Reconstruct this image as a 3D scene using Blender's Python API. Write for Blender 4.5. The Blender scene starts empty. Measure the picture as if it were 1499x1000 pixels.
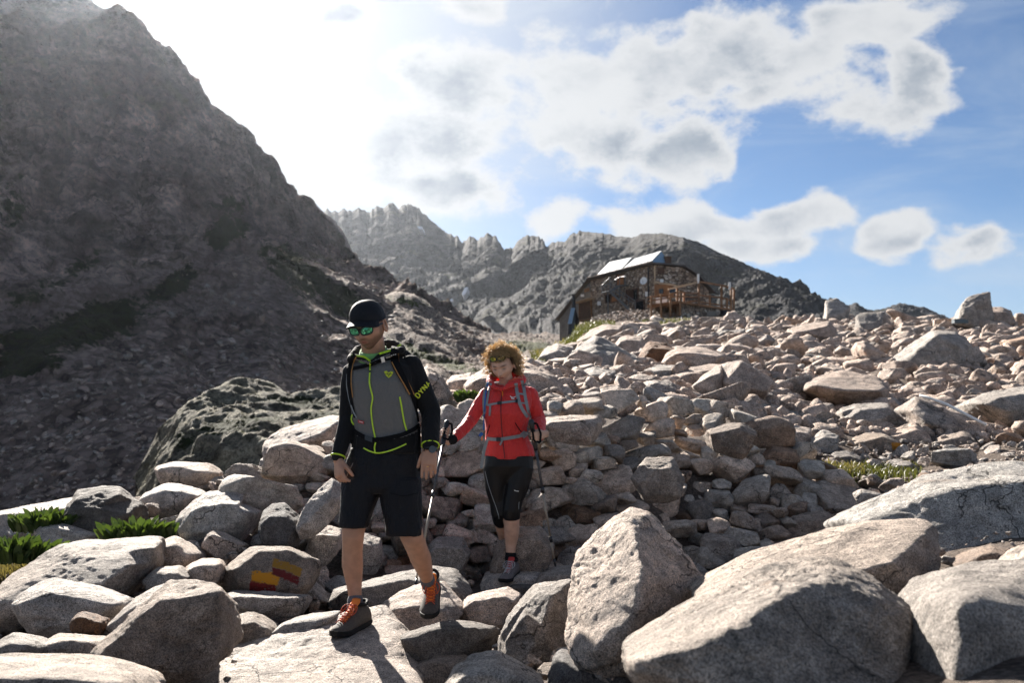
import bpy, bmesh, math, random, time
import numpy as np
from mathutils import Vector, Matrix
from mathutils.bvhtree import BVHTree

T0 = time.time()
R = math.radians
scene = bpy.context.scene
COL = scene.collection

# ------------------------------------------------------------------ camera
F = 1457.0                      # focal length in photo pixels (35 mm lens)
PITCH = R(3.93)
cam_d = bpy.data.cameras.new('camera')
cam = bpy.data.objects.new('camera', cam_d)
COL.objects.link(cam)
cam_d.lens = 35.0
cam_d.sensor_width = 36.0
cam_d.clip_start = 0.05
cam_d.clip_end = 20000
cam.location = (0, 0, 0)
cam.rotation_euler = (R(90) + PITCH, 0, 0)
cam_d.dof.use_dof = True
cam_d.dof.focus_distance = 5.6
cam_d.dof.aperture_fstop = 4.5
scene.camera = cam

# ------------------------------------------------------------------ light
SUN_AZ, SUN_EL = R(-23), R(26.8)
sun_d = bpy.data.lights.new('sun', 'SUN')
sun_d.energy = 5.0
sun_d.angle = R(0.55)
sun_d.color = (1.0, 0.93, 0.84)
sun = bpy.data.objects.new('sun', sun_d)
COL.objects.link(sun)
sdir = Vector((math.sin(SUN_AZ) * math.cos(SUN_EL), math.cos(SUN_AZ) * math.cos(SUN_EL), math.sin(SUN_EL)))
sun.rotation_euler = sdir.to_track_quat('Z', 'Y').to_euler()
sun.location = (0, 0, 30)
scene.view_settings.view_transform = 'Standard'
scene.view_settings.look = 'None'
scene.view_settings.exposure = 1.9
scene.view_settings.gamma = 1.0
scene.view_settings.use_curve_mapping = False
scene.cycles.use_denoising = True
scene.cycles.max_bounces = 6
scene.cycles.diffuse_bounces = 3
scene.cycles.glossy_bounces = 2
scene.cycles.transmission_bounces = 3
scene.cycles.volume_bounces = 0
scene.cycles.sample_clamp_indirect = 4.0


def _dir(px, py):
    u = (px - 749.5) / F
    v = (500.0 - py) / F
    return np.array((u, math.cos(PITCH) - v * math.sin(PITCH), math.sin(PITCH) + v * math.cos(PITCH)))


def at(px, py, Y):
    """world point at ground distance Y on the sight line of a photo point"""
    d = _dir(px, py)
    return Vector(d * (Y / d[1]))


def zof(py, Y):
    return Y * math.tan(PITCH + math.atan((500.0 - py) / F))


def proj(p):
    """photo coordinates of world points (n x 3)"""
    p = np.asarray(p, float)
    fw = p[..., 1] * math.cos(PITCH) + p[..., 2] * math.sin(PITCH)
    up = -p[..., 1] * math.sin(PITCH) + p[..., 2] * math.cos(PITCH)
    return 749.5 + F * p[..., 0] / fw, 500 - F * up / fw


# ------------------------------------------------------------------ node helpers
class NT:
    def __init__(self, tree):
        self.t = tree
        self.n = tree.nodes
        self.l = tree.links

    def new(self, kind, **kw):
        nd = self.n.new(kind)
        for k, v in kw.items():
            setattr(nd, k, v)
        return nd

    def link(self, a, b):
        self.l.new(a, b)

    def put(self, sock, v):
        if isinstance(v, bpy.types.NodeSocket):
            self.l.new(v, sock)
        elif isinstance(v, bpy.types.Node):
            self.l.new(v.outputs[0], sock)
        else:
            if sock.type == 'RGBA' and not isinstance(v, (int, float)) and len(v) == 3:
                v = tuple(v) + (1,)
            sock.default_value = v

    def math(self, op, a, b=0.0, c=None, clamp=False):
        nd = self.new('ShaderNodeMath', operation=op, use_clamp=clamp)
        self.put(nd.inputs[0], a)
        self.put(nd.inputs[1], b)
        if c is not None:
            self.put(nd.inputs[2], c)
        return nd.outputs[0]

    def vmath(self, op, a, b=(0, 0, 0), scale=None):
        nd = self.new('ShaderNodeVectorMath', operation=op)
        self.put(nd.inputs[0], a)
        self.put(nd.inputs[1], b)
        if scale is not None:
            self.put(nd.inputs['Scale'], scale)
        return nd.outputs['Value'] if op in ('LENGTH', 'DOT_PRODUCT', 'DISTANCE') else nd.outputs[0]

    def noise(self, vec, scale, detail=4, rough=0.55, dist=0.0, color=False):
        nd = self.new('ShaderNodeTexNoise')
        self.put(nd.inputs['Vector'], vec)
        self.put(nd.inputs['Scale'], scale)
        self.put(nd.inputs['Detail'], detail)
        self.put(nd.inputs['Roughness'], rough)
        self.put(nd.inputs['Distortion'], dist)
        return nd.outputs['Color'] if color else nd.outputs['Fac']

    def voro(self, vec, scale, feature='F1', out='Distance', rand=1.0):
        nd = self.new('ShaderNodeTexVoronoi', feature=feature)
        self.put(nd.inputs['Vector'], vec)
        self.put(nd.inputs['Scale'], scale)
        if 'Randomness' in nd.inputs:
            self.put(nd.inputs['Randomness'], rand)
        return nd.outputs[out]

    def ramp(self, f, stops, interp='LINEAR'):
        nd = self.new('ShaderNodeValToRGB')
        nd.color_ramp.interpolation = interp
        el = nd.color_ramp.elements
        while len(el) < len(stops):
            el.new(0.5)
        for e, (p, c) in zip(el, stops):
            e.position = p
            if isinstance(c, (int, float)):
                c = (c, c, c)
            e.color = tuple(c) + (1,) if len(c) == 3 else c
        self.put(nd.inputs[0], f)
        return nd.outputs[0]

    def mix(self, fac, a, b, blend='MIX'):
        nd = self.new('ShaderNodeMix', data_type='RGBA', blend_type=blend)
        self.put(nd.inputs['Factor'], fac)
        self.put(nd.inputs['A'], a)
        self.put(nd.inputs['B'], b)
        return nd.outputs['Result']

    def smooth(self, v, lo, hi, a=0.0, b=1.0):
        nd = self.new('ShaderNodeMapRange', interpolation_type='SMOOTHSTEP')
        self.put(nd.inputs['Value'], v)
        self.put(nd.inputs['From Min'], lo)
        self.put(nd.inputs['From Max'], hi)
        self.put(nd.inputs['To Min'], a)
        self.put(nd.inputs['To Max'], b)
        return nd.outputs[0]

    def bump(self, h, strength=0.5, dist=0.02, normal=None):
        nd = self.new('ShaderNodeBump')
        self.put(nd.inputs['Height'], h)
        self.put(nd.inputs['Strength'], strength)
        self.put(nd.inputs['Distance'], dist)
        if normal is not None:
            self.put(nd.inputs['Normal'], normal)
        return nd.outputs[0]


def material(name):
    m = bpy.data.materials.new(name)
    m.use_nodes = True
    nt = NT(m.node_tree)
    bs = m.node_tree.nodes['Principled BSDF']
    return m, nt, bs


# ------------------------------------------------------------------ world
world = bpy.data.worlds.new('World')
scene.world = world
world.use_nodes = True
wt = NT(world.node_tree)
for nd in list(wt.n):
    wt.n.remove(nd)
sky = wt.new('ShaderNodeTexSky', sky_type='NISHITA')
sky.sun_disc = False
sky.sun_elevation = SUN_EL
sky.sun_rotation = SUN_AZ
sky.altitude = 2400
sky.air_density = 1.0
sky.dust_density = 0.8
sky.ozone_density = 1.2
tc = wt.new('ShaderNodeTexCoord')
DIRV = tc.outputs['Generated']
sx = wt.new('ShaderNodeSeparateXYZ')
wt.link(DIRV, sx.inputs[0])
az = wt.math('ARCTAN2', sx.outputs[0], sx.outputs[1])
el = wt.math('ARCSINE', sx.outputs[2])
warp1 = wt.noise(DIRV, 5.0, 3, 0.5, color=True)
cb = wt.new('ShaderNodeCombineXYZ')
wt.put(cb.inputs[0], az)
wt.put(cb.inputs[1], el)
AE = wt.vmath('ADD', cb, wt.vmath('MULTIPLY', wt.vmath('SUBTRACT', warp1, (0.5, 0.5, 0.5)), (0.10, 0.06, 0.0)))
CLOUDS = [  # photo x, y, half width, half height: the banks of cloud above this valley
    (560, 215, 170, 95), (650, 120, 110, 62), (440, 255, 90, 75), (330, 90, 150, 95), (250, 200, 110, 80), (640, 285, 190, 45),
    (480, 30, 70, 40), (870, 160, 125, 100), (960, 110, 120, 105), (1090, 70, 150, 85), (1260, 30, 140, 42), (1250, 150, 85, 50),
    (1335, 140, 70, 68), (1000, 215, 110, 50), (1010, 318, 150, 34), (1140, 305, 75, 34), (1110, 348, 90, 24), (830, 315, 60, 32),
    (1312, 342, 50, 36), (1440, 360, 55, 30), (690, 10, 58, 30), (150, -40, 260, 90), (1050, -120, 300, 100),
    (1700, 300, 90, 50), (1650, 60, 70, 60), (-250, 150, 200, 90)]
field = None
for cx, cy, rx, ry in CLOUDS:
    d = _dir(cx, cy)
    d = d / np.linalg.norm(d)
    a0, e0 = math.atan2(d[0], d[1]), math.asin(d[2])
    dx = wt.vmath('MULTIPLY', wt.vmath('SUBTRACT', AE, (a0, e0, 0)), (F / rx * 0.93, F / ry * 0.93, 0))
    ln = wt.vmath('LENGTH', dx)
    field = ln if field is None else wt.math('SMOOTH_MIN', field, ln, 0.12)
# rest of the sky, outside the frame: unseen clouds, cover set for fill light
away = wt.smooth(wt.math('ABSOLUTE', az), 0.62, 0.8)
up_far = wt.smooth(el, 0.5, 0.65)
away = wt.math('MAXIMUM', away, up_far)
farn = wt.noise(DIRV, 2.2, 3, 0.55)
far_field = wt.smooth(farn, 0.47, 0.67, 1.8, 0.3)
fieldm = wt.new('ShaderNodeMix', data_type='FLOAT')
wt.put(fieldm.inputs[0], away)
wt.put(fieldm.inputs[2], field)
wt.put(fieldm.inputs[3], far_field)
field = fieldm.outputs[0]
flat = wt.vmath('MULTIPLY', DIRV, (1, 1, 1.5))
n1 = wt.noise(flat, 6.5, 10, 0.62, 0.15)
n2 = wt.noise(flat, 26.0, 6, 0.62, 0.1)
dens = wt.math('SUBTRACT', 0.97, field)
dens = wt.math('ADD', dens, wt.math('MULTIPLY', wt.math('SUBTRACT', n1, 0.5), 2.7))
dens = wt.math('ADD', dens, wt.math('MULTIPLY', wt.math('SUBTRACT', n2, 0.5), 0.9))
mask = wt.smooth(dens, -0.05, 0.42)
thick = wt.smooth(dens, 0.3, 0.9)
shade_n = wt.smooth(wt.noise(wt.vmath('ADD', flat, (3.1, 0.4, 0.07)), 6.0, 6, 0.55), 0.38, 0.60)
CL_W = (3.9, 4.0, 4.1)
CL_G = (1.7, 2.0, 2.4)
fine_sh = wt.smooth(wt.noise(flat, 19.0, 6, 0.6), 0.35, 0.65, 0.65, 1.0)
ccol = wt.mix(wt.math('MULTIPLY', wt.math('MULTIPLY', thick, wt.math('MULTIPLY', shade_n, fine_sh)), 1.0), CL_W, CL_G)
# thin high veil towards the sun and low down
sund = wt.vmath('DOT_PRODUCT', DIRV, tuple(sdir))
veil = wt.smooth(sund, 0.83, 0.985)
veil = wt.math('MULTIPLY', veil, 0.8)
wisp = wt.math('MULTIPLY', wt.smooth(wt.noise(wt.vmath('MULTIPLY', DIRV, (1, 1, 4)), 3.2, 6, 0.6, 0.6), 0.42, 0.75), 0.45)
base = wt.mix(wisp, wt.mix(1.0, sky.outputs[0], (0.40, 0.48, 0.56), 'MULTIPLY'), (3.2, 3.7, 4.2))
hor = wt.smooth(el, 0.20, 0.02)
base = wt.mix(wt.math('MULTIPLY', hor, 0.6), base, (2.9, 3.5, 4.2))
base = wt.mix(veil, base, (3.9, 4.05, 4.2))
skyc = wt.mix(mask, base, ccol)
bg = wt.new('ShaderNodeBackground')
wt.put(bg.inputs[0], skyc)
bg.inputs[1].default_value = 0.05
wo = wt.new('ShaderNodeOutputWorld')
wt.link(bg.outputs[0], wo.inputs[0])
world.cycles.sampling_method = 'MANUAL'
world.cycles.sample_map_resolution = 512


# ------------------------------------------------------------------ vectorised noise
def _hash(ix, iy, iz, seed):
    h = (ix * 374761393 + iy * 668265263 + iz * 2147483647 + seed * 1274126177) & 0xFFFFFFFF
    h = ((h ^ (h >> 13)) * 1274126177) & 0xFFFFFFFF
    h = (h ^ (h >> 16)) & 0xFFFFFFFF
    return h.astype(np.float64) / 4294967295.0


def vnoise(p, seed=0):
    p = np.asarray(p, float)
    i = np.floor(p).astype(np.int64)
    f = p - i
    f = f * f * f * (f * (f * 6 - 15) + 10)
    x, y, z = i[:, 0], i[:, 1], i[:, 2]
    fx, fy, fz = f[:, 0], f[:, 1], f[:, 2]
    r = 0
    for dx in (0, 1):
        wx = fx if dx else 1 - fx
        for dy in (0, 1):
            wy = fy if dy else 1 - fy
            for dz in (0, 1):
                wz = fz if dz else 1 - fz
                r = r + _hash(x + dx, y + dy, z + dz, seed) * wx * wy * wz
    return r * 2 - 1


_ROT = np.array([[0.36, 0.48, -0.8], [-0.8, 0.6, 0.0], [0.48, 0.64, 0.6]])


def fbm(p, octv=5, gain=0.5, lac=2.03, seed=0, ridged=False):
    p = np.asarray(p, float) @ _ROT
    a, s, tot = 1.0, 0, 0
    for o in range(octv):
        n = vnoise(p, seed + o * 17)
        if ridged:
            n = 1 - 2 * np.abs(n)
        s = s + a * n
        tot += a
        a *= gain
        p = (p * lac) @ _ROT
    return s / tot


# ------------------------------------------------------------------ object helpers
def tag(o, label=None, cat=None, group=None, kind=None):
    if label:
        o['label'] = label
    if cat:
        o['category'] = cat
    if group:
        o['group'] = group
    if kind:
        o['kind'] = kind
    return o


def mesh_np(name, v, faces, smooth=True):
    """v: n x 3 array; faces: list or m x k array (one k) """
    me = bpy.data.meshes.new(name)
    v = np.ascontiguousarray(v, dtype=np.float32)
    f = np.ascontiguousarray(faces, dtype=np.int32)
    m, k = f.shape
    me.vertices.add(len(v))
    me.vertices.foreach_set('co', v.ravel())
    me.loops.add(m * k)
    me.loops.foreach_set('vertex_index', f.ravel())
    me.polygons.add(m)
    me.polygons.foreach_set('loop_start', np.arange(0, m * k, k, dtype=np.int32))
    me.update(calc_edges=True)
    me.polygons.foreach_set('use_smooth', np.full(m, smooth))
    me.update()
    return me


def link(name, me, mats=None, parent=None, loc=None):
    o = bpy.data.objects.new(name, me)
    COL.objects.link(o)
    if mats is not None and me is not None:
        for m in (mats if isinstance(mats, (list, tuple)) else [mats]):
            me.materials.append(m)
    if loc is not None:
        o.location = loc
    if parent is not None:
        o.parent = parent
    return o


def empty(name, loc=(0, 0, 0)):
    o = bpy.data.objects.new(name, None)
    COL.objects.link(o)
    o.location = loc
    o.empty_display_size = 0.1
    return o


def fattr(me, name, arr):
    a = me.attributes.new(name, 'FLOAT', 'POINT')
    a.data.foreach_set('value', np.ascontiguousarray(arr, dtype=np.float32))


class MB:
    """collects simple solids into one mesh"""

    def __init__(self):
        self.v, self.f = [], []

    def add(self, vs, fs):
        o = len(self.v)
        self.v += [tuple(x) for x in vs]
        self.f += [tuple(i + o for i in f) for f in fs]
        return self

    def box(self, c, s, rot=None):
        c = Vector(c)
        hx, hy, hz = s[0] / 2, s[1] / 2, s[2] / 2
        vs = [Vector((x, y, z)) for z in (-hz, hz) for x, y in ((-hx, -hy), (hx, -hy), (hx, hy), (-hx, hy))]
        if rot is not None:
            vs = [rot @ v for v in vs]
        return self.add([v + c for v in vs], [(3, 2, 1, 0), (4, 5, 6, 7), (0, 1, 5, 4), (1, 2, 6, 5), (2, 3, 7, 6), (3, 0, 4, 7)])

    def bar(self, a, b, w, h=None, up=(0, 0, 1)):
        a, b = Vector(a), Vector(b)
        h = h or w
        d = (b - a).normalized()
        s = d.cross(Vector(up))
        if s.length < 1e-4:
            s = d.cross(Vector((1, 0, 0)))
        s.normalize()
        u = s.cross(d)
        vs = []
        for p in (a, b):
            for i, j in ((-1, -1), (1, -1), (1, 1), (-1, 1)):
                vs.append(p + s * (i * w / 2) + u * (j * h / 2))
        return self.add(vs, [(3, 2, 1, 0), (4, 5, 6, 7), (0, 1, 5, 4), (1, 2, 6, 5), (2, 3, 7, 6), (3, 0, 4, 7)])

    def tube(self, pts, r, seg=8, caps=True):
        pts = [Vector(p) for p in pts]
        rs = r if isinstance(r, (list, tuple)) else [r] * len(pts)
        o = len(self.v)
        prev = None
        for i, p in enumerate(pts):
            d = (pts[min(i + 1, len(pts) - 1)] - pts[max(i - 1, 0)])
            if d.length < 1e-9:
                d = Vector((0, 0, 1))
            d.normalize()
            if prev is None:
                s = d.cross(Vector((0.13, 0.2, 1)))
                if s.length < 1e-3:
                    s = d.cross(Vector((1, 0, 0)))
            else:
                s = prev - d * prev.dot(d)
            s.normalize()
            prev = s
            u = d.cross(s)
            for k in range(seg):
                a = 2 * math.pi * k / seg
                self.v.append(tuple(p + (s * math.cos(a) + u * math.sin(a)) * rs[i]))
        for i in range(len(pts) - 1):
            for k in range(seg):
                a, b = o + i * seg + k, o + i * seg + (k + 1) % seg
                self.f.append((a, b, b + seg, a + seg))
        if caps:
            self.f.append(tuple(o + k for k in reversed(range(seg))))
            e = o + (len(pts) - 1) * seg
            self.f.append(tuple(e + k for k in range(seg)))
        return self

    def prism(self, poly, off):
        """closed polygon of points pushed along a vector"""
        n = len(poly)
        off = Vector(off)
        vs = [Vector(p) for p in poly] + [Vector(p) + off for p in poly]
        fs = [tuple(reversed(range(n))), tuple(range(n, 2 * n))]
        fs += [(i, (i + 1) % n, n + (i + 1) % n, n + i) for i in range(n)]
        return self.add(vs, fs)

    def build(self, name, mat, parent=None, smooth=False, recalc=True):
        me = bpy.data.meshes.new(name)
        me.from_pydata(self.v, [], self.f)
        if recalc:
            bm = bmesh.new()
            bm.from_mesh(me)
            bmesh.ops.recalc_face_normals(bm, faces=bm.faces)
            bm.to_mesh(me)
            bm.free()
        if smooth:
            me.polygons.foreach_set('use_smooth', [True] * len(me.polygons))
        return link(name, me, mat, parent)
# ------------------------------------------------------------------ materials
def simple(name, col, rough=0.7, metal=0.0, bump=0.0, bscale=200, var=0.0, spec=None, trans=0.0):
    m, nt, bs = material(name)
    tcn = nt.new('ShaderNodeTexCoord').outputs['Object']
    if var:
        n = nt.noise(tcn, bscale * 0.15, 4, 0.6)
        c = nt.mix(nt.smooth(n, 0.3, 0.7), tuple(x * (1 - var) for x in col), tuple(min(1, x * (1 + var)) for x in col))
        nt.put(bs.inputs['Base Color'], c)
    else:
        nt.put(bs.inputs['Base Color'], col)
    bs.inputs['Roughness'].default_value = rough
    bs.inputs['Metallic'].default_value = metal
    if spec is not None:
        bs.inputs['Specular IOR Level'].default_value = spec
    if bump:
        nt.put(bs.inputs['Normal'], nt.bump(nt.noise(tcn, bscale, 3, 0.6), bump, 0.002))
    return m


def rock_material(name, warm, grey, fine=1.0, dark=0.0, bumpk=1.0, island=False, painted=None):
    """granite: pink-beige and grey mottling, mica specks, iron stains, lichen; one look per stone"""
    m, nt, bs = material(name)
    geo = nt.new('ShaderNodeNewGeometry')
    P = geo.outputs['Position']
    oi = nt.new('ShaderNodeObjectInfo')
    rnd = geo.outputs['Random Per Island'] if island else oi.outputs['Random']
    big = nt.noise(P, 1.3 * fine, 5, 0.6)
    mid = nt.noise(P, 9.0 * fine, 6, 0.62)
    r2 = nt.math('FRACT', nt.math('MULTIPLY', rnd, 7.31))
    f = nt.math('ADD', nt.math('MULTIPLY', big, 0.9), nt.math('MULTIPLY', nt.math('SUBTRACT', rnd, 0.5), 0.9))
    col = nt.mix(nt.smooth(f, 0.25, 0.72), warm, grey)
    val = nt.math('MULTIPLY', nt.smooth(mid, 0.34, 0.66, 0.70, 1.22), nt.smooth(nt.noise(P, 32 * fine, 6, 0.7), 0.34, 0.66, 0.78, 1.18))
    val = nt.math('MULTIPLY', val, nt.math('ADD', 0.80, nt.math('MULTIPLY', r2, 0.36)))
    col = nt.mix(1.0, col, val, 'MULTIPLY')
    # iron stains
    st = nt.smooth(nt.noise(P, 2.6 * fine, 5, 0.7, 0.5), 0.60, 0.74)
    st = nt.math('MULTIPLY', st, nt.smooth(r2, 0.2, 0.95, 0.05, 0.75))
    col = nt.mix(st, col, (0.26, 0.135, 0.062))
    # lichen and weather crust
    ln = nt.smooth(nt.noise(P, 5.5 * fine, 7, 0.72), 0.565, 0.66)
    r3 = nt.math('FRACT', nt.math('MULTIPLY', rnd, 3.77))
    ln = nt.math('MULTIPLY', ln, nt.smooth(r3, 0.15, 1.0, 0.1, 0.75 + dark))
    col = nt.mix(ln, col, (0.085, 0.08, 0.07))
    # mineral grain
    g1 = nt.noise(P, 170 * fine, 3, 0.7)
    g2 = nt.voro(P, 210 * fine)
    gr = nt.smooth(g1, 0.36, 0.64, 0.52, 1.42)
    col = nt.mix(1.0, col, gr, 'MULTIPLY')
    mica = nt.smooth(nt.noise(P, 95 * fine, 2, 0.5), 0.63, 0.70)
    col = nt.mix(nt.math('MULTIPLY', mica, 0.8), col, (0.05, 0.045, 0.042))
    wp = nt.vmath('ADD', P, nt.vmath('MULTIPLY', nt.noise(P, 3 * fine, 4, 0.6, color=True), (0.35 / fine, 0.35 / fine, 0.35 / fine)))
    ckd = nt.voro(nt.vmath('MULTIPLY', wp, (1, 1, 1.8)), 1.9 * fine, 'DISTANCE_TO_EDGE')
    ckm = nt.math('MULTIPLY', nt.smooth(ckd, 0.012, 0.002), nt.smooth(nt.noise(P, 1.7 * fine, 3, 0.5), 0.47, 0.56))
    col = nt.mix(nt.math('MULTIPLY', ckm, 0.8), col, (0.03, 0.026, 0.022))
    if painted:
        uvw = nt.new('ShaderNodeTexCoord').outputs['Object']
        sp = nt.new('ShaderNodeSeparateXYZ')
        nt.link(uvw, sp.inputs[0])
        wob = nt.math('MULTIPLY', nt.math('SUBTRACT', nt.noise(uvw, 30, 4, 0.6), 0.5), painted.get('wob', 0.05))
        worn = nt.smooth(nt.math('ADD', nt.math('MULTIPLY', nt.noise(uvw, 14, 6, 0.75), 0.6), nt.math('MULTIPLY', nt.noise(uvw, 80, 4, 0.7), 0.4)), 0.36, 0.46)
        for (x0, x1, z0, z1, slope, c, topm) in painted['bands']:
            zz = nt.math('ADD', nt.math('SUBTRACT', sp.outputs[2], nt.math('MULTIPLY', sp.outputs[0], slope)), wob)
            xx = nt.math('ADD', sp.outputs[0], wob)
            k = nt.math('MULTIPLY', nt.smooth(xx, x0 - .006, x0 + .006), nt.smooth(xx, x1 + .006, x1 - .006))
            k = nt.math('MULTIPLY', k, nt.math('MULTIPLY', nt.smooth(zz, z0 - .005, z0 + .005), nt.smooth(zz, z1 + .005, z1 - .005)))
            k = nt.math('MULTIPLY', k, worn)
            col = nt.mix(k, col, c)
    nt.put(bs.inputs['Base Color'], col)
    bs.inputs['Roughness'].default_value = 0.82
    bs.inputs['Specular IOR Level'].default_value = 0.35
    h = nt.math('ADD', nt.math('MULTIPLY', nt.noise(P, 14 * fine, 8, 0.68), 1.0), nt.math('MULTIPLY', g1, 0.10))
    h = nt.math('SUBTRACT', h, nt.math('MULTIPLY', ckm, 0.25))
    b1 = nt.bump(h, 1.0 * bumpk, 0.06 / fine)
    b2 = nt.bump(nt.noise(P, 75 * fine, 4, 0.7), 0.8 * bumpk, 0.014 / fine, b1)
    nt.put(bs.inputs['Normal'], b2)
    return m


WARM = (0.55, 0.445, 0.365)
GREY = (0.48, 0.445, 0.405)
M_rock = rock_material('granite', WARM, GREY)
M_rock_pale = rock_material('pale_granite', (0.62, 0.50, 0.415), (0.53, 0.47, 0.42))
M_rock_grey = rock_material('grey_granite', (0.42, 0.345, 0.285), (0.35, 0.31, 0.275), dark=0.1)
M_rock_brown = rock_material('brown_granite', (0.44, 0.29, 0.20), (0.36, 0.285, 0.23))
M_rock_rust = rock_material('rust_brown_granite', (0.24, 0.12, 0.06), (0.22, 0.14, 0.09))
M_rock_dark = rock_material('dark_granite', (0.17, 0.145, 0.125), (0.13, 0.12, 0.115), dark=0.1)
M_rock_wall = rock_material('wall_granite', (0.56, 0.435, 0.345), (0.46, 0.405, 0.345), fine=1.3, bumpk=0.8)
M_rock_far = rock_material('far_granite', (0.43, 0.325, 0.26), (0.34, 0.30, 0.265), fine=0.35, bumpk=0.6)
M_rubble = rock_material('rubble_granite', (0.40, 0.31, 0.25), (0.33, 0.29, 0.255), fine=0.5, bumpk=0.4, island=True)
M_scree = rock_material('scree_stones', (0.36, 0.285, 0.24), (0.27, 0.24, 0.215), fine=0.2, bumpk=0.3, island=True)


def relief_material(name, c1, c2, green, scale=0.02, bumpd=3.0, greenk=1.0, crack=True):
    """mountain rock: attribute 'green' says where turf grows, 'scree' where stones lie"""
    m, nt, bs = material(name)
    P = nt.new('ShaderNodeNewGeometry').outputs['Position']
    ag = nt.new('ShaderNodeAttribute', attribute_name='green').outputs['Fac']
    asx = nt.new('ShaderNodeAttribute', attribute_name='scree').outputs['Fac']
    n1 = nt.noise(P, scale, 8, 0.65, 0.4)
    n2 = nt.noise(P, scale * 8, 6, 0.68, 0.2)
    streak = nt.noise(nt.vmath('MULTIPLY', P, (1.0, 1.0, 0.28)), scale * 4, 6, 0.65)
    col = nt.mix(nt.smooth(n1, 0.36, 0.64), c1, c2)
    col = nt.mix(1.0, col, nt.smooth(n2, 0.32, 0.68, 0.35, 1.6), 'MULTIPLY')
    col = nt.mix(1.0, col, nt.smooth(streak, 0.3, 0.7, 0.7, 1.25), 'MULTIPLY')
    n3 = nt.noise(P, scale * 45, 5, 0.7)
    col = nt.mix(1.0, col, nt.smooth(n3, 0.34, 0.66, 0.5, 1.5), 'MULTIPLY')
    lich = nt.smooth(nt.noise(P, scale * 3.1, 6, 0.7), 0.55, 0.68)
    col = nt.mix(nt.math('MULTIPLY', lich, 0.35), col, (0.16, 0.155, 0.075))
    # loose stones
    vc = nt.voro(P, scale * 65, 'F1', 'Color')
    vd = nt.voro(P, scale * 65, 'F1', 'Distance')
    sc = nt.new('ShaderNodeSeparateColor')
    nt.link(vc, sc.inputs[0])
    scol = nt.mix(sc.outputs[0], tuple(x * 0.75 for x in c1), tuple(min(1, x * 1.5) for x in c2))
    scol = nt.mix(nt.math('MULTIPLY', nt.smooth(vd, 0.3, 0.7), 0.4), scol, (0.06, 0.052, 0.046))
    col = nt.mix(asx, col, scol)
    gn = nt.math('ADD', nt.math('MULTIPLY', nt.noise(P, scale * 6, 7, 0.7, 0.3), 0.9), nt.math('MULTIPLY', nt.math('SUBTRACT', nt.noise(P, scale * 32, 4, 0.65), 0.45), 0.75))
    gm = nt.smooth(nt.math('ADD', gn, nt.math('SUBTRACT', nt.math('MULTIPLY', ag, 0.50), 0.30)), 0.47, 0.60)
    gcol = nt.mix(nt.smooth(nt.noise(P, scale * 40, 4, 0.6), 0.3, 0.7), tuple(x * 0.5 for x in green), green)
    col = nt.mix(nt.math('MULTIPLY', gm, greenk), col, gcol)
    nt.put(bs.inputs['Base Color'], col)
    bs.inputs['Roughness'].default_value = 0.92
    bs.inputs['Specular IOR Level'].default_value = 0.15
    h = nt.math('ADD', nt.noise(P, scale * 6, 10, 0.72), nt.math('MULTIPLY', nt.math('SUBTRACT', 1, vd), nt.math('MULTIPLY', asx, 0.05)))
    if crack:
        ck = nt.voro(nt.vmath('ADD', P, nt.vmath('MULTIPLY', nt.noise(P, scale * 4, 4, 0.6, color=True), (25, 25, 25))), scale * 5, 'DISTANCE_TO_EDGE')
        h = nt.math('ADD', h, nt.math('MULTIPLY', nt.smooth(ck, 0.0, 0.09), 0.10))
        col = nt.mix(nt.math('MULTIPLY', nt.smooth(ck, 0.05, 0.0), 0.55), col, (0.03, 0.027, 0.025))
        nt.put(bs.inputs['Base Color'], col)
    nt.put(bs.inputs['Normal'], nt.bump(h, 1.0, bumpd * 2.2))
    return m


M_mtn = relief_material('left_mountain_rock', (0.22, 0.165, 0.148), (0.42, 0.325, 0.285), (0.055, 0.062, 0.028), 0.022, 5.0)
M_far = relief_material('far_mountain_rock', (0.034, 0.036, 0.042), (0.062, 0.061, 0.066), (0.04, 0.04, 0.028), 0.008, 12.0, 0.5, crack=False)
M_mid = relief_material('moraine_rock', (0.20, 0.15, 0.125), (0.29, 0.235, 0.20), (0.085, 0.10, 0.03), 0.05, 1.2)
M_outcrop = relief_material('outcrop_rock', (0.19, 0.175, 0.125), (0.30, 0.28, 0.215), (0.045, 0.06, 0.02), 0.22, 0.4)
M_ground = relief_material('moraine_ground', (0.20, 0.15, 0.12), (0.30, 0.24, 0.20), (0.10, 0.13, 0.035), 1.1, 0.1)
M_snow = simple('old_snow', (0.75, 0.78, 0.82), 0.6, var=0.1, bscale=1)
M_wood = simple('larch_wood', (0.23, 0.115, 0.05), 0.75, var=0.3, bscale=8)
M_wood_pale = simple('bleached_wood', (0.42, 0.32, 0.21), 0.8, var=0.2, bscale=8)
M_wood_dark = simple('dark_stained_wood', (0.085, 0.045, 0.027), 0.75, var=0.3, bscale=8)
M_door_or = simple('orange_brown_door', (0.30, 0.12, 0.04), 0.6, var=0.2, bscale=8)
M_metal = simple('galvanised_steel', (0.16, 0.175, 0.19), 0.5, 0.5)
M_black = simple('black_paint', (0.012, 0.012, 0.014), 0.35)
M_white = simple('white_paint', (0.75, 0.75, 0.73), 0.5)
M_glassdark = simple('dark_window_glass', (0.015, 0.018, 0.022), 0.12)
M_roof = simple('roof_sheet', (0.07, 0.065, 0.062), 0.6, var=0.2, bscale=6)
M_annex = simple('grey_render', (0.17, 0.155, 0.135), 0.9, var=0.25, bscale=6)
M_blue = simple('blue_grey_sheet', (0.20, 0.30, 0.40), 0.45)


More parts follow.
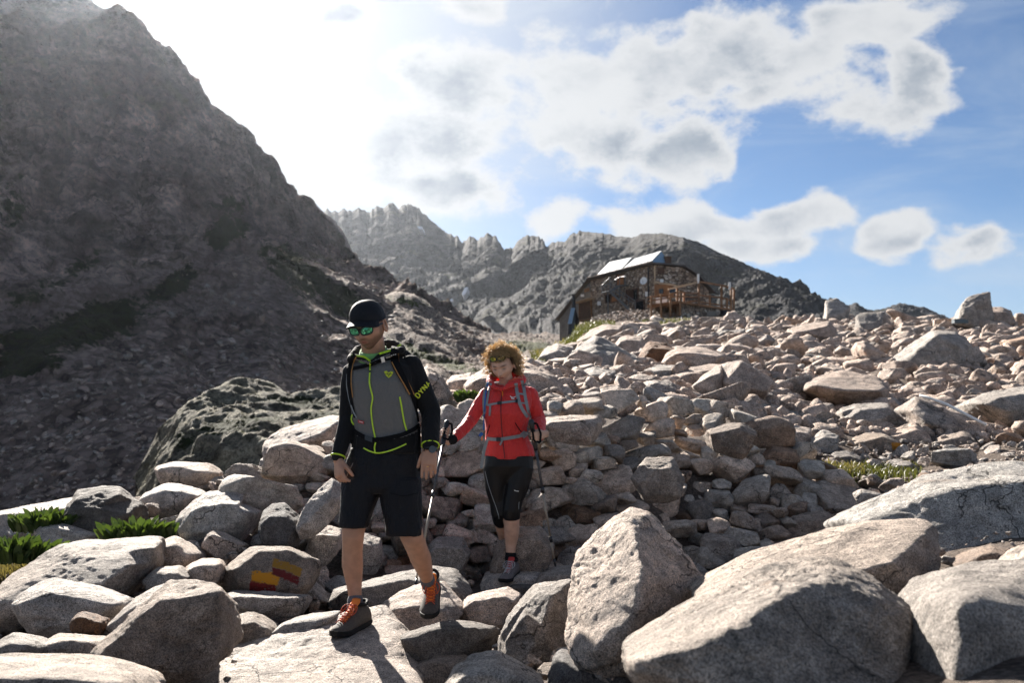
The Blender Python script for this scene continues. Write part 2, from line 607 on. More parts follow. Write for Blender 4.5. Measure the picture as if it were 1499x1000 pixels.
def stonewall_material(name, scale):
    m, nt, bs = material(name)
    P = nt.new('ShaderNodeNewGeometry').outputs['Position']
    Q = nt.vmath('MULTIPLY', P, (1, 1, 1.7))
    Q = nt.vmath('ADD', Q, nt.vmath('MULTIPLY', nt.noise(P, 3, 2, 0.5, color=True), (0.25, 0.25, 0.25)))
    vc = nt.voro(Q, scale, 'F1', 'Color')
    ve = nt.voro(Q, scale, 'DISTANCE_TO_EDGE')
    sc = nt.new('ShaderNodeSeparateColor')
    nt.link(vc, sc.inputs[0])
    c = nt.ramp(sc.outputs[0], [(0, (0.16, 0.12, 0.09)), (0.4, (0.34, 0.25, 0.18)), (0.75, (0.42, 0.33, 0.25)), (1, (0.60, 0.52, 0.43))])
    c = nt.mix(nt.smooth(ve, 0.02, 0.09), (0.05, 0.042, 0.035), c)
    nt.put(bs.inputs['Base Color'], c)
    bs.inputs['Roughness'].default_value = 0.9
    nt.put(bs.inputs['Normal'], nt.bump(nt.math('ADD', nt.smooth(ve, 0.0, 0.14), nt.math('MULTIPLY', sc.outputs[1], 0.5)), 1.0, 0.12))
    return m


M_hutstone = stonewall_material('hut_rubble_masonry', 2.6)


def panel_material():
    m, nt, bs = material('solar_cells')
    P = nt.new('ShaderNodeTexCoord').outputs['Object']
    n = nt.noise(P, 3.0, 3, 0.5)
    nt.put(bs.inputs['Base Color'], nt.mix(n, (0.05, 0.07, 0.11), (0.08, 0.10, 0.15)))
    bs.inputs['Roughness'].default_value = 0.28
    bs.inputs['Specular IOR Level'].default_value = 1.0
    bs.inputs['Coat Weight'].default_value = 1.0
    bs.inputs['Coat Roughness'].default_value = 0.3
    return m


M_panel = panel_material()


def leaf_material(name, c1, c2, sub=0.35):
    m, nt, bs = material(name)
    geo = nt.new('ShaderNodeNewGeometry')
    c = nt.mix(nt.math('MULTIPLY', nt.math('ADD', nt.noise(geo.outputs['Position'], 40, 3, 0.6), geo.outputs['Random Per Island']), 0.5), c1, c2)
    nt.put(bs.inputs['Base Color'], c)
    bs.inputs['Roughness'].default_value = 0.5
    tr = nt.new('ShaderNodeBsdfTranslucent')
    nt.put(tr.inputs[0], nt.mix(1.0, c, (1.6, 1.7, 0.8), 'MULTIPLY'))
    ms = nt.new('ShaderNodeMixShader')
    ms.inputs[0].default_value = sub
    nt.link(bs.outputs[0], ms.inputs[1])
    nt.link(tr.outputs[0], ms.inputs[2])
    nt.link(ms.outputs[0], nt.n['Material Output'].inputs[0])
    return m


M_leaf = leaf_material('dock_leaf', (0.025, 0.045, 0.012), (0.085, 0.12, 0.03), 0.22)
M_grass = leaf_material('alpine_grass', (0.04, 0.045, 0.014), (0.085, 0.08, 0.025), 0.3)
M_grass_dry = leaf_material('dry_grass', (0.13, 0.10, 0.05), (0.20, 0.16, 0.08), 0.25)
# ------------------------------------------------------------------ the near ground
# columns of the valley side: photo x -> list of (distance, height)
def zz(*pairs):
    return [(Y, zof(py, Y)) for py, Y in pairs]


GCOL = {
    -500: [(0.3, -1.3)] + zz((1000, 3.4), (880, 5.5), (800, 8.5)) + [(12, -2.6), (20, -5.0), (34, -6.5), (60, -7.5), (130, -9)],
    0: [(0.3, -1.2)] + zz((1010, 3.3), (885, 5.4), (805, 7.8), (762, 10.5)) + [(13, -2.1), (20, -4.4), (34, -6.2), (60, -6.8), (130, -8)],
    180: [(0.3, -1.15)] + zz((1010, 3.5), (880, 5.3), (790, 7.0), (725, 9.5)) + [(12, -1.6), (18, -3.8), (34, -6.0), (60, -6.5), (130, -8)],
    340: [(0.3, -1.15)] + zz((1010, 3.8), (890, 5.2), (800, 6.6), (735, 8.4), (695, 10)) + [(12.5, -1.0), (20, -3.4), (34, -5.6), (60, -6), (130, -8)],
    500: [(0.3, -1.2)] + zz((1008, 4.15), (935, 5.0), (862, 6.5), (820, 7.0), (740, 7.9), (660, 9.5), (640, 11)) + [(14, -0.8), (22, -3.0), (40, -4.6), (60, -5), (130, -6)],
    640: [(0.3, -1.2)] + zz((1060, 3.6), (930, 5.0), (870, 6.5), (840, 7.55)) + zz((640, 8.6), (612, 11), (590, 14), (575, 18)) + [(30, -0.8), (60, -2.5), (130, -3)],
    780: [(0.3, -1.15)] + zz((1040, 3.3), (915, 4.9), (868, 6.5), (852, 7.55), (640, 8.95), (600, 10.7), (560, 15), (525, 24), (515, 32)) + [(50, 0.5), (75, 1.0), (130, 1.5)],
    815: [(0.3, -1.1)] + zz((1040, 3.3), (920, 4.8), (872, 6.4), (852, 7.5), (643, 9.1), (605, 10.8), (565, 15), (530, 24), (513, 34), (507, 55)) + [(75, 3.6), (100, 2.0), (130, 1.5)],
    850: [(0.3, -1.1)] + zz((1030, 3.2), (925, 4.7), (876, 6.3), (855, 7.5), (648, 9.2), (608, 10.8), (568, 15), (524, 25), (500, 38), (484, 60), (474, 92), (474, 112), (490, 130)),
    900: [(0.3, -1.0)] + zz((1020, 3.2), (930, 4.5), (880, 6.0), (862, 7.45), (655, 9.3), (615, 10.9), (575, 15), (520, 26), (490, 45), (476, 88), (470, 100), (480, 130)),
    1050: [(0.3, -0.85)] + zz((1000, 2.8), (910, 4.2), (880, 6.0), (862, 7.95), (670, 10.2), (625, 11.5), (585, 16), (520, 28), (485, 50), (467, 86), (465, 92), (500, 130)),
    1200: [(0.3, -0.75)] + zz((1000, 2.2), (880, 3.6), (815, 6.0), (795, 8.9), (695, 10.7), (660, 12.5), (600, 18), (540, 28), (495, 45), (470, 62), (500, 80)) + [(130, -2)],
    1330: [(0.3, -0.7)] + zz((1000, 2.0), (860, 3.2), (780, 5.0), (712, 9.0), (690, 12.0), (650, 14), (600, 19), (540, 28), (495, 42), (466, 58), (500, 75)) + [(130, -3)],
    1500: [(0.3, -0.65)] + zz((1000, 1.9), (850, 2.9), (760, 4.6), (705, 8.5), (670, 12), (640, 15), (590, 20), (540, 28), (500, 38), (474, 50), (500, 70)) + [(130, -4)],
    1900: [(0.3, -0.6)] + zz((1000, 1.9), (850, 2.9), (760, 4.6), (700, 8.5), (655, 13), (600, 20), (540, 28), (500, 38), (478, 50), (500, 70)) + [(130, -4)],
}
GX = sorted(GCOL)
_GYS = np.exp(np.linspace(math.log(0.3), math.log(130), 400))
_GT = np.array([np.interp(np.log(_GYS), np.log([q[0] for q in GCOL[k]]), [q[1] for q in GCOL[k]]) for k in GX])
_gk = np.hanning(9)
_gk /= _gk.sum()
_GT = np.array([np.convolve(np.pad(r, 4, 'edge'), _gk, 'valid') for r in _GT])


def ground(x, y):
    x = np.asarray(x, float)
    y = np.clip(np.asarray(y, float), 0.31, 129)
    px = np.clip(749.5 + F * x / y, GX[0], GX[-1] - 1e-3)
    k = np.clip(np.searchsorted(GX, px, side='right') - 1, 0, len(GX) - 2)
    g = np.array(GX, float)
    t = (px - g[k]) / (g[k + 1] - g[k])
    t = t * t * (3 - 2 * t)
    f = (np.log(y) - math.log(0.3)) / (math.log(130) - math.log(0.3)) * 399
    i = np.clip(f.astype(int), 0, 398)
    w = f - i
    za = _GT[k, i] * (1 - w) + _GT[k, i + 1] * w
    zb = _GT[k + 1, i] * (1 - w) + _GT[k + 1, i + 1] * w
    z = za * (1 - t) + zb * t
    return z - 0.13 * np.clip((6.6 - y) / 1.2, 0, 1) * np.clip((800 - px) / 150, 0, 1)


def g1(x, y):
    return float(ground(np.array([x]), np.array([y]))[0])


_YS = np.exp(np.linspace(math.log(1.6), math.log(128), 900))


def hit_ground(px, py, default=None):
    """world point where a sight line first meets the ground"""
    d = _dir(px, py)
    xs, zs = d[0] / d[1] * _YS, d[2] / d[1] * _YS
    below = zs <= ground(xs, _YS)
    if not below.any():
        return default
    i = int(np.argmax(below))
    return Vector((xs[i], _YS[i], zs[i]))


def rgrid(nx, ny):
    a = np.arange(nx * ny).reshape(ny, nx)
    return np.stack([a[:-1, :-1], a[:-1, 1:], a[1:, 1:], a[1:, :-1]], -1).reshape(-1, 4)


# the ground sheet
us = np.concatenate([np.linspace(-6000, -520, 30), np.linspace(-500, 1900, 250), np.linspace(1930, 8000, 30)])
ys = np.exp(np.linspace(math.log(0.35), math.log(128), 260))
U, YY = np.meshgrid(us, ys)
X = (U - 749.5) / F * YY
Z = ground(X.ravel(), YY.ravel()).reshape(X.shape) - 0.05
Pg = np.stack([X, YY, Z], -1).reshape(-1, 3)
amp = 0.012 * np.minimum(Pg[:, 1], 40) + 0.02
Pg[:, 2] += fbm(Pg * 1.1, 5, 0.6, seed=5) * amp
me = mesh_np('ground', Pg, rgrid(310, 260))
pxg, pyg = U.ravel(), proj(Pg)[1]


def ell(px, py, cx, cy, rx, ry, rot=0.0):
    c, s = math.cos(rot), math.sin(rot)
    dx, dy = px - cx, py - cy
    a, b = (dx * c + dy * s) / rx, (-dx * s + dy * c) / ry
    return np.clip(1.35 - np.sqrt(a * a + b * b), 0, 1)


gr = ell(pxg, pyg, 835, 500, 70, 24, -0.5) + ell(pxg, pyg, 1255, 690, 85, 12) + ell(pxg, pyg, 955, 480, 60, 8) * 0.6 + ell(pxg, pyg, 60, 790, 90, 30) * 0.6
fattr(me, 'green', np.clip(gr, 0, 1) * 0.9)
fattr(me, 'scree', np.full(len(Pg), 0.8))
link('ground', me, M_ground)['kind'] = 'structure'


# ------------------------------------------------------------------ mountains
def relief(name, cols, mat, nx, rows, amp, seed, freq, greens=(), scree_t=None, ridged=0.75, label=None, zf=0.42, jag=0.0):
    """cols: photo x -> control points (photo y, distance) from foot to crest, the same number in each column"""
    xs = np.array(sorted(cols), float)
    K = len(cols[sorted(cols)[0]])
    C = np.array([cols[k] for k in sorted(cols)], float)          # ncol, K, 2
    u = np.linspace(xs[0], xs[-1], nx)
    ctrl = np.array([[np.interp(u, xs, C[:, k, j]) for j in (0, 1)] for k in range(K)])  # K,2,nx
    if jag:
        jl = np.stack([u / 9.0, u * 0, u * 0], 1)
        ctrl[K - 1, 0] -= jag * np.where(u > 850, 0.35, 1.0) * (fbm(jl, 5, 0.62, seed=seed + 77, ridged=True) - 0.2)
    t = []
    for k in range(K - 1):
        t += list(k + np.arange(rows[k]) / rows[k])
    t.append(K - 1)
    t = np.array(t)
    k = np.minimum(t.astype(int), K - 2)
    w = (t - k)[:, None]
    PY = ctrl[k, 0] * (1 - w) + ctrl[k + 1, 0] * w
    D = np.exp(np.log(ctrl[k, 1]) * (1 - w) + np.log(ctrl[k + 1, 1]) * w)
    PX = np.broadcast_to(u, PY.shape)
    ang = PITCH + np.arctan((500 - PY) / F)
    ZZ = D * np.tan(ang)
    v = (500 - PY) / F
    XX = (PX - 749.5) / F * D / (math.cos(PITCH) - v * math.sin(PITCH))
    P = np.stack([XX, D, ZZ], -1)
    # back side
    back = P[-1].copy()
    rowsb = []
    for q in (0.06, 0.2, 0.6):
        b = back.copy()
        b[:, 1] *= 1 + q
        b[:, 0] *= 1 + q
        b[:, 2] -= q * np.abs(back[:, 1]) * 0.9
        b[:, 2] = np.maximum(b[:, 2], -16)
        rowsb.append(b)
    P = np.concatenate([P, np.array(rowsb)], 0)
    ny = P.shape[0]
    T = np.concatenate([t, [K - 1] * 3])
    P = P.reshape(-1, 3)
    Tv = np.repeat(T, nx)
    # normals of the smooth sheet
    G = P.reshape(ny, nx, 3)
    du = np.gradient(G, axis=1)
    dv = np.gradient(G, axis=0)
    N = np.cross(du, dv)
    N /= np.linalg.norm(N, axis=-1, keepdims=True) + 1e-9
    N = N.reshape(-1, 3)
    if N[:, 1].mean() > 0:
        N = -N
    a = np.interp(Tv, np.arange(K), amp)
    Q = P * freq
    rid = fbm(Q * np.array([1, 1, zf]) + fbm(Q * 2.1, 3, seed=seed + 50)[:, None] * 0.5, 8, 0.56, seed=seed, ridged=True)
    plain = fbm(Q * 1.7, 7, 0.6, seed=seed + 9)
    disp = ridged * rid + (1 - ridged) * plain
    P = P + N * (disp * a)[:, None]
    P[:, 2] += fbm(Q * 5.0, 5, 0.62, seed=seed + 3, ridged=True) * a * 0.28
    me = mesh_np(name, P, rgrid(nx, ny))
    qx, qy = proj(P)
    g = np.zeros(len(P))
    for e in greens:
        g = np.maximum(g, ell(qx, qy, *e[:5]) * (e[5] if len(e) > 5 else 1))
    fattr(me, 'green', g)
    s = np.zeros(len(P)) if scree_t is None else np.clip((scree_t - Tv) * 2.5 + 0.5 + plain * 0.8, 0, 1)
    fattr(me, 'scree', s)
    o = link(name, me, mat)
    o['kind'] = 'structure'
    if label:
        o['label'] = label
    return P, Tv, g


L = {  # foot, scree top, cliff middle, crest
    -700: [(830, 60), (560, 120), (200, 200), (-420, 270)],
    -300: [(820, 55), (560, 120), (250, 210), (-120, 300)],
    -60: [(815, 50), (545, 130), (250, 230), (70, 330)],
    60: [(805, 48), (520, 140), (260, 250), (62, 350)],
    96: [(800, 48), (505, 145), (250, 260), (38, 360)],
    150: [(795, 48), (490, 150), (240, 270), (22, 375)],
    176: [(795, 48), (480, 155), (240, 275), (16, 380)],
    200: [(790, 48), (470, 160), (250, 280), (50, 385)],
    240: [(785, 48), (450, 165), (260, 285), (80, 390)],
    300: [(780, 50), (430, 180), (290, 290), (168, 395)],
    345: [(775, 50), (420, 190), (320, 300), (214, 400)],
    390: [(770, 50), (410, 200), (335, 310), (250, 405)],
    436: [(760, 52), (415, 215), (370, 320), (310, 405)],
    480: [(750, 54), (430, 225), (410, 320), (378, 400)],
    545: [(740, 56), (455, 230), (447, 300), (436, 380)],
    620: [(730, 58), (500, 225), (495, 280), (488, 350)],
    700: [(720, 60), (540, 200), (535, 250), (530, 300)],
}
for _D in (L,):
    for _k in _D:
        _D[_k] = [(a, b * (1.0 if i == 0 else 0.62)) for i, (a, b) in enumerate(_D[_k])]
greensL = [(330, 340, 50, 30, -0.7), (440, 400, 90, 35, 0.6), (130, 480, 150, 45, -0.35), (40, 520, 90, 60, 0), (250, 420, 70, 25, -0.6), (20, 300, 40, 60, 0, 0.8),
           (340, 300, 40, 25, -0.5, 0.8), (500, 440, 60, 30, 0.5), (130, 380, 60, 20, -0.7, 0.7), (50, 430, 70, 25, -0.3, 0.8)]
PL, TL, GLn = relief('left_mountain', L, M_mtn, 620, (130, 120, 130), (1.3, 4.5, 12, 9), 11, 0.026, greensL, 1.05, jag=3, zf=0.5,
                     label='steep shaded rock mountain with scree at its foot')
B = {-700: [(300, 420), (100, 470), (-500, 520)], -200: [(300, 420), (100, 470), (-160, 560)], 0: [(250, 430), (100, 480), (-70, 580)],
     110: [(200, 440), (100, 480), (-8, 590)], 160: [(200, 440), (100, 490), (17, 595)], 230: [(220, 440), (150, 500), (90, 600)]}
relief('back_ridge', {k: [(a, b * 0.62) for a, b in v] for k, v in B.items()}, M_mtn, 200, (20, 60), (3, 5, 5), 23, 0.032, label='ridge rising behind the left mountain')
S = {380: [(560, 330), (420, 470), (300, 560)], 420: [(560, 330), (420, 480), (287, 565)], 460: [(560, 330), (420, 490), (304, 570)],
     480: [(560, 330), (430, 490), (320, 575)], 505: [(560, 330), (450, 490), (352, 575)], 530: [(560, 330), (460, 490), (398, 570)], 560: [(560, 330), (480, 470), (440, 560)],
     600: [(570, 330), (520, 440), (500, 520)]}
relief('side_spur', S, M_mtn, 160, (40, 60), (4, 10, 5), 31, 0.02, [(470, 400, 60, 25, 0.8)], label='rocky spur behind the left mountain')
FR = {}
for px, py in [(400, 330), (455, 325), (478, 308), (492, 312), (505, 306), (516, 314), (524, 305), (536, 312), (548, 306), (560, 303), (575, 300), (585, 304), (598, 297), (612, 306), (628, 322), (645, 338),
               (656, 346), (662, 343), (678, 356), (688, 349), (700, 351), (712, 344), (724, 346), (733, 362), (739, 370), (743, 364), (750, 368), (758, 354), (768, 350), (781, 346), (793, 350), (800, 362),
               (812, 357), (826, 356), (835, 346), (855, 340), (880, 342), (905, 347), (925, 351), (938, 343), (970, 343), (1000, 349), (1030, 360), (1060, 375), (1100, 392), (1140, 408),
               (1165, 424), (1185, 444), (1200, 463), (1215, 478)]:
    t = np.clip((px - 600) / 400, 0, 1)
    d = 1500 - 600 * t
    foot = 560
    FR[px] = [(foot, d * 0.52), (480, d * 0.66), ((py + 480) / 2 - 5, d * 0.86), (py, d)]
relief('far_range', FR, M_far, 640, (12, 50, 120), (3, 12, 22, 2.0), 47, 0.011, [(1050, 430, 120, 40, 0.4, 0.8), (900, 480, 200, 30, 0, 0.6)],
       0.8, 0.9, zf=0.22, jag=7, label='far serrated mountain range behind the hut')
FP = {}
for px, py in [(1180, 475), (1203, 462), (1212, 449), (1219, 444), (1226, 450), (1232, 446), (1240, 452), (1252, 445), (1262, 450), (1268, 455), (1280, 458), (1292, 456), (1300, 451), (1318, 446), (1332, 448),
               (1345, 453), (1365, 457), (1390, 470)]:
    FP[px] = [(520, 800), (490, 950), (py, 1200)]
relief('distant_peaks', FP, M_far, 200, (10, 40), (3, 10, 7), 53, 0.02, label='row of small dark peaks beyond the boulder field')
MR = {}
for px, py, d in [(430, 500, 150), (480, 478, 150), (520, 455, 150), (545, 440, 150), (580, 433, 150), (605, 438, 150), (630, 452, 152), (655, 468, 155), (680, 482, 160), (700, 489, 165), (730, 494, 170),
                  (770, 492, 180), (800, 491, 185), (850, 494, 190), (900, 500, 190), (1000, 520, 190)]:
    sink = np.interp(px, [430, 520, 560], [120, 30, 0])
    MR[px] = [(760 + sink, 38), (640 + sink * 0.6, 55), (560 + sink * 0.8, 90), (py + sink, d)]
PM, TM, GM = relief('middle_moraine', MR, M_mid, 300, (40, 40, 60), (0.5, 1.2, 2.5, 2.0), 61, 0.05,
                [(590, 440, 60, 10, 0.2, 0.8), (770, 508, 65, 14, 0), (640, 525, 110, 12, 0.35, 0.9), (560, 500, 60, 12, 0.4, 0.8)], 4.0, 0.4,
                label='scree covered moraine ridge below the far range')
OC = {205: [(770, 30), (730, 33), (700, 36)], 240: [(775, 29), (690, 31), (640, 36)], 262: [(775, 28.5), (680, 30.5), (604, 35)], 300: [(775, 28), (670, 30), (584, 36)], 345: [(770, 28), (665, 30), (566, 38)],
      375: [(770, 28), (660, 30), (562, 40)], 420: [(770, 28), (660, 30), (585, 38)], 470: [(770, 28), (660, 30), (580, 39)], 520: [(770, 28), (660, 30.5), (572, 40)],
      570: [(770, 29), (670, 32), (600, 39)], 640: [(770, 31), (700, 34), (640, 38)]}
relief('rock_outcrop', OC, M_outcrop, 200, (50, 80), (0.4, 0.8, 0.5), 71, 0.16, [(350, 622, 90, 14, -0.15), (440, 588, 80, 12, 0.1), (480, 610, 50, 12, 0), (270, 645, 25, 30, 0, 0.8), (280, 690, 60, 14, -0.4, 0.8), (410, 690, 25, 20, 0, 0.7)],
       label='mossy green grey rock outcrop in the shaded valley')
# old snow in the gullies of the far range
for pts, d in (([(636, 449), (648, 444), (662, 437), (664, 440), (650, 447), (638, 452)], 870), ([(676, 430), (680, 421), (685, 420), (683, 428), (678, 433)], 900), ([(611, 331), (618, 332), (619, 336), (612, 334)], 1230)):
    mb = MB()
    front = [at(x, y, d) for x, y in pts]
    mb.prism(front, (0, 40, 0))
    o = mb.build('snow_patch', M_snow)
    tag(o, {636: 'long white snow patch low on the far rock wall', 676: 'hooked white snow patch in a gully of the far wall', 611: 'tiny white snow patch high on the far peak'}[pts[0][0]], 'snow patch', 'old snow on the far range')

# ------------------------------------------------------------------ haze
hz = MB().box((0, 900, 165), (6400, 3400, 390), None)
hm = bpy.data.materials.new('haze_air')
hm.use_nodes = True
hnt = NT(hm.node_tree)
hnt.n.remove(hnt.n['Principled BSDF'])
pv = hnt.new('ShaderNodeVolumePrincipled')
pv.inputs['Color'].default_value = (0.80, 0.88, 1.0, 1)
pv.inputs['Density'].default_value = 0.000026
pv.inputs['Anisotropy'].default_value = 0.80
hnt.link(pv.outputs[0], hnt.n['Material Output'].inputs['Volume'])
ho = hz.build('haze', hm)
ho['kind'] = 'stuff'
ho['label'] = 'thin bright mountain haze filling the valley'
# ------------------------------------------------------------------ stones
def ico(sub):
    bm = bmesh.new()
    bmesh.ops.create_icosphere(bm, subdivisions=sub, radius=1.0)
    v = np.array([x.co[:] for x in bm.verts])
    f = np.array([[q.index for q in p.verts] for p in bm.faces])
    bm.free()
    return v, f


ICO = {s: ico(s) for s in (1, 2, 3, 4, 5, 6, 7)}


def hull_planes(pts):
    bm = bmesh.new()
    for p in pts:
        bm.verts.new(p)
    bmesh.ops.convex_hull(bm, input=bm.verts)
    bm.faces.ensure_lookup_table()
    ns, hs = [], []
    c = np.mean(pts, 0)
    for f in bm.faces:
        if f.calc_area() < 1e-9:
            continue
        n = np.array(f.normal[:])
        h = float(np.dot(n, np.array(f.verts[0].co[:]) - c))
        if h < 0:
            n, h = -n, -h
        dup = False
        for m, g in zip(ns, hs):
            if np.dot(m, n) > 0.985 and abs(g - h) < 0.04 * (g + h):
                dup = True
        if not dup and h > 1e-5:
            ns.append(n)
            hs.append(h)
    bm.free()
    return np.array(ns), np.array(hs), c


def polyrock(ns, hs, ext, sub, sharp, rough, seed, chips=3, notch=2):
    """rounded, chipped, weathered solid bounded by planes, about its centre"""
    D, Fc = ICO[sub]
    rng = np.random.RandomState(seed)
    ext = np.maximum(np.asarray(ext, float), 0.12 * max(ext))
    d = D * ext
    L_ = np.linalg.norm(d, axis=1, keepdims=True)
    d = d / L_
    size = float(np.mean(ext))
    ns, hs = list(ns), list(hs)
    sharp = sharp * 3.6
    for k in range(chips):      # knock corners off
        n = rng.normal(size=3) * np.array([1, 1, 0.8]) / ext
        n /= np.linalg.norm(n)
        sup = (1.0 / np.max(np.maximum(d @ np.array(ns).T, 1e-4) / np.array(hs), axis=1))[:, None] * d
        m = float(np.max(sup @ n))
        ns.append(n)
        hs.append(m * rng.uniform(0.80, 0.93))
    ns, hs = np.array(ns), np.array(hs)
    q = np.maximum(d @ ns.T, 1e-4) / hs
    # wobble the planes a little so that faces are not perfectly flat
    P0 = d / np.max(q, axis=1)[:, None]
    w = fbm(P0 / size * 1.8 + seed * 3.1, 4, 0.55, seed=seed % 97)
    q = q * (1 + 0.05 * w[:, None] * rough)
    r = (q ** sharp).sum(1) ** (-1.0 / sharp)
    for k in range(notch):      # broken out corners: concave ledges
        n1_ = rng.normal(size=3) / ext
        n1_ /= np.linalg.norm(n1_)
        n2_ = np.cross(n1_, rng.normal(size=3))
        n2_ = n2_ / np.linalg.norm(n2_) + n1_ * rng.uniform(-0.2, 0.5)
        n2_ /= np.linalg.norm(n2_)
        S0 = d * r[:, None]
        h1, h2 = float(np.max(S0 @ n1_)) * rng.uniform(0.72, 0.9), float(np.max(S0 @ n2_)) * rng.uniform(0.1, 0.6)
        ra, rb = h1 / np.maximum(d @ n1_, 1e-3), h2 / np.maximum(d @ n2_, 1e-3)
        r = np.minimum(r, np.maximum(np.maximum(ra, rb), r * 0.75))
    r = np.minimum(r, 1.32 * L_[:, 0])
    P = d * r[:, None]
    nn = P / size
    a1 = fbm(nn * 2.2 + seed, 4 if sub < 4 else 6, 0.52, seed=seed % 89 + 3)
    a2 = fbm(nn * np.array([2.0, 2.0, 6.0]) + seed * 0.7, 5, 0.55, seed=seed % 83 + 7, ridged=True)
    step = np.round(a2 * 3.0) / 3.0 * 0.6 + a2 * 0.4     # small ledges of fracture
    disp = (a1 * 0.05 + step * 0.042) * rough
    if sub >= 5:
        disp = disp + fbm(nn * 9 + seed, 5, 0.64, seed=seed % 71, ridged=True) * 0.016 * rough
    P = P + d * (disp * size)[:, None]
    return P, Fc


def random_planes(rng, flat=1.0):
    n = rng.randint(2, 6)
    ns = rng.normal(size=(n, 3))
    bx_ = np.array([[0, 0, 1], [0, 0, -1], [1, 0, 0], [-1, 0, 0], [0, 1, 0], [0, -1, 0]], float) + rng.normal(size=(6, 3)) * 0.30
    ns = np.concatenate([ns, bx_])
    ns /= np.linalg.norm(ns, axis=1, keepdims=True)
    return ns, np.concatenate([rng.uniform(0.72, 1.0, size=n), rng.uniform(0.5, 0.95, size=6)])


OCC = []   # (px, py, rx, ry) of what already lies there


def hero(label, mat, Y, outline, depth=0.5, front=None, sub=4, rough=1.0, sharp=22, seed=None, sink=0.12, group=None, top=0.75, fk=0.55, chips=3, notch=2):
    """a boulder with its own outline: top edge of the outline lies `depth` behind the foot"""
    o = np.array(outline, float)
    cx, cy = o.mean(0)
    y0, y1 = o[:, 1].min(), o[:, 1].max()
    pts = []
    for px, py in o:
        t = np.clip((y1 - py) / max(y1 - y0, 1), 0, 1)
        pts.append(at(px, py, Y + depth * top * t))
    for px, py in o:    # hidden back and foot
        t = np.clip((y1 - py) / max(y1 - y0, 1), 0, 1)
        p = at(cx + (px - cx) * 0.86, cy + (py - cy) * 0.9, Y + depth * top * t)
        p = p + Vector((0, depth * (0.35 + 0.5 * (1 - t)), -depth * 0.08))
        pts.append(p)
    if front is None:
        for px, py in o:
            if py < cy + 0.1 * (y1 - y0):
                qx = cx + (px - cx) * 0.82
                qy = py + (cy - py) * fk + (y1 - y0) * 0.04
                t = np.clip((y1 - py) / max(y1 - y0, 1), 0, 1)
                pts.append(at(qx, qy, Y + depth * 0.10 * t))
    else:
        for q in front:
            pts.append(at(q[0], q[1], Y + q[2]))
    low = min(p.z for p in pts)
    for px, py in o[o[:, 1] > cy]:
        p = at(cx + (px - cx) * 0.8, py, Y + depth * 0.15)
        pts.append(Vector((p.x, p.y, p.z - sink * depth - 0.02)))
    P = np.array([p[:] for p in pts])
    ns, hs, c = hull_planes(P)
    ext = (P.max(0) - P.min(0)) / 2
    seed = seed if seed is not None else (int(cx * 7 + cy * 13) % 9973)
    V, Fc = polyrock(ns, hs, ext, sub, sharp, rough, seed, chips, notch)
    me = mesh_np('boulder', V, Fc)
    ob = link('boulder', me, mat, loc=tuple(c))
    tag(ob, label, 'boulder', group)
    OCC.append((cx, cy, (o[:, 0].max() - o[:, 0].min()) / 2, (y1 - y0) / 2))
    return ob


G, GP, GG, GB, GD, GF, GRR = M_rock, M_rock_pale, M_rock_grey, M_rock_brown, M_rock_dark, M_rock_far, M_rock_rust

# --- right foreground
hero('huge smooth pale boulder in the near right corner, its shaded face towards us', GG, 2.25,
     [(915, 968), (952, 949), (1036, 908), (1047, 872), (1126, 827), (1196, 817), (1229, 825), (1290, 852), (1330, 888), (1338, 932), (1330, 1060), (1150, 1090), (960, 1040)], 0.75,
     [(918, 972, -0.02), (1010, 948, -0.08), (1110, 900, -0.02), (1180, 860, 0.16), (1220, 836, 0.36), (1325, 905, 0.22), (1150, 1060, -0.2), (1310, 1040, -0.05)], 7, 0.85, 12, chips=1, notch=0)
hero('low broad boulder lying just behind the huge near right one', G, 3.1,
     [(1030, 885), (1080, 837), (1154, 785), (1220, 766), (1285, 762), (1350, 760), (1369, 771), (1380, 829), (1320, 870), (1180, 900)], 0.8,
     [(1190, 858, 0.0), (1290, 830, 0.05), (1345, 790, 0.25), (1362, 775, 0.4)], 6, 0.7, 18)
hero('broad smooth boulder at the right edge, above the other near ones', G, 4.3,
     [(1250, 768), (1336, 706), (1397, 690), (1470, 674), (1590, 680), (1660, 800), (1480, 835), (1378, 828)], 1.1,
     [(1330, 738, 0.2), (1400, 716, 0.15), (1475, 704, 0.12), (1570, 715, 0.1), (1380, 822, -0.1), (1500, 830, -0.1)], 6, 0.9, 14, top=0.55)
hero('near boulder in the lower right corner, half sunlit and half black with shade', GG, 2.35,
     [(1316, 869), (1383, 833), (1432, 822), (1600, 812), (1640, 1060), (1500, 1100), (1330, 1040)], 0.7,
     [(1400, 880, -0.1), (1425, 930, -0.16), (1400, 1010, -0.2), (1560, 900, 0.0)], 6, 0.6, 18)
hero('small rock wedged between the big boulders at the right edge', GB, 3.1, [(1404, 828), (1430, 806), (1453, 795), (1480, 803), (1496, 822), (1450, 850)], 0.25, sub=4)
hero('small pale rock at the right edge under the broad smooth boulder', G, 2.9, [(1480, 825), (1500, 795), (1560, 800), (1570, 840), (1500, 850)], 0.25, sub=4)
hero('tall pointed boulder with bright left face in front of the stone wall', GP, 3.55,
     [(835, 962), (838, 890), (845, 812), (866, 785), (902, 762), (924, 746), (948, 752), (978, 785), (1003, 806), (1034, 852), (990, 915), (918, 972), (884, 974), (842, 978)], 0.62,
     [(908, 760, 0.42), (945, 757, 0.42), (934, 800, 0.16), (938, 850, -0.02), (930, 905, -0.12), (905, 960, -0.12), (880, 940, -0.1), (1010, 870, 0.35)], 6, 1.0, 20, chips=1, top=0.9)
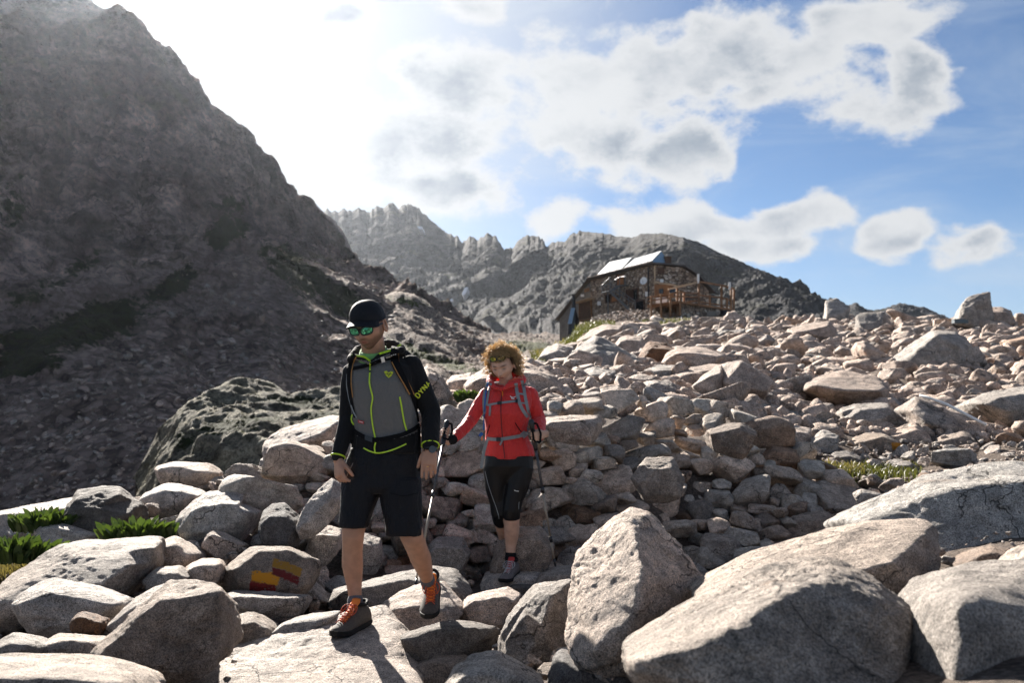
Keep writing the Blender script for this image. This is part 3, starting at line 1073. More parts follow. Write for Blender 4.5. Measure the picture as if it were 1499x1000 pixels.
hero('dark block in the shadow under the tall pointed boulder', GD, 3.5, [(800, 1000), (815, 950), (850, 960), (920, 965), (950, 1000), (900, 1060), (820, 1060)], 0.4, sub=4)
hero('shaded mottled boulder leaning left of the tall pointed one', GG, 4.2,
     [(725, 950), (740, 915), (757, 888), (780, 858), (842, 846), (842, 905), (832, 970), (797, 992), (747, 965)], 0.6,
     [(790, 868, 0.16), (812, 872, 0.10), (765, 905, 0.02), (800, 960, -0.05)], 6, 1.0, 20)
hero('lumpy sunlit boulder at the bottom edge, below the dark slab', G, 3.3, [(648, 1010), (668, 975), (697, 955), (723, 951), (763, 975), (802, 1003), (800, 1060), (660, 1060)], 0.4, sub=5)
# --- centre foreground
hero('large flat sunlit slab that the man steps on', GP, 4.22,
     [(196, 1004), (262, 978), (330, 952), (430, 922), (500, 902), (560, 888), (592, 925), (618, 1010), (600, 1060), (220, 1060)], 1.05,
     [(225, 1030, 0.0), (380, 1010, 0.0), (520, 1012, 0.0), (606, 1020, 0.0), (300, 985, 0.25), (480, 948, 0.55)], 6, 0.8, 26, sink=0.2, top=1.0, chips=0)
hero('rounded sunlit boulder behind the flat slab, between the feet of the man', GP, 5.35,
     [(538, 902), (560, 882), (582, 868), (613, 856), (650, 852), (668, 872), (680, 892), (625, 922), (590, 934)], 0.62,
     [(575, 893, 0.12), (610, 888, 0.1), (645, 893, 0.1), (655, 870, 0.4)], 5, 0.8, 20)
hero('long grey slab in half shade behind the man', GG, 6.0,
     [(478, 885), (486, 862), (548, 850), (590, 842), (632, 828), (668, 832), (690, 880), (640, 905), (520, 905)], 0.7, sub=5, rough=0.7)
hero('dark brown slab with a thin bright upper edge at the bottom centre', GD, 4.75,
     [(585, 932), (615, 920), (650, 910), (700, 910), (733, 916), (722, 948), (667, 970), (613, 1000), (605, 960)], 0.34,
     [(590, 938, -0.06), (650, 918, -0.06), (722, 922, -0.05), (640, 985, -0.1)], 5, 0.9, 24, top=0.5)
hero('brown rock in shadow beneath the thin edged slab', GB, 4.5, [(600, 975), (640, 950), (690, 950), (705, 975), (690, 1020), (620, 1030)], 0.4, sub=4)
hero('bright angular rock right of the back foot of the man', GP, 5.5, [(667, 898), (680, 880), (695, 866), (740, 857), (762, 872), (735, 918), (695, 908)], 0.45, sub=5)
hero('sunlit rock that the woman steps on', GP, 6.75, [(702, 858), (712, 838), (735, 832), (790, 828), (810, 838), (800, 866), (760, 874), (712, 876)], 0.55, sub=5, rough=0.7, fk=0.7)
hero('flat grey rock under the trekking pole of the woman', GG, 6.6, [(775, 862), (790, 842), (812, 829), (845, 828), (852, 855), (820, 872)], 0.5, sub=4)
hero('dark low rock just under the shoe of the woman', GD, 6.55, [(735, 866), (752, 856), (778, 856), (790, 866), (770, 876)], 0.25, sub=4)
# --- left foreground
hero('sunlit slab cut by the lower left corner', G, 3.0, [(-90, 970), (0, 960), (92, 956), (160, 970), (200, 1002), (200, 1060), (-90, 1080)], 0.6, sub=5, fk=0.75)
hero('large brown pink wedge with a shaded front in the lower left', GB, 3.95,
     [(130, 957), (228, 880), (250, 850), (316, 855), (334, 880), (328, 950), (224, 992), (196, 1000)], 0.55,
     [(231, 884, 0.0), (320, 868, 0.08), (150, 958, -0.02), (225, 980, -0.06)], 6, 1.0, 44, chips=0, notch=1)
hero('long sunlit boulder behind the brown pink wedge', G, 4.5, [(148, 925), (185, 886), (232, 858), (262, 850), (300, 862), (280, 930), (200, 935)], 0.5, sub=4)
hero('very large inclined slab at the left edge, flecked with rusty stains', G, 5.2,
     [(-60, 905), (0, 856), (28, 834), (108, 789), (170, 787), (236, 789), (228, 824), (156, 866), (84, 862), (20, 905)], 1.0,
     [(0, 880, 0.05), (110, 815, 0.35), (170, 812, 0.35), (222, 806, 0.4), (150, 856, 0.05)], 6, 0.7, 22)
hero('rounded pale grey boulder in front of the large inclined slab', GP, 4.8, [(14, 886), (40, 862), (76, 845), (110, 852), (144, 866), (190, 876), (182, 898), (120, 918), (44, 914)], 0.6, sub=5)
hero('small orange brown stone perched in the lower left', GRR, 4.45, [(100, 918), (104, 904), (116, 893), (130, 898), (148, 912), (144, 925), (118, 926)], 0.2, sub=4)
hero('flat pale rock under the small orange brown stone', GP, 4.1, [(44, 952), (60, 940), (96, 925), (162, 932), (140, 958), (60, 962)], 0.5, sub=5)
hero('grey shaded rock at the left edge above the corner slab', GG, 3.9, [(-40, 962), (0, 938), (20, 926), (44, 935), (50, 960), (0, 975)], 0.4, sub=4)
hero('rock with yellow and red trail marks painted on its face', rock_material('painted_marker_rock', (0.33, 0.25, 0.19), (0.27, 0.24, 0.21), painted={'wob': 0.035, 'bands': [
    (-.068, .086, -.012, .045, -.12, (0.80, 0.34, 0.02), 0), (-.072, .075, -.062, -.010, -.12, (0.22, 0.018, 0.016), 0),
    (.035, .205, .085, .125, -.33, (0.42, 0.22, 0.03), 0), (.04, .20, .045, .083, -.33, (0.18, 0.018, 0.016), 0)]}), 5.7,
     [(318, 846), (340, 822), (368, 800), (424, 802), (452, 812), (470, 826), (454, 858), (436, 870), (368, 862), (332, 854)], 0.5,
     [(345, 838, 0.0), (380, 808, 0.12), (420, 806, 0.15), (455, 820, 0.12), (440, 862, -0.02), (350, 856, -0.02)], 5, 0.7, 22)
hero('large rounded boulder on the left terrace, dark seam across it', G, 6.7, [(258, 764), (276, 742), (296, 724), (330, 717), (350, 720), (382, 742), (354, 775), (288, 792), (264, 782)], 0.75, sub=5)
hero('dark shaded boulder beside the green dock leaves', GD, 7.2, [(84, 768), (100, 735), (114, 718), (150, 711), (176, 713), (202, 740), (190, 768), (148, 784), (100, 780)], 0.6, sub=5)
hero('bright low boulder behind the green dock leaves', GP, 8.2, [(200, 735), (210, 722), (246, 707), (285, 712), (298, 722), (270, 742), (226, 742)], 0.6, sub=4)
hero('long thin slab lying level on the edge of the left terrace', G, 9.3, [(226, 688), (232, 680), (250, 675), (306, 678), (310, 694), (280, 700), (232, 696)], 0.7, sub=4, rough=0.7)
hero('big bright tilted slab on the skyline just left of the man', GP, 8.8, [(382, 668), (386, 645), (410, 630), (446, 618), (500, 604), (512, 632), (445, 658), (404, 674)], 0.9,
     [(390, 664, 0.0), (440, 650, 0.05), (500, 626, 0.1)], 5, 0.8, 24)
hero('inclined grey slab leaning behind the right hand of the man', GP, 6.35, [(432, 776), (440, 752), (462, 722), (486, 699), (503, 712), (503, 734), (480, 757), (456, 774)], 0.35,
     [(445, 768, 0.0), (470, 742, 0.05), (492, 720, 0.08)], 5, 0.8, 24)
hero('brown black blotched rock left of the man, above the painted one', GD, 6.4, [(374, 778), (380, 756), (398, 738), (418, 736), (440, 760), (436, 788), (420, 802), (388, 798)], 0.4, sub=5)
hero('grey angular rock between the dock leaves and the painted rock', GP, 6.0, [(222, 806), (232, 792), (256, 783), (284, 810), (276, 826), (250, 830), (226, 826)], 0.5, sub=4)
hero('pale rounded rock left of the painted one', GP, 5.6, [(262, 848), (275, 828), (296, 818), (322, 817), (318, 846), (290, 854)], 0.4, sub=4)
hero('low grey rock in front of the large terrace boulder', GG, 5.4, [(208, 850), (230, 830), (264, 828), (275, 845), (250, 862), (220, 860)], 0.4, sub=4)
hero('layered flat slab in front of the painted rock', GG, 5.35, [(318, 870), (340, 864), (420, 870), (450, 874), (444, 890), (380, 898), (325, 890)], 0.5, sub=5, rough=1.4)
hero('narrow sunlit slab left of the front shoe of the man', G, 4.95, [(394, 930), (412, 912), (440, 903), (500, 896), (480, 912), (430, 926)], 0.5, sub=4)
hero('broken grey rock below the layered slab', GG, 4.9, [(330, 942), (336, 918), (350, 900), (372, 894), (396, 915), (402, 932), (370, 950)], 0.4, sub=5)
hero('slanting slab reaching to the edge of the drop on the far left', GP, 9.0, [(-60, 790), (-60, 762), (0, 752), (70, 735), (130, 724), (160, 728), (90, 755), (0, 785)], 0.9, sub=5, rough=0.6)
hero('small grey rock left of the dark shaded boulder', GP, 7.0, [(44, 785), (56, 768), (84, 762), (120, 775), (146, 784), (130, 796), (70, 798)], 0.4, sub=4)
# --- boulder field up to the hut
hero('largest pink boulder in the field, left below the hut', GF, 19, [(820, 552), (828, 528), (844, 508), (864, 492), (900, 506), (958, 536), (930, 556), (885, 572), (840, 566)], 2.4,
     [(850, 545, 0.2), (872, 515, 0.6), (905, 530, 0.4), (940, 548, 0.3)], 5, 1.0, 22)
hero('cracked grey slab in front of the largest pink boulder', GF, 16.5, [(822, 568), (838, 550), (869, 537), (900, 543), (896, 556), (864, 569)], 1.4, sub=5)
hero('broad white boulder right behind the shoulder of the woman', GF, 12.5, [(735, 545), (748, 528), (775, 532), (805, 545), (830, 571), (800, 584), (750, 586)], 1.6, sub=5)
hero('pale boulder between the two hikers', GF, 12.5, [(676, 570), (688, 552), (708, 540), (735, 545), (745, 575), (700, 590)], 1.2, sub=5)
hero('pale pointed boulder right beside the sleeve of the man', GF, 11.5, [(612, 580), (616, 545), (626, 532), (645, 550), (662, 580), (650, 596)], 1.0, sub=5)
hero('low bright boulder between the hikers, behind the green shrub', GF, 14.5, [(650, 562), (664, 550), (690, 545), (690, 560), (670, 572)], 1.0, sub=5)
hero('grey pink boulder up by the grassy bank', GF, 23, [(786, 527), (798, 512), (815, 502), (841, 508), (838, 520), (812, 532)], 1.8, sub=5)
hero('boulder under the grassy bank behind the head of the woman', GF, 19, [(762, 545), (768, 530), (790, 526), (815, 540), (820, 556), (790, 560)], 1.5, sub=5)
hero('round topped boulder on the grass slope left of the hut', GF, 34, [(846, 496), (868, 482), (890, 474), (912, 476), (904, 494), (872, 502)], 3.0, sub=5)
hero('boulder behind the rust brown one', GF, 24, [(900, 506), (905, 496), (918, 491), (940, 494), (948, 512), (935, 524)], 1.8, sub=5)
hero('rust brown boulder with a dark side', GRR, 21, [(936, 520), (942, 508), (951, 499), (972, 503), (995, 509), (975, 531), (960, 538)], 1.4, sub=5)
hero('long block boulder under the right part of the hut', GF, 19, [(971, 530), (978, 516), (988, 510), (1023, 507), (1063, 521), (1040, 530), (1002, 543)], 1.8, sub=5)
hero('slanting grey face of rock below the long block', GF, 17, [(972, 556), (1000, 542), (1060, 528), (1040, 552), (1012, 566), (985, 568)], 1.5, sub=5)
hero('white topped boulder left of the slanting face', GF, 17.5, [(930, 556), (945, 542), (962, 535), (986, 534), (996, 544), (975, 556), (948, 562)], 1.2, sub=5)
hero('blocky boulder with flat brown front, mid field', GF, 14.5, [(937, 572), (942, 560), (964, 552), (984, 560), (993, 572), (986, 584), (948, 584)], 1.0, sub=5)
hero('bright little boulder left of the blocky one', GF, 13, [(872, 584), (880, 570), (905, 563), (914, 572), (912, 586), (888, 590)], 0.8, sub=5)
hero('pointed boulder with one sunlit face, mid field', GF, 16, [(1015, 564), (1036, 546), (1057, 533), (1062, 560), (1040, 570)], 1.4, sub=5)
hero('big tent shaped boulder right of the pointed one', GF, 16, [(1054, 534), (1085, 527), (1132, 556), (1124, 572), (1067, 570), (1058, 552)], 1.6,
     [(1060, 560, 0.0), (1086, 530, 0.3), (1088, 566, -0.1), (1120, 568, 0.3)], 5, 0.8, 26)
hero('pale topped long boulder near the skyline', GF, 38, [(1154, 484), (1180, 475), (1218, 472), (1230, 494), (1220, 505), (1178, 494)], 3.4, sub=5)
hero('large leaning slab in the right of the boulder field', GF, 27, [(1314, 530), (1340, 508), (1363, 484), (1384, 488), (1410, 487), (1426, 512), (1394, 527), (1332, 540)], 2.6,
     [(1325, 532, 0.0), (1370, 492, 0.4), (1400, 505, 0.3), (1395, 524, 0.2)], 5, 0.9, 26)
hero('tilted block left of the large leaning slab', GF, 28, [(1253, 502), (1265, 497), (1303, 523), (1280, 536)], 1.6, sub=5)
hero('overhanging flat topped boulder with black shade beneath', GF, 18, [(1180, 562), (1204, 550), (1234, 542), (1280, 545), (1300, 568), (1300, 580), (1262, 580), (1226, 574)], 2.2,
     [(1190, 567, -0.3), (1240, 572, -0.4), (1298, 574, -0.2)], 5, 0.8, 26)
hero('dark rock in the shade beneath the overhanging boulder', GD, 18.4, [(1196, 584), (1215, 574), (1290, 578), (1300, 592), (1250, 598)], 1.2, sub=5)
hero('blunt pink boulder below the overhanging one', GF, 15.5, [(1230, 602), (1250, 592), (1303, 588), (1318, 616), (1270, 626), (1238, 616)], 1.5, sub=5)
hero('long ramp shaped boulder that carries the white hose', GF, 15, [(1310, 602), (1341, 580), (1362, 588), (1400, 602), (1446, 628), (1394, 634), (1330, 620)], 1.6,
     [(1330, 606, 0.2), (1345, 586, 0.5), (1420, 626, 0.1), (1360, 622, -0.1)], 5, 0.8, 24)
hero('boulder with an orange and red trail mark, right of the wall', rock_material('second_marker_rock', (0.36, 0.26, 0.19), (0.29, 0.25, 0.21), fine=0.8, painted={'wob': 0.01, 'bands': [
    (.13, .33, .02, .12, 0, (0.55, 0.22, 0.02), 0), (.13, .33, -.07, .015, 0, (0.20, 0.025, 0.02), 0)]}), 13.3,
     [(1242, 656), (1250, 640), (1268, 634), (1300, 634), (1324, 644), (1326, 668), (1276, 676), (1248, 668)], 1.0,
     [(1250, 650, 0.1), (1290, 640, 0.05), (1322, 648, 0.05), (1318, 668, 0.0), (1260, 668, 0.0)], 5, 0.6, 24)
hero('broad triangular boulder behind the second trail mark', GF, 14.2, [(1286, 640), (1310, 626), (1341, 618), (1370, 640), (1396, 667), (1327, 672)], 1.5, sub=5)
hero('angular brown boulder right of the broad triangular one', GB, 14.0, [(1370, 646), (1390, 636), (1411, 629), (1434, 641), (1427, 656), (1394, 666)], 1.1, sub=5)
hero('squat square boulder right above the end of the wall', GF, 12.6, [(1130, 628), (1156, 621), (1188, 628), (1189, 650), (1150, 656), (1133, 648)], 1.0, sub=5)
hero('grey angular boulder beside the squat square one', GG, 12.4, [(1186, 644), (1204, 629), (1228, 636), (1226, 664), (1200, 670)], 0.8, sub=5)
hero('low black boulder at the edge of the grass patch', GD, 11.6, [(1207, 684), (1222, 662), (1240, 660), (1262, 670), (1254, 690)], 0.8, sub=5)
hero('wide grey ledge of rock at the right edge of the field', GF, 15.5, [(1424, 584), (1464, 571), (1540, 568), (1560, 602), (1480, 606)], 2.2, sub=5)
hero('tall pinnacle boulder standing on the skyline at the right', GF, 44, [(1405, 470), (1409, 450), (1416, 437), (1432, 430), (1449, 427), (1452, 450), (1456, 474), (1430, 480)], 1.6,
     [(1410, 466, 0.0), (1430, 440, 0.2), (1444, 436, 0.2), (1446, 470, 0.1)], 5, 1.0, 26, top=0.5)
hero('wide boulder leaning against the skyline pinnacle', GF, 45, [(1446, 478), (1449, 451), (1466, 449), (1482, 456), (1488, 478)], 2.2, sub=5)
print('heroes', time.time() - T0)

# --- the dry stone wall behind the woman
wall = empty('dry_stone_wall', (0, 7.6, g1(0, 7.4)))
tag(wall, 'rough dry stone wall of stacked granite behind the two hikers', 'wall')
bpy.context.view_layer.update()
rng = np.random.RandomState(4)
WT = [(395, 700), (430, 690), (470, 665), (520, 640), (600, 622), (640, 612), (690, 603), (760, 598), (800, 606), (850, 600), (900, 592), (960, 590), (1010, 600), (1060, 605), (1110, 622), (1150, 650), (1200, 680), (1250, 720), (1262, 740)]
WB = [(395, 780), (430, 850), (520, 852), (600, 848), (680, 846), (760, 842), (840, 836), (900, 842), (960, 860), (1020, 870), (1070, 835), (1120, 805), (1180, 780), (1240, 765), (1262, 755)]


def wtop(x):
    return np.interp(x, [p[0] for p in WT], [p[1] for p in WT])


def wbot(x):
    return np.interp(x, [p[0] for p in WB], [p[1] for p in WB])


def wallY(px, py):
    b = wbot(px)
    h = (b - py) / 230.0
    base = np.interp(px, [395, 500, 760, 900, 1100, 1262], [6.9, 7.05, 7.35, 7.3, 8.0, 9.2])
    return base + h * np.interp(px, [395, 700, 900, 1262], [1.5, 1.15, 2.0, 3.2])


seeds = []
tries = 0
while tries < 26000 and len(seeds) < 330:
    tries += 1
    x = rng.uniform(395, 1262)
    y = rng.uniform(wtop(x) - 4, wbot(x) + 6)
    r = rng.choice([13, 17, 21, 26, 33], p=[.18, .3, .28, .17, .07]) * np.interp(tries, [0, 7000, 26000], [1.2, 0.86, 0.58])
    if all(((x - s[0]) / 1.5) ** 2 + (y - s[1]) ** 2 > (0.5 * (r + s[2])) ** 2 * 1.32 for s in seeds):
        seeds.append((x, y, r))
S_ = np.array(seeds)
print('wall stones', len(S_))
CAPS = [(820, 622)]
nwall = 0
for i, (sx_, sy_, sr) in enumerate(S_):
    # cell of the weighted diagram, clipped to a box, becomes the stone's front
    tilt = rng.normal() * 0.30
    W, H = sr * 1.6, sr * 1.0
    ct, st_ = math.cos(tilt), math.sin(tilt)
    poly = [(-W, -H), (W, -H), (W, H), (-W, H)]
    poly = [(a * ct - b * st_, a * st_ + b * ct) for a, b in poly]
    for j in range(len(S_)):
        if j == i:
            continue
        dx, dy = S_[j, 0] - sx_, S_[j, 1] - sy_
        if abs(dx) > 110 or abs(dy) > 90:
            continue
        w = sr / (sr + S_[j, 2])
        nx, ny = dx / 2.25, dy
        c = (nx * dx + ny * dy) * w
        out = []
        for a, b in zip(poly, poly[1:] + poly[:1]):
            da, db = a[0] * nx + a[1] * ny - c, b[0] * nx + b[1] * ny - c
            if da <= 0:
                out.append(a)
            if (da < 0) != (db < 0) and abs(da - db) > 1e-9:
                t = da / (da - db)
                out.append((a[0] + (b[0] - a[0]) * t, a[1] + (b[1] - a[1]) * t))
        poly = out
        if len(poly) < 3:
            break
    if len(poly) < 3:
        continue
    pp = np.array(poly)
    pc = pp.mean(0)
    Yw = float(wallY(sx_, sy_)) + rng.normal() * 0.07
    mpp = Yw / F
    dep = sr * mpp * rng.uniform(1.3, 2.0)
    hw = (pp[:, 0].max() - pp[:, 0].min()) / 2 * mpp * 0.98
    hh = (pp[:, 1].max() - pp[:, 1].min()) / 2 * mpp * 0.86
    ns, hs = random_planes(rng)
    V, Fc = polyrock(ns, hs * 1.14, (1, 1, 1), 4, 24, 0.8, i * 7 + 1, 1, 1)
    V = V * np.array([hw, max(hw, hh) * rng.uniform(0.9, 1.3), hh])
    ea = Matrix.Rotation(rng.normal() * 0.16, 3, 'Y') @ Matrix.Rotation(rng.normal() * 0.25, 3, 'Z') @ Matrix.Rotation(rng.normal() * 0.22 + 0.12, 3, 'X')
    V = V @ np.array(ea).T
    c = at(sx_ + pc[0], sy_ + pc[1], Yw + 0.35 * hw + 0.1)
    me = mesh_np('stone', V, Fc)
    mt = M_rock_wall if rng.rand() < 0.72 else (M_rock_grey if rng.rand() < 0.6 else (M_rock_brown if rng.rand() < 0.8 else M_rock_rust))
    ob = link('stone', me, mt)
    ob.parent = wall
    ob.location = Vector(c) - wall.location
    nwall += 1
print('wall', nwall, time.time() - T0)
# long cap stones and bigger stones of the wall
def wallstone(mat, Y, outline, depth, sub=5, label=None, **k):
    ob = hero('x', mat, Y, outline, depth, sub=sub, **k)
    ob.name = 'stone'
    del ob['category']
    del ob['label']
    if label:
        ob['label'] = label
    ob.location = Vector(ob.location) - wall.location
    ob.parent = wall


wallstone(GP, 7.75, [(790, 622), (800, 611), (840, 608), (880, 612), (884, 630), (870, 640), (806, 632)], 0.5, label='long pale cap stone')
wallstone(GG, 7.35, [(924, 700), (945, 670), (985, 668), (1004, 705), (995, 726), (940, 722)], 0.4)
wallstone(GB, 8.3, [(1034, 632), (1060, 622), (1090, 618), (1112, 638), (1090, 660), (1042, 648)], 0.5)
wallstone(GB, 6.95, [(716, 845), (722, 800), (745, 775), (790, 770), (812, 800), (800, 838)], 0.35, label='large rusty brown base stone')
wallstone(GG, 6.95, [(625, 830), (628, 795), (640, 786), (678, 788), (690, 812), (676, 838), (640, 840)], 0.35)
wallstone(G, 6.9, [(500, 830), (505, 785), (530, 778), (558, 790), (558, 825), (530, 838)], 0.35)
wallstone(G, 6.75, [(445, 815), (452, 775), (475, 768), (500, 775), (496, 800), (470, 822)], 0.35)

# --- loose boulders, one by one
ZONES = {
    'terrace': ('loose {c} rock among the boulders on the left terrace', 'rocks of the left terrace'),
    'near': ('loose {c} rock between the large boulders at the bottom of the slope', 'rocks between the near boulders'),
    'field': ('{c} boulder in the rubble field between the wall and the hut', 'boulders of the field below the hut'),
    'upper': ('{c} boulder high in the rubble field right of the hut', 'boulders of the upper right field'),
}
COLOURS = [('pinkish', GF, G), ('grey', GF, GG), ('pale', GF, GP), ('brown', GB, GB)]
LIB = []
for k in range(26):
    rg = np.random.RandomState(100 + k)
    ns, hs = random_planes(rg)
    V, Fc = polyrock(ns, hs, (1, 1, 1), 5 if k < 14 else 4, 22, 1.0, 500 + k, 2)
    LIB.append(mesh_np('boulder', V, Fc))


def px_density_size(px, py):
    if py > 700:
        return 15, 38
    if py > 600:
        return 14, 50
    if py > 520:
        return 12, 42
    return 10, 34


cands = []
rng = np.random.RandomState(12)
FIELD = [(640, 600), (640, 575), (700, 560), (760, 545), (800, 520), (840, 500), (880, 482), (950, 474), (1080, 468), (1200, 464), (1340, 462), (1640, 470), (1640, 690), (1330, 690), (1230, 690), (1120, 620), (1000, 600), (800, 600)]
TERR = [(-60, 800), (-60, 765), (130, 728), (200, 695), (340, 690), (400, 640), (500, 606), (640, 585), (640, 620), (500, 660), (430, 700), (440, 820), (520, 860), (480, 900), (300, 960), (-60, 1000)]
NEAR = [(600, 860), (720, 850), (860, 840), (1060, 830), (1220, 760), (1330, 700), (1420, 690), (1000, 900), (860, 1000), (600, 1000)]


def inside(poly, x, y):
    c = False
    for (x1, y1), (x2, y2) in zip(poly, poly[1:] + poly[:1]):
        if (y1 > y) != (y2 > y) and x < (x2 - x1) * (y - y1) / (y2 - y1) + x1:
            c = not c
    return c


placed = []
ALL = [(c[0], c[1], c[2] * 0.80, c[3] * 0.80) for c in OCC]
for T in range(15000):
    if len(placed) >= 232:
        break
    z = rng.rand()
    if z < 0.68:
        x, y = rng.uniform(640, 1600), rng.uniform(462, 700)
        if not inside(FIELD, x, y):
            continue
        zone = 'upper' if x > 1080 and y < 560 else 'field'
    elif z < 0.92:
        x, y = rng.uniform(-60, 640), rng.uniform(590, 1000)
        if not inside(TERR, x, y):
            continue
        zone = 'terrace'
    else:
        x, y = rng.uniform(600, 1400), rng.uniform(690, 1000)
        if not inside(NEAR, x, y):
            continue
        zone = 'near'
    lo, hi = px_density_size(x, y)
    shrink = np.interp(T, [0, 4000, 15000], [1.0, 0.7, 0.42])
    r = (lo + (hi - lo) * rng.rand() ** 2.2) * shrink
    rx, ry = r * 1.15, r * 0.62
    if any(((x - q[0]) / (rx + q[2])) ** 2 + ((y - q[1]) / (ry + q[3])) ** 2 < 0.62 for q in ALL):
        continue
    p = hit_ground(x, y + ry * 0.3)
    if p is None:
        continue
    ALL.append((x, y, rx, ry))
    placed.append((x, y, r, p, zone))
HN = [(o.get('label').split(',')[0], proj(np.array(o.location[:]))) for o in COL.objects if o.name.startswith('boulder') and o.get('label')]
used_labels = set()


def near_label(x, y, cname, r, word):
    size = 'small' if r < 15 else ('mid sized' if r < 24 else 'large')
    near = sorted(HN, key=lambda h: (h[1][0] - x) ** 2 + ((h[1][1] - y) * 1.3) ** 2)[:14]
    for adv in ('just', 'farther'):
        for nm, (hx, hy) in near:
            dx, dy = x - float(hx), (y - float(hy)) * 1.3
            if abs(dx) > abs(dy):
                rel = adv + (' right of the ' if dx > 0 else ' left of the ')
            else:
                rel = adv + (' below the ' if dy > 0 else ' above the ')
            lab = f'{size} {cname} {word} {rel}{nm}'.replace('the the', 'the')
            if len(lab.split()) <= 16 and lab not in used_labels:
                used_labels.add(lab)
                return lab
    return None


for i, (x, y, r, p, zone) in enumerate(placed):
    rr = r * p.y / F
    ci = rng.choice(4, p=[.38, .28, .19, .15])
    cname, mf, mn = COLOURS[ci]
    ob = bpy.data.objects.new('boulder', LIB[rng.randint(0, 14) if r > 14 else rng.randint(0, 26)])
    COL.objects.link(ob)
    ob.location = p + Vector((0, 0, rr * 0.18))
    ob.rotation_euler = (rng.normal() * 0.35, rng.normal() * 0.35, rng.uniform(0, 6.28))
    ob.scale = (rr * rng.uniform(1.0, 1.35), rr * rng.uniform(0.8, 1.2), rr * rng.uniform(0.5, 0.85))
    lab, grp = ZONES[zone]
    lab2 = near_label(x, y, cname, r, 'rock' if zone in ('terrace', 'near') else 'boulder') or lab.format(c=cname)
    tag(ob, lab2, 'boulder', cname + ' ' + grp)
    if not ob.data.materials:
        ob.data.materials.append(M_rock)
    ob.material_slots[0].link = 'OBJECT'
    ob.material_slots[0].material = mn if p.y < 12 else mf
print('boulders', len(placed), time.time() - T0)


# --- small rubble, too many to count
def stones_stuff(name, pts, sizes, lowpoly, mat, label, flat=0.6, seed=1, lift=0.1):
    rg = np.random.RandomState(seed)
    lib = []
    for k in range(10):
        ns, hs = random_planes(np.random.RandomState(seed * 31 + k))
        V, Fc = polyrock(ns, hs, (1, 1, 1), lowpoly, 24, 1.0 if lowpoly > 1 else 0.4, seed * 77 + k, 1)
        lib.append((V, Fc))
    vs, fs, off = [], [], 0
    n = len(pts)
    kk = rg.randint(0, 10, n)
    ang = rg.uniform(0, 6.28, n)
    tx, ty = rg.normal(size=n) * 0.4, rg.normal(size=n) * 0.4
    sc = np.stack([rg.uniform(0.9, 1.4, n), rg.uniform(0.75, 1.1, n), rg.uniform(flat * 0.7, flat * 1.3, n)], 1) * np.asarray(sizes)[:, None]
    for k in range(10):
        idx = np.where(kk == k)[0]
        if not len(idx):
            continue
        V, Fc = lib[k]
        A = V[None] * sc[idx][:, None, :]
        ca, sa = np.cos(tx[idx])[:, None], np.sin(tx[idx])[:, None]
        y, z = A[..., 1] * ca - A[..., 2] * sa, A[..., 1] * sa + A[..., 2] * ca
        ca, sa = np.cos(ty[idx])[:, None], np.sin(ty[idx])[:, None]
        x, z = A[..., 0] * ca + z * sa, -A[..., 0] * sa + z * ca
        ca, sa = np.cos(ang[idx])[:, None], np.sin(ang[idx])[:, None]
        x, y = x * ca - y * sa, x * sa + y * ca
        B_ = np.stack([x, y, z], -1) + np.asarray(pts)[idx][:, None, :]
        B_[..., 2] += (lift * np.asarray(sizes)[idx])[:, None]
        vs.append(B_.reshape(-1, 3))
        fs.append((Fc[None] + (off + np.arange(len(idx)) * len(V))[:, None, None]).reshape(-1, 3))
        off += len(idx) * len(V)
    me = mesh_np(name, np.concatenate(vs), np.concatenate(fs), smooth=lowpoly > 2)
    o = link(name, me, mat)
    tag(o, label, kind='stuff')
    return o


def scatter_px(n, x0, x1, y0, y1, rlo, rhi, power, seed, ok=None):
    rg = np.random.RandomState(seed)
    P_, S__ = [], []
    xs, yy, rr = rg.uniform(x0, x1, n), rg.uniform(y0, y1, n), rlo + (rhi - rlo) * rg.rand(n) ** power
    for x, y, r in zip(xs, yy, rr):
        if ok is not None and not ok(x, y):
            continue
        p = hit_ground(x, y)
        if p is None or p.y > 110:
            continue
        P_.append(p[:])
        S__.append(r * p.y / F)
    return np.array(P_), np.array(S__)


def in_wall(x, y):
    return 400 < x < 1255 and wtop(x) + 6 < y < wbot(x) - 4


def hutgrass(x, y):
    return ell(x, y, 835, 500, 60, 20, -0.5) > 0.15 or ell(x, y, 1255, 690, 80, 10) > 0.3


a, b = scatter_px(6500, 600, 1620, 458, 700, 1.8, 6.5, 1.8, 3, lambda x, y: not in_wall(x, y) and not hutgrass(x, y) and y > 462)
stones_stuff('rubble', a, b, 1, M_rubble, 'countless small broken stones between the boulders', seed=2)
a, b = scatter_px(1500, 640, 1640, 466, 640, 9, 22, 1.5, 16, lambda x, y: not in_wall(x, y) and not hutgrass(x, y) and inside(FIELD, x, y))
b = b * np.interp(a[:, 1], [10, 30, 60], [1.0, 0.95, 0.75])
stones_stuff('rubble', a, b, 3, M_rock_far, 'angular blocks packed between the larger boulders of the field', seed=15, lift=0.2)
a, b = scatter_px(2600, 640, 1620, 466, 640, 4, 10, 1.4, 15, lambda x, y: not in_wall(x, y) and not hutgrass(x, y) and inside(FIELD, x, y) and (y > 520 or (x * 7 + y * 3) % 10 < 6))
stones_stuff('rubble', a, b, 2, M_rock_far, 'broken blocks heaped between the larger boulders of the field', seed=14, lift=0.25)
a, b = scatter_px(1800, 600, 1620, 470, 705, 5, 12, 1.6, 5, lambda x, y: not in_wall(x, y) and not hutgrass(x, y))
stones_stuff('rubble', a, b, 2, M_rubble, 'broken stones filling the gaps of the boulder field', seed=4)
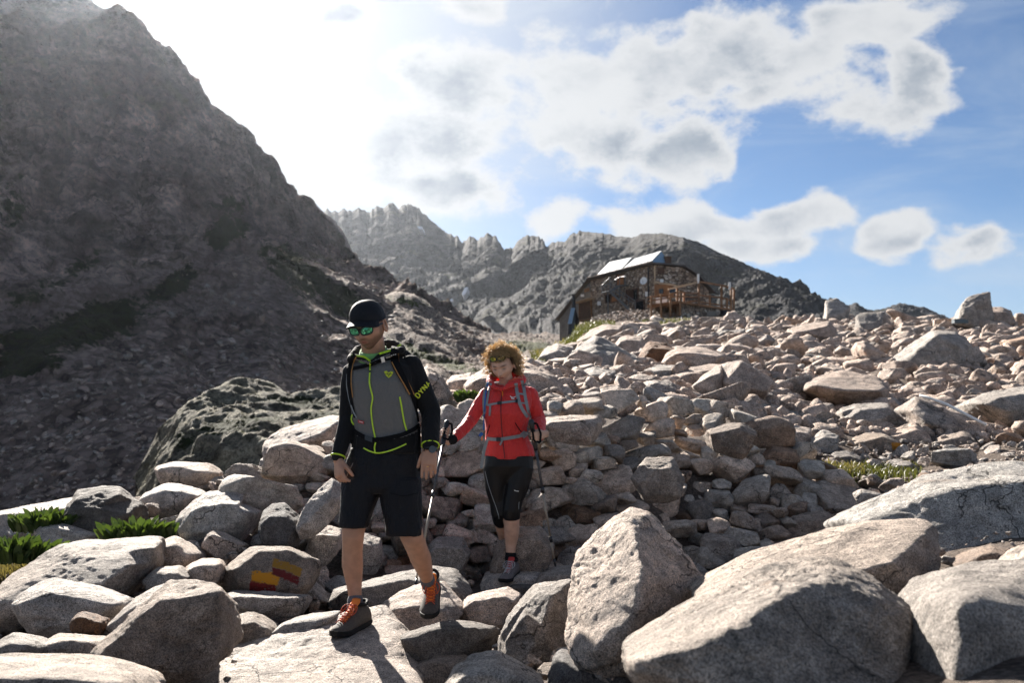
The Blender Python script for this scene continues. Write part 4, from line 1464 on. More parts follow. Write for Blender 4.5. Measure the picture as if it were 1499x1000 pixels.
a, b = scatter_px(1300, -80, 1500, 600, 1000, 6, 17, 1.6, 6, lambda x, y: not in_wall(x, y) and (x < 640 or y > 700) and not (x > 900 and y > 840))
stones_stuff('rubble', a, b, 2, M_rubble, 'small stones in the gaps between the near boulders', seed=6)
a, b = scatter_px(2600, -80, 1500, 600, 1000, 2, 6, 1.5, 7, lambda x, y: not in_wall(x, y) and (x < 640 or y > 700) and not (x > 900 and y > 840))
stones_stuff('rubble', a, b, 1, M_rubble, 'gravel between the near boulders', seed=8)
print('rubble', time.time() - T0)
a, b = scatter_px(900, 1600, 3600, 560, 1100, 5, 26, 1.8, 71)
stones_stuff('rubble', a, b, 2, M_rubble, 'broken stones on the slope beyond the right edge', seed=72)
a, b = scatter_px(500, -1500, -80, 740, 1100, 5, 26, 1.8, 73)
stones_stuff('rubble', a, b, 2, M_rubble, 'broken stones on the terrace beyond the left edge', seed=74)
# scree below the left mountain
rg = np.random.RandomState(9)
cand = np.where((TL < 1.15) & (TL > 0.0) & (GLn < 0.35))[0]
yy = PL[cand, 1]
w = 1.0 / yy
idx = rg.choice(cand, 21000, replace=False, p=w / w.sum())
jit = rg.normal(size=(len(idx), 3)) * 0.012 * PL[idx, 1][:, None]
pts = PL[idx] + jit * np.array([1, 1, 0.1])
sz = (1.3 + 5.0 * rg.rand(len(idx)) ** 4) * PL[idx, 1] / F
stones_stuff('scree', pts, sz, 1, M_scree, 'dark scree of countless stones on the shaded slope', seed=10, lift=0.2)
cand = np.where((TM < 2.9) & (GM < 0.4))[0]
idx = rg.choice(cand, min(6000, len(cand)), replace=False)
pts = PM[idx] + rg.normal(size=(len(idx), 3)) * 0.01 * PM[idx, 1][:, None] * np.array([1, 1, 0.1])
stones_stuff('scree', pts, (1.0 + 2.6 * rg.rand(len(idx)) ** 3) * PM[idx, 1] / F, 1, M_rubble, 'sunlit scree stones on the moraine below the far range', seed=12, lift=0.2)
print('scree', time.time() - T0)
# ------------------------------------------------------------------ the mountain hut
A0 = Vector((at(958, 452, 95).x, 95.0, at(958, 452, 95).z))        # foot of the near corner
DA = Vector((-0.405, 0.914, 0)).normalized()                       # along the long front, away from us
DB = Vector((0.914, 0.405, 0)).normalized()                        # along the gable, to the right
DB = Vector((0.975, 0.22, 0)).normalized()
ZV = Vector((0, 0, 1))
LEN, WID, HT = 12.8, 5.6, 4.25


def hp(s, t, z):
    return A0 + DA * s + DB * t + ZV * z


def on_front(px, py, off=0.0):
    n = DA.cross(ZV).normalized()
    if n.y > 0:
        n = -n
    d = Vector(_dir(px, py))
    k = n.dot(A0 + n * off) / n.dot(d)
    return d * k


def on_gable(px, py, off=0.0):
    n = DB.cross(ZV).normalized()
    if n.y > 0:
        n = -n
    d = Vector(_dir(px, py))
    k = n.dot(A0 + n * off) / n.dot(d)
    return d * k


NF = DA.cross(ZV).normalized()
NF = -NF if NF.y > 0 else NF
NG = DB.cross(ZV).normalized()
NG = -NG if NG.y > 0 else NG
hut = empty('stone_hut', (0, 0, 0))
tag(hut, 'stone mountain hut with solar panels on its roof, up on the crest', 'hut')

LB = 7.8   # length of the annex past the far end
# main walls: a ring of thick walls
mb = MB()
prof = [(0, HT), (2.9, HT - 0.18), (4.3, HT - 1.0), (WID, HT - 2.35)]
base = [hp(0, 0, -2.0), hp(0, WID, -2.0)]
g_pts = [hp(0, 0, -2.0)] + [hp(0, t, z) for t, z in prof] + [hp(0, WID, -2.0)]
mb.prism(g_pts, DA * LEN)
mb.build('wall', M_hutstone, hut)
mb = MB()
mb.prism([hp(LEN, 0.02, -3.0), hp(LEN, 0.02, HT - 0.1), hp(LEN + LB - 0.3, 0.02, 0.75), hp(LEN + LB - 0.3, 0.02, -3.0)], DB * 4.2)
mb.build('annex', M_annex, hut)
# roof: thick sheet following the profile
mb = MB()
ov = 0.35
rp = [(-0.4, HT + 0.06), (2.95, HT + 0.02 - 0.1), (4.4, HT - 0.9), (WID + 0.5, HT - 2.6)]
poly = [hp(-ov, t, z) for t, z in rp] + [hp(-ov, t, z + 0.16) for t, z in reversed(rp)]
mb.prism(poly, DA * (LEN + ov))
mb.build('roof', M_roof, hut)
mb = MB()
mb.prism([hp(LEN, -0.4, HT + 0.04), hp(LEN, -0.4, HT + 0.2), hp(LEN + LB, -0.4, 0.72), hp(LEN + LB, -0.4, 0.55)], DB * 4.9)
mb.build('annex_roof', M_roof, hut)
# eave stones
mb = MB()
rr = np.random.RandomState(3)
for k in range(46):
    s = -0.3 + k * (LEN + 0.3) / 46
    mb.box(hp(s + 0.13, -0.38, HT + 0.24 + rr.rand() * 0.05), (0.26 * rr.uniform(.8, 1.1), 0.3, 0.08), None)
o = mb.build('eave_stones', M_rubble, hut)
o['kind'] = 'stuff'
# chimney
mb = MB()
c = hp(1.2, 2.1, HT + 0.45)
mb.box(c, (0.6, 0.6, 0.9)).box(c + ZV * 0.5, (0.75, 0.75, 0.1))
mb.build('chimney', M_wood_dark, hut)
mb = MB()
mb.bar(hp(-0.05, 0.03, -0.4), hp(-0.05, 0.03, HT - 0.1), 0.13)
mb.build('corner_board', M_wood_pale, hut)
mb = MB()
mb.tube([on_front(949, 452, 0.12), on_front(949, 391, 0.12)], 0.07, 8)
mb.build('drainpipe', M_black, hut)


def opening(name, fr, quad, off, mat, frame=None, sub=None):
    """recessed-looking opening: a frame with a leaf or pane inside"""
    P = [fr(x, y, off) for x, y in quad]
    n = NF if fr is on_front else NG
    cx = sum(P, Vector()) / 4
    inner = [cx + (p - cx) * 0.86 for p in P]
    f = MB()
    for a, b in zip(P, P[1:] + P[:1]):
        f.bar(a, b, 0.09, 0.14, up=tuple(n))
    fo = f.build(name, frame or M_wood_dark, hut)
    q = MB()
    q.prism([p - n * 0.0 for p in inner], n * 0.03)
    q.build(sub or ('pane' if name == 'window' else 'leaf'), mat, fo)
    return fo


opening('door', on_front, [(903, 419), (914, 417), (914, 401), (903, 402)], 0.06, M_door_or)
opening('window', on_front, [(927, 441), (934, 439), (934, 422), (927, 424)], 0.06, M_glassdark)
opening('shutter', on_front, [(917, 441), (926, 439), (926, 424), (917, 425)], 0.06, M_wood_dark)
opening('window', on_front, [(886.5, 444), (894, 443), (894, 431), (886.5, 432)], 0.06, M_glassdark)
opening('shutter', on_front, [(895, 443), (904, 441), (904, 433), (895, 434)], 0.06, M_door_or)
opening('cellar_door', on_front, [(931, 456), (943, 454), (943, 439), (931, 441)], 0.06, M_glassdark)
opening('door', on_front, [(848, 470), (866, 467), (865, 438), (848, 444)], 0.16, M_wood_dark, M_wood)
opening('window', on_front, [(855, 429), (864, 427), (864, 420), (855, 423)], 0.10, M_wood, M_annex)
opening('window', on_gable, [(964, 400), (971, 400), (971, 393), (964, 393)], 0.06, M_wood_dark)
for k, (fr, x0, y0, x1, y1) in enumerate(((on_front, 875, 441, 879.5, 447), (on_front, 945, 427, 949, 434), (on_gable, 966, 409, 971, 413.5), (on_front, 850.5, 431, 855, 434.5))):
    n = NF if fr is on_front else NG
    mb = MB()
    mb.prism([fr(x0, y1, 0.05), fr(x1, y1, 0.05), fr(x1, y0, 0.05), fr(x0, y0, 0.05)], n * 0.05)
    mb.build('notice_board', M_white, hut)
mb = MB()
mb.bar(on_front(843, 444, 0.5), on_front(866, 437, 0.5), 1.0, 0.06, up=(0, 0, 1))
mb.build('door_canopy', M_wood_pale, hut)
# satellite dish
dish = MB()
c = on_front(942, 411, 0.55)
nd = (Vector((0, 0, 0)) - c + Vector((-30, 0, 60))).normalized()
s_ = nd.cross(ZV).normalized()
u_ = s_.cross(nd)
rings = [[tuple(c + (s_ * math.cos(a) * r * 0.42 * 0.85 + u_ * math.sin(a) * r * 0.42) - nd * (0.07 * (1 - r * r))) for a in np.linspace(0, 2 * math.pi, 24, endpoint=False)] for r in (0.05, 0.35, 0.7, 1.0)]
vs = sum(rings, [])
fs = [(i * 24 + k, i * 24 + (k + 1) % 24, (i + 1) * 24 + (k + 1) % 24, (i + 1) * 24 + k) for i in range(3) for k in range(24)]
dish.add(vs, fs + [tuple(range(24))])
dd = dish.build('satellite_dish', M_white, hut, smooth=True, recalc=False)
arm = MB().bar(c - nd * 0.05, on_front(944, 415, 0.05), 0.05)
arm.tube([c - u_ * 0.38, c + nd * 0.4 - u_ * 0.1], 0.015, 6)
arm.build('dish_arm', M_metal, dd)

# solar panels: two racks of tilted modules
def panel_rack(quad_px, Ys, side=False):
    P = [at(x, y, Y) for (x, y), Y in zip(quad_px, Ys)]      # bottom left, top left, top right, bottom right
    n = (P[1] - P[0]).cross(P[3] - P[0]).normalized()
    if n.dot(P[0]) > 0:
        n = -n
    rk = MB()
    for a, b in zip(P, P[1:] + P[:1]):
        rk.bar(a, b, 0.07, 0.10, up=tuple(n))
    for u in (0.02, 0.5, 0.98):
        top = P[1].lerp(P[2], u)
        foot = P[0].lerp(P[3], u) + DB * (top - P[0].lerp(P[3], u)).dot(DB)
        foot.z = P[0].lerp(P[3], u).z - 0.1
        rk.bar(top, foot, 0.07)
    ro = rk.build('panel_frame', M_metal, hut)
    for i in range(4):
        for j in range(2):
            def q(u, v):
                return P[0].lerp(P[3], u).lerp(P[1].lerp(P[2], u), v)
            u0, u1, v0, v1 = i / 4 + 0.012, (i + 1) / 4 - 0.012, j / 2 + 0.015, (j + 1) / 2 - 0.015
            m_ = MB()
            m_.prism([q(u0, v0) + n * 0.03, q(u1, v0) + n * 0.03, q(u1, v1) + n * 0.03, q(u0, v1) + n * 0.03], n * 0.035)
            m_.build('solar_module', M_panel, ro)
    if side:
        f = P[3] + DB * (P[2] - P[3]).dot(DB) * 1.25
        f.z = P[3].z + 0.1
        sd = MB()
        sd.prism([P[3] + DA * 0.02, P[2] + DA * 0.02, f + DA * 0.02], -DA * 0.04)
        sd.build('rack_side', M_blue, ro)


panel_rack([(873.5, 404), (892.5, 384.5), (925, 377.5), (907.5, 397)], [105.2, 106.5, 102.5, 101.2])
panel_rack([(909.5, 396.5), (928.5, 379.5), (968, 368), (951, 386)], [100.9, 102.2, 97.2, 96.0], True)

# outside steel stair
st = MB()
T0_, T1_ = on_front(893, 427, 1.1), on_front(920, 452, 1.1)
B0_, B1_ = on_front(893, 427, 0.4), on_front(920, 452, 0.4)
st.bar(T0_, T1_, 0.06, 0.25).bar(B0_, B1_, 0.06, 0.25)
so = st.build('staircase', M_metal, hut)
for k in range(12):
    t = (k + 0.5) / 12
    m_ = MB().bar(T0_.lerp(T1_, t), B0_.lerp(B1_, t), 0.28, 0.04)
    m_.build('step', M_metal, so)
pl = MB()
LP = [on_front(883, 428, 0.05), on_front(893, 427, 0.05), on_front(893, 427, 1.15), on_front(881, 429, 1.15)]
pl.prism(LP, ZV * 0.07)
pl.bar(on_front(889.5, 428, 1.1), on_front(890.5, 464, 1.1), 0.09)
pl.build('landing', M_metal, so)
st2 = MB()
U0, U1 = on_front(893, 427, 0.9), on_front(906, 419, 0.9)
st2.bar(U0, U1, 0.06, 0.2)
st2.bar(on_front(893, 427, 0.2), on_front(906, 419, 0.2), 0.06, 0.2)
st2.bar(on_front(906, 419, 0.5), on_front(915, 417.5, 0.5), 1.0, 0.06)
st2.build('upper_flight', M_metal, so)
rl = MB()
for (a, b) in (((893, 416), (930, 441)), ((893, 421), (930, 446)), ((881, 418), (893, 405.5)), ((881, 424), (893, 411)), ((893, 414), (906, 406)), ((906, 406), (915, 404.5)), ((881, 418), (893, 416))):
    rl.tube([on_front(a[0], a[1], 1.12), on_front(b[0], b[1], 1.12)], 0.035, 6)
for x, y0, y1 in ((893, 404.5, 428), (881, 418, 429), (899, 420, 432), (907, 404, 437), (915, 403.5, 418), (912, 429, 444), (920, 434, 453), (930, 441, 454)):
    rl.tube([on_front(x, y0, 1.12), on_front(x, y1, 1.12)], 0.035, 6)
rl.build('railing', M_metal, so)

# black flue at the far left end, with a pale plank leaning on it
fl = MB()
fc = on_front(840, 470, 1.6)
ft = on_front(840, 431, 1.6)
h = (ft - fc).length
fl.tube([fc - ZV * 1.5, fc, fc + ZV * h * 0.12, fc + ZV * h * 0.45, fc + ZV * h * 0.95, fc + ZV * h * 0.96, fc + ZV * h], [0.75, 0.62, 0.48, 0.22, 0.17, 0.27, 0.27], 14)
flo = fl.build('black_flue', M_black)
tag(flo, 'tall black tapering flue standing at the left end of the hut', 'chimney')
pk = MB().bar(on_front(834, 474, 2.6), on_front(839, 451, 1.9), 0.45, 0.06)
tag(pk.build('leaning_board', M_blue), 'pale board leaning against the black flue by the hut', 'board')

# the terrace: stone plinth, deck, railings, pergola frame
dk = empty('timber_terrace', at(1000, 460, 90))
tag(dk, 'wooden terrace with railings and open pergola beams beside the hut', 'terrace')
bpy.context.view_layer.update()
OFS = -dk.location


def dpart(mb, name, mat, par=None):
    o = mb.build(name, mat)
    o.parent = par or dk
    if par is None:
        o.location = OFS
    return o


def beam(name, a, b, w=0.13, mat=M_wood, h=None):
    return dpart(MB().bar(at(*a), at(*b), w, h), name, mat)


for px, y0, y1, Y in ((953, 433, 466, 88), (967.5, 431, 466, 87.5), (981, 429, 464, 87), (995.5, 426, 462, 86.5), (1001, 427, 445, 88), (1023, 412, 448, 88), (1023, 427, 447, 90), (1039, 432, 448, 90), (1056, 417, 450, 91),
                      (1064, 436, 452, 91), (1070, 422, 455, 91.5), (1074, 423, 456, 92), (991, 420, 441, 90), (989, 442, 458, 92)):
    beam('post', (px, y0, Y), (px, y1, Y), 0.17)
for a, b in (((948, 435.5, 88.3), (996, 427.5, 86.5)), ((948, 441, 88.3), (996, 433, 86.5)), ((948, 447, 88.3), (996, 441, 86.5)), ((995, 427.5, 86.5), (1023, 430, 88)), ((995, 433.5, 86.5), (1023, 436, 88)),
             ((1023, 432, 90), (1056, 436, 91)), ((1056, 436, 91), (1070, 440, 91.5)), ((1023, 442, 90), (1070, 449, 91.5)), ((948, 450, 88.3), (1023, 440, 88))):
    beam('rail', a, b, 0.11)
for a, b in (((958, 413, 94), (996, 419, 90)), ((978, 423.5, 88), (1023, 413, 88)), ((1023, 412.5, 88), (1057, 418, 91)), ((1056, 417.5, 91), (1074, 423, 92)), ((996, 419, 90), (1023, 413, 88))):
    beam('pergola_beam', a, b, 0.14, M_wood_pale if a[0] < 990 else M_wood)
d0 = MB()
deck = [at(948, 448, 88.4), at(996, 441, 86.6), at(1072, 452, 91.4), at(1040, 449, 97), at(960, 448, 95)]
d0.prism(deck, Vector((0, 0, -0.18)))
dpart(d0, 'deck', M_wood)
pt = MB()
plp = [at(996, 444, 87.2), at(1074, 455, 91.8), at(1050, 452, 97), at(985, 446, 95)]
low = [Vector((p.x * 1.01, p.y - 0.4, p.z - 3.2)) for p in plp]
pt.add([tuple(p) for p in plp + low], [(0, 1, 2, 3), (7, 6, 5, 4), (0, 4, 5, 1), (1, 5, 6, 2), (2, 6, 7, 3), (3, 7, 4, 0)])
dpart(pt, 'stone_plinth', M_hutstone)
sh = MB()
sh.prism([at(958, 433, 93.5), at(986, 433, 92), at(986, 417.5, 92), at(958, 416, 93.5)], Vector((0.3, 2, 0)))
sho = dpart(sh, 'shed', M_wood)
dpart(MB().prism([at(964.5, 429.5, 92.9), at(971, 429.5, 92.6), at(971, 423, 92.6), at(964.5, 423, 92.9)], Vector((0.02, 0.15, 0))), 'window', M_glassdark, sho)
dpart(MB().prism([at(980, 429, 91.9), at(989, 428.5, 91.7), at(989, 423, 91.7), at(980, 423.5, 91.9)], Vector((0.02, 0.15, 0))), 'window', M_glassdark, sho)
for px, y0, y1, Y in ((1022, 401, 413, 88.0), (1068, 413, 422, 91.4)):
    o = MB().tube([at(px, y0, Y), at(px, y1 + 2, Y)], 0.11, 8).build('white_pole', M_white)
    tag(o, 'taller white pole rising from the terrace corner nearest the hut' if px < 1040 else 'shorter white pole at the outer right end of the terrace', 'pole')
# tables in the shade of the terrace
tb = MB()
tb.bar(at(1003, 437, 91), at(1021, 437, 91), 0.8, 0.06)
for px in (1005, 1019):
    tb.bar(at(px, 437, 91), at(px, 444, 91), 0.08)
o = tb.build('terrace_table', M_black)
tag(o, 'dark table in the shade on the wooden terrace', 'table')
o = MB().prism([at(960, 444, 89.5), at(975, 443, 89.3), at(975, 435, 89.3), at(960, 436, 89.5)], Vector((0.1, 0.06, 0))).build('white_banner', M_white)
tag(o, 'white cloth hung behind the lower terrace railing', 'cloth')
ty = MB().tube([at(1063, 455, 89.6), at(1063, 464, 89.6)], [0.5, 0.62], 14)
tag(ty.build('black_barrel', M_black), 'black barrel standing against the stone base of the terrace', 'barrel')
o = MB().prism([at(1035, 463, 88.3), at(1049, 463, 88.6), at(1048, 455.5, 88.6), at(1035, 456, 88.3)], Vector((0.02, 0.2, 0))).build('stone_block', M_annex)
tag(o, 'smooth grey block set against the terrace base', 'block')
# blue grey box by the pinnacle
bx = MB().box(at(1405, 471, 43.2), (0.6, 0.3, 0.14)).box(at(1403, 468, 43.2), (0.5, 0.25, 0.04))
tag(bx.build('metal_box', simple('dull_blue_grey', (0.06, 0.09, 0.11), 0.6)), 'small blue grey box lying at the foot of the skyline pinnacle', 'box')
# white hose over the ramp boulder
hs = [at(x, y, Y) + Vector((0, 0, .06)) for x, y, Y in ((1346, 585, 15.6), (1362, 589, 15.5), (1386, 598, 15.3), (1411, 611, 15.1), (1428, 620, 15.0), (1444, 628, 14.9))]
tag(MB().tube(hs, 0.022, 8).build('white_hose', M_white, smooth=True), 'thin white hose running down over the ramp shaped boulder', 'hose')

# retaining stones in front of the hut
rgh = np.random.RandomState(21)
pts, szs = [], []
for k in range(900):
    px = rgh.uniform(866, 1000)
    b = np.interp(px, [866, 920, 1000], [470, 458, 466])
    py = rgh.uniform(b - 6, b + 14)
    p = at(px, py, np.interp(px, [866, 1000], [99, 86]) - (py - b) * 0.35)
    pts.append(p[:])
    szs.append((1.3 + 2.6 * rgh.rand() ** 2) * p.y / F)
stones_stuff('rubble', np.array(pts), np.array(szs), 1, M_rubble, 'low bank of loose stones at the foot of the hut', seed=33, flat=0.5, lift=0.0)
print('hut', time.time() - T0)


# ------------------------------------------------------------------ plants
def blade(mb, base, tip, w, bend):
    base, tip = Vector(base), Vector(tip)
    mid = base.lerp(tip, 0.55) + bend
    side = (tip - base).cross(Vector((random.gauss(0, 1), random.gauss(0, 1), 0.1)))
    if side.length < 1e-6:
        side = Vector((1, 0, 0))
    side.normalize()
    o = len(mb.v)
    for p, ww in ((base, w * 0.5), (base.lerp(mid, 0.6) + bend * 0.1, w), (mid, w * 0.95), (mid.lerp(tip, 0.6) + bend * 0.15, w * 0.6)):
        mb.v.append(tuple(p - side * ww))
        mb.v.append(tuple(p + side * ww))
    mb.v.append(tuple(tip))
    for i in (0, 2, 4):
        mb.f.append((o + i, o + i + 1, o + i + 3, o + i + 2))
    mb.f.append((o + 6, o + 7, o + 8))


def dock(label, px, py, Y, rx, h, n, group='leafy dock plants'):
    c = at(px, py, Y)
    root = empty('dock_plant', c)
    tag(root, label, 'plant', group)
    bpy.context.view_layer.update()
    for part in range(3):
        mb = MB()
        for k in range(n // 3):
            a, r = random.uniform(0, 6.28), rx * math.sqrt(random.random())
            b = Vector((math.cos(a) * r, math.sin(a) * r * 0.6, -0.03))
            hh = h * random.uniform(0.55, 1.1) * (1 - 0.35 * (r / rx) ** 2)
            out = Vector((math.cos(a), math.sin(a) * 0.8, 0)) * hh * random.uniform(0.1, 0.7) + Vector((random.gauss(0, 1), random.gauss(0, 1), 0)) * hh * 0.2
            blade(mb, b, b + out + Vector((0, 0, hh)), h * random.uniform(0.10, 0.19), Vector((0, 0, hh * 0.12)))
        mb.build('foliage', M_leaf, root, recalc=False)


random.seed(5)
dock('wide clump of green leaves between the terrace boulders', 201, 790, 6.6, 0.21, 0.17, 330)
dock('green leafy clump at the left edge beside the inclined slab', 18, 815, 6.4, 0.24, 0.17, 280)
dock('green leafy clump behind the one at the left edge', 68, 772, 7.3, 0.22, 0.17, 240)
dock('small green tuft of leaves on the terrace left of the man', 375, 735, 7.8, 0.08, 0.17, 90)
dock('small bright green shrub among boulders between the hikers', 683, 585, 11.6, 0.12, 0.16, 120)


def grass(name, label, n, x0, x1, yf, hlo, hhi, mat, seed, w=0.12):
    random.seed(seed)
    mb = MB()
    for k in range(n):
        px = random.uniform(x0, x1)
        py = yf(px)
        p = hit_ground(px, py)
        if p is None:
            continue
        h = random.uniform(hlo, hhi) * p.y / F
        t = p + Vector((random.gauss(0, .4), random.gauss(0, .4), 1)) * h
        b = Vector((random.gauss(0, 1), random.gauss(0, 1), 0)) * h * 0.1
        s = Vector((random.gauss(0, 1), random.gauss(0, 1), 0)).normalized() * h * w
        o = len(mb.v)
        mb.v += [tuple(p - s - Vector((0, 0, h * 0.4))), tuple(p + s - Vector((0, 0, h * 0.4))), tuple(p.lerp(t, .6) + s * .7 + b), tuple(p.lerp(t, .6) - s * .7 + b), tuple(t)]
        mb.f += [(o, o + 1, o + 2, o + 3), (o + 3, o + 2, o + 4)]
    ob = mb.build(name, mat, recalc=False)
    tag(ob, label, kind='stuff')


grass('grass', 'green grass growing in the hollow right of the wall', 2200, 1185, 1345, lambda x: 694 - abs(x - 1262) * 0.02 + random.gauss(0, 4.5), 5, 12, M_grass, 1)
grass('dry_grass', 'dry yellow grass in the hollow right of the wall', 900, 1180, 1265, lambda x: 692 + random.gauss(0, 4), 5, 13, M_grass_dry, 2)
grass('grass', 'sunlit grass bank left below the hut', 4200, 778, 900, lambda x: np.interp(x, [778, 810, 850, 900], [522, 504, 488, 476]) + random.gauss(0, 9), 2, 7, M_grass, 3)
grass('grass', 'grass tufts among the stones under the hut terrace', 1600, 930, 1010, lambda x: 476 + random.gauss(0, 4), 3, 7, M_grass, 4)
grass('dry_grass', 'dry tuft of grass at the foot of the grassy bank', 350, 782, 830, lambda x: np.interp(x, [780, 830], [519, 500]) + random.gauss(0, 5), 4, 10, M_grass_dry, 6)
grass('dry_grass', 'dry straw among the stones at the left edge', 500, -10, 50, lambda x: 838 + random.gauss(0, 7), 8, 20, M_grass_dry, 7, 0.05)
grass('dry_grass', 'dry brown heather between boulders above the wall', 600, 905, 965, lambda x: 588 + random.gauss(0, 3), 4, 9, M_grass_dry, 8)
print('plants', time.time() - T0)
# ------------------------------------------------------------------ people
def skin_material(name, c, rough=0.5):
    m, nt, bs = material(name)
    P = nt.new('ShaderNodeTexCoord').outputs['Object']
    st = nt.new('ShaderNodeAttribute', attribute_name='stubble').outputs['Fac']
    lp = nt.new('ShaderNodeAttribute', attribute_name='lips').outputs['Fac']
    dk_ = nt.new('ShaderNodeAttribute', attribute_name='brow').outputs['Fac']
    col = nt.mix(nt.smooth(nt.noise(P, 25, 4, 0.6), 0.3, 0.7), tuple(x * 0.88 for x in c), tuple(min(1, x * 1.08) for x in c))
    sn = nt.smooth(nt.noise(P, 420, 2, 0.5), 0.3, 0.6, 0.5, 1.0)
    col = nt.mix(nt.math('MULTIPLY', st, sn), col, (0.045, 0.025, 0.018))
    col = nt.mix(lp, col, (c[0] * 0.5, c[1] * 0.30, c[2] * 0.30))
    col = nt.mix(dk_, col, (0.03, 0.018, 0.012))
    nt.put(bs.inputs['Base Color'], col)
    bs.inputs['Roughness'].default_value = rough
    bs.inputs['Subsurface Weight'].default_value = 0.12
    bs.inputs['Subsurface Radius'].default_value = (0.012, 0.005, 0.003)
    bs.inputs['Subsurface Scale'].default_value = 0.5
    nt.put(bs.inputs['Normal'], nt.bump(nt.noise(P, 300, 4, 0.6), 0.25, 0.002))
    return m


def cloth_material(name, c, rough=0.85, weave=900, c2=None, sheen=0.3, fold=0.5):
    m, nt, bs = material(name)
    P = nt.new('ShaderNodeTexCoord').outputs['Object']
    n = nt.noise(P, weave, 2, 0.5)
    col = nt.mix(nt.smooth(n, 0.35, 0.65), tuple(x * 0.8 for x in c), tuple(min(1, x * 1.2) for x in c))
    if c2 is not None:
        k = nt.new('ShaderNodeAttribute', attribute_name='second').outputs['Fac']
        col = nt.mix(nt.smooth(k, 0.45, 0.55), col, c2)
    nt.put(bs.inputs['Base Color'], col)
    bs.inputs['Roughness'].default_value = rough
    bs.inputs['Sheen Weight'].default_value = sheen
    bs.inputs['Specular IOR Level'].default_value = 0.25
    f = nt.noise(nt.vmath('MULTIPLY', P, (1, 1, 0.45)), 16, 4, 0.55, 0.6)
    b1 = nt.bump(f, fold, 0.035)
    nt.put(bs.inputs['Normal'], nt.bump(n, 0.15, 0.001, b1))
    return m


M_skin_m = skin_material('tanned_skin', (0.42, 0.225, 0.145))
M_skin_w = skin_material('light_tanned_skin', (0.56, 0.34, 0.24))
M_blackc = cloth_material('black_jersey', (0.006, 0.006, 0.007), sheen=0.0)
M_shorts = cloth_material('black_shorts_cloth', (0.006, 0.0065, 0.009), 0.7, fold=0.9, sheen=0.0)
M_greyc = cloth_material('grey_marl_and_black', (0.125, 0.122, 0.118), c2=(0.006, 0.006, 0.007), sheen=0.03)
M_lime = simple('lime_piping', (0.42, 0.62, 0.02), 0.5)
M_limetxt = simple('lime_yellow_print', (0.55, 0.60, 0.02), 0.5)
M_green_t = cloth_material('green_shirt', (0.20, 0.42, 0.14))
M_redc = cloth_material('coral_red_softshell', (0.60, 0.035, 0.032), 0.6, fold=0.9, sheen=0.15)
M_redin = cloth_material('orange_red_lining', (0.60, 0.07, 0.03), 0.6)
M_tights = cloth_material('black_tights', (0.006, 0.006, 0.007), 0.42, fold=0.25, sheen=0.0)
M_strap = simple('grey_webbing', (0.22, 0.24, 0.25), 0.7, bump=0.3, bscale=900)
M_blackstrap = simple('black_webbing', (0.007, 0.007, 0.008), 0.9, spec=0.12)
M_brownstrap = simple('ochre_strap_edge', (0.30, 0.14, 0.035), 0.7)
M_bluetube = simple('blue_hose', (0.02, 0.10, 0.35), 0.35)
M_blackpl = simple('black_plastic', (0.012, 0.012, 0.013), 0.3)
M_cap = cloth_material('black_cap_cloth', (0.006, 0.007, 0.010), 0.68, weave=1200, fold=0.25, sheen=0.0)
M_orange = simple('orange_fabric', (0.85, 0.22, 0.02), 0.6)
M_lace = simple('orange_red_lace', (0.50, 0.07, 0.02), 0.6)
M_shoe = simple('grey_brown_suede', (0.075, 0.062, 0.052), 0.85, bump=0.4, bscale=600, var=0.2)
M_sole = simple('black_rubber', (0.010, 0.010, 0.011), 0.75, spec=0.25, bump=0.4, bscale=300)
M_sock = simple('grey_sock', (0.11, 0.11, 0.125), 0.9, bump=0.5, bscale=900)
M_shoe_w = simple('light_grey_shoe_mesh', (0.12, 0.108, 0.11), 0.8, bump=0.4, bscale=700, var=0.2)
M_lace_w = simple('grey_lace', (0.40, 0.40, 0.42), 0.7)
M_shoe_red = simple('red_shoe_lining', (0.40, 0.03, 0.025), 0.7)
M_alu = simple('pole_aluminium', (0.30, 0.26, 0.21), 0.55, 0.4)
M_polepr = simple('dark_pole_tube', (0.07, 0.07, 0.075), 0.4, 0.3, var=0.5, bscale=200)
M_gold = simple('gold', (0.8, 0.5, 0.15), 0.3, 1.0)
M_red_label = simple('red_label', (0.40, 0.03, 0.03), 0.6)


def lens_material(name, c1, c2):
    m, nt, bs = material(name)
    P = nt.new('ShaderNodeTexCoord').outputs['Object']
    n = nt.noise(P, 60, 5, 0.7, 1.0)
    nt.put(bs.inputs['Base Color'], nt.mix(nt.smooth(n, 0.42, 0.58), c1, c2))
    bs.inputs['Roughness'].default_value = 0.12
    bs.inputs['Metallic'].default_value = 0.85
    return m


M_lens_g = lens_material('green_mirror_lens', (0.04, 0.15, 0.10), (0.15, 0.75, 0.45))
M_lens_y = lens_material('yellow_mirror_lens', (0.20, 0.14, 0.02), (0.60, 0.45, 0.05))


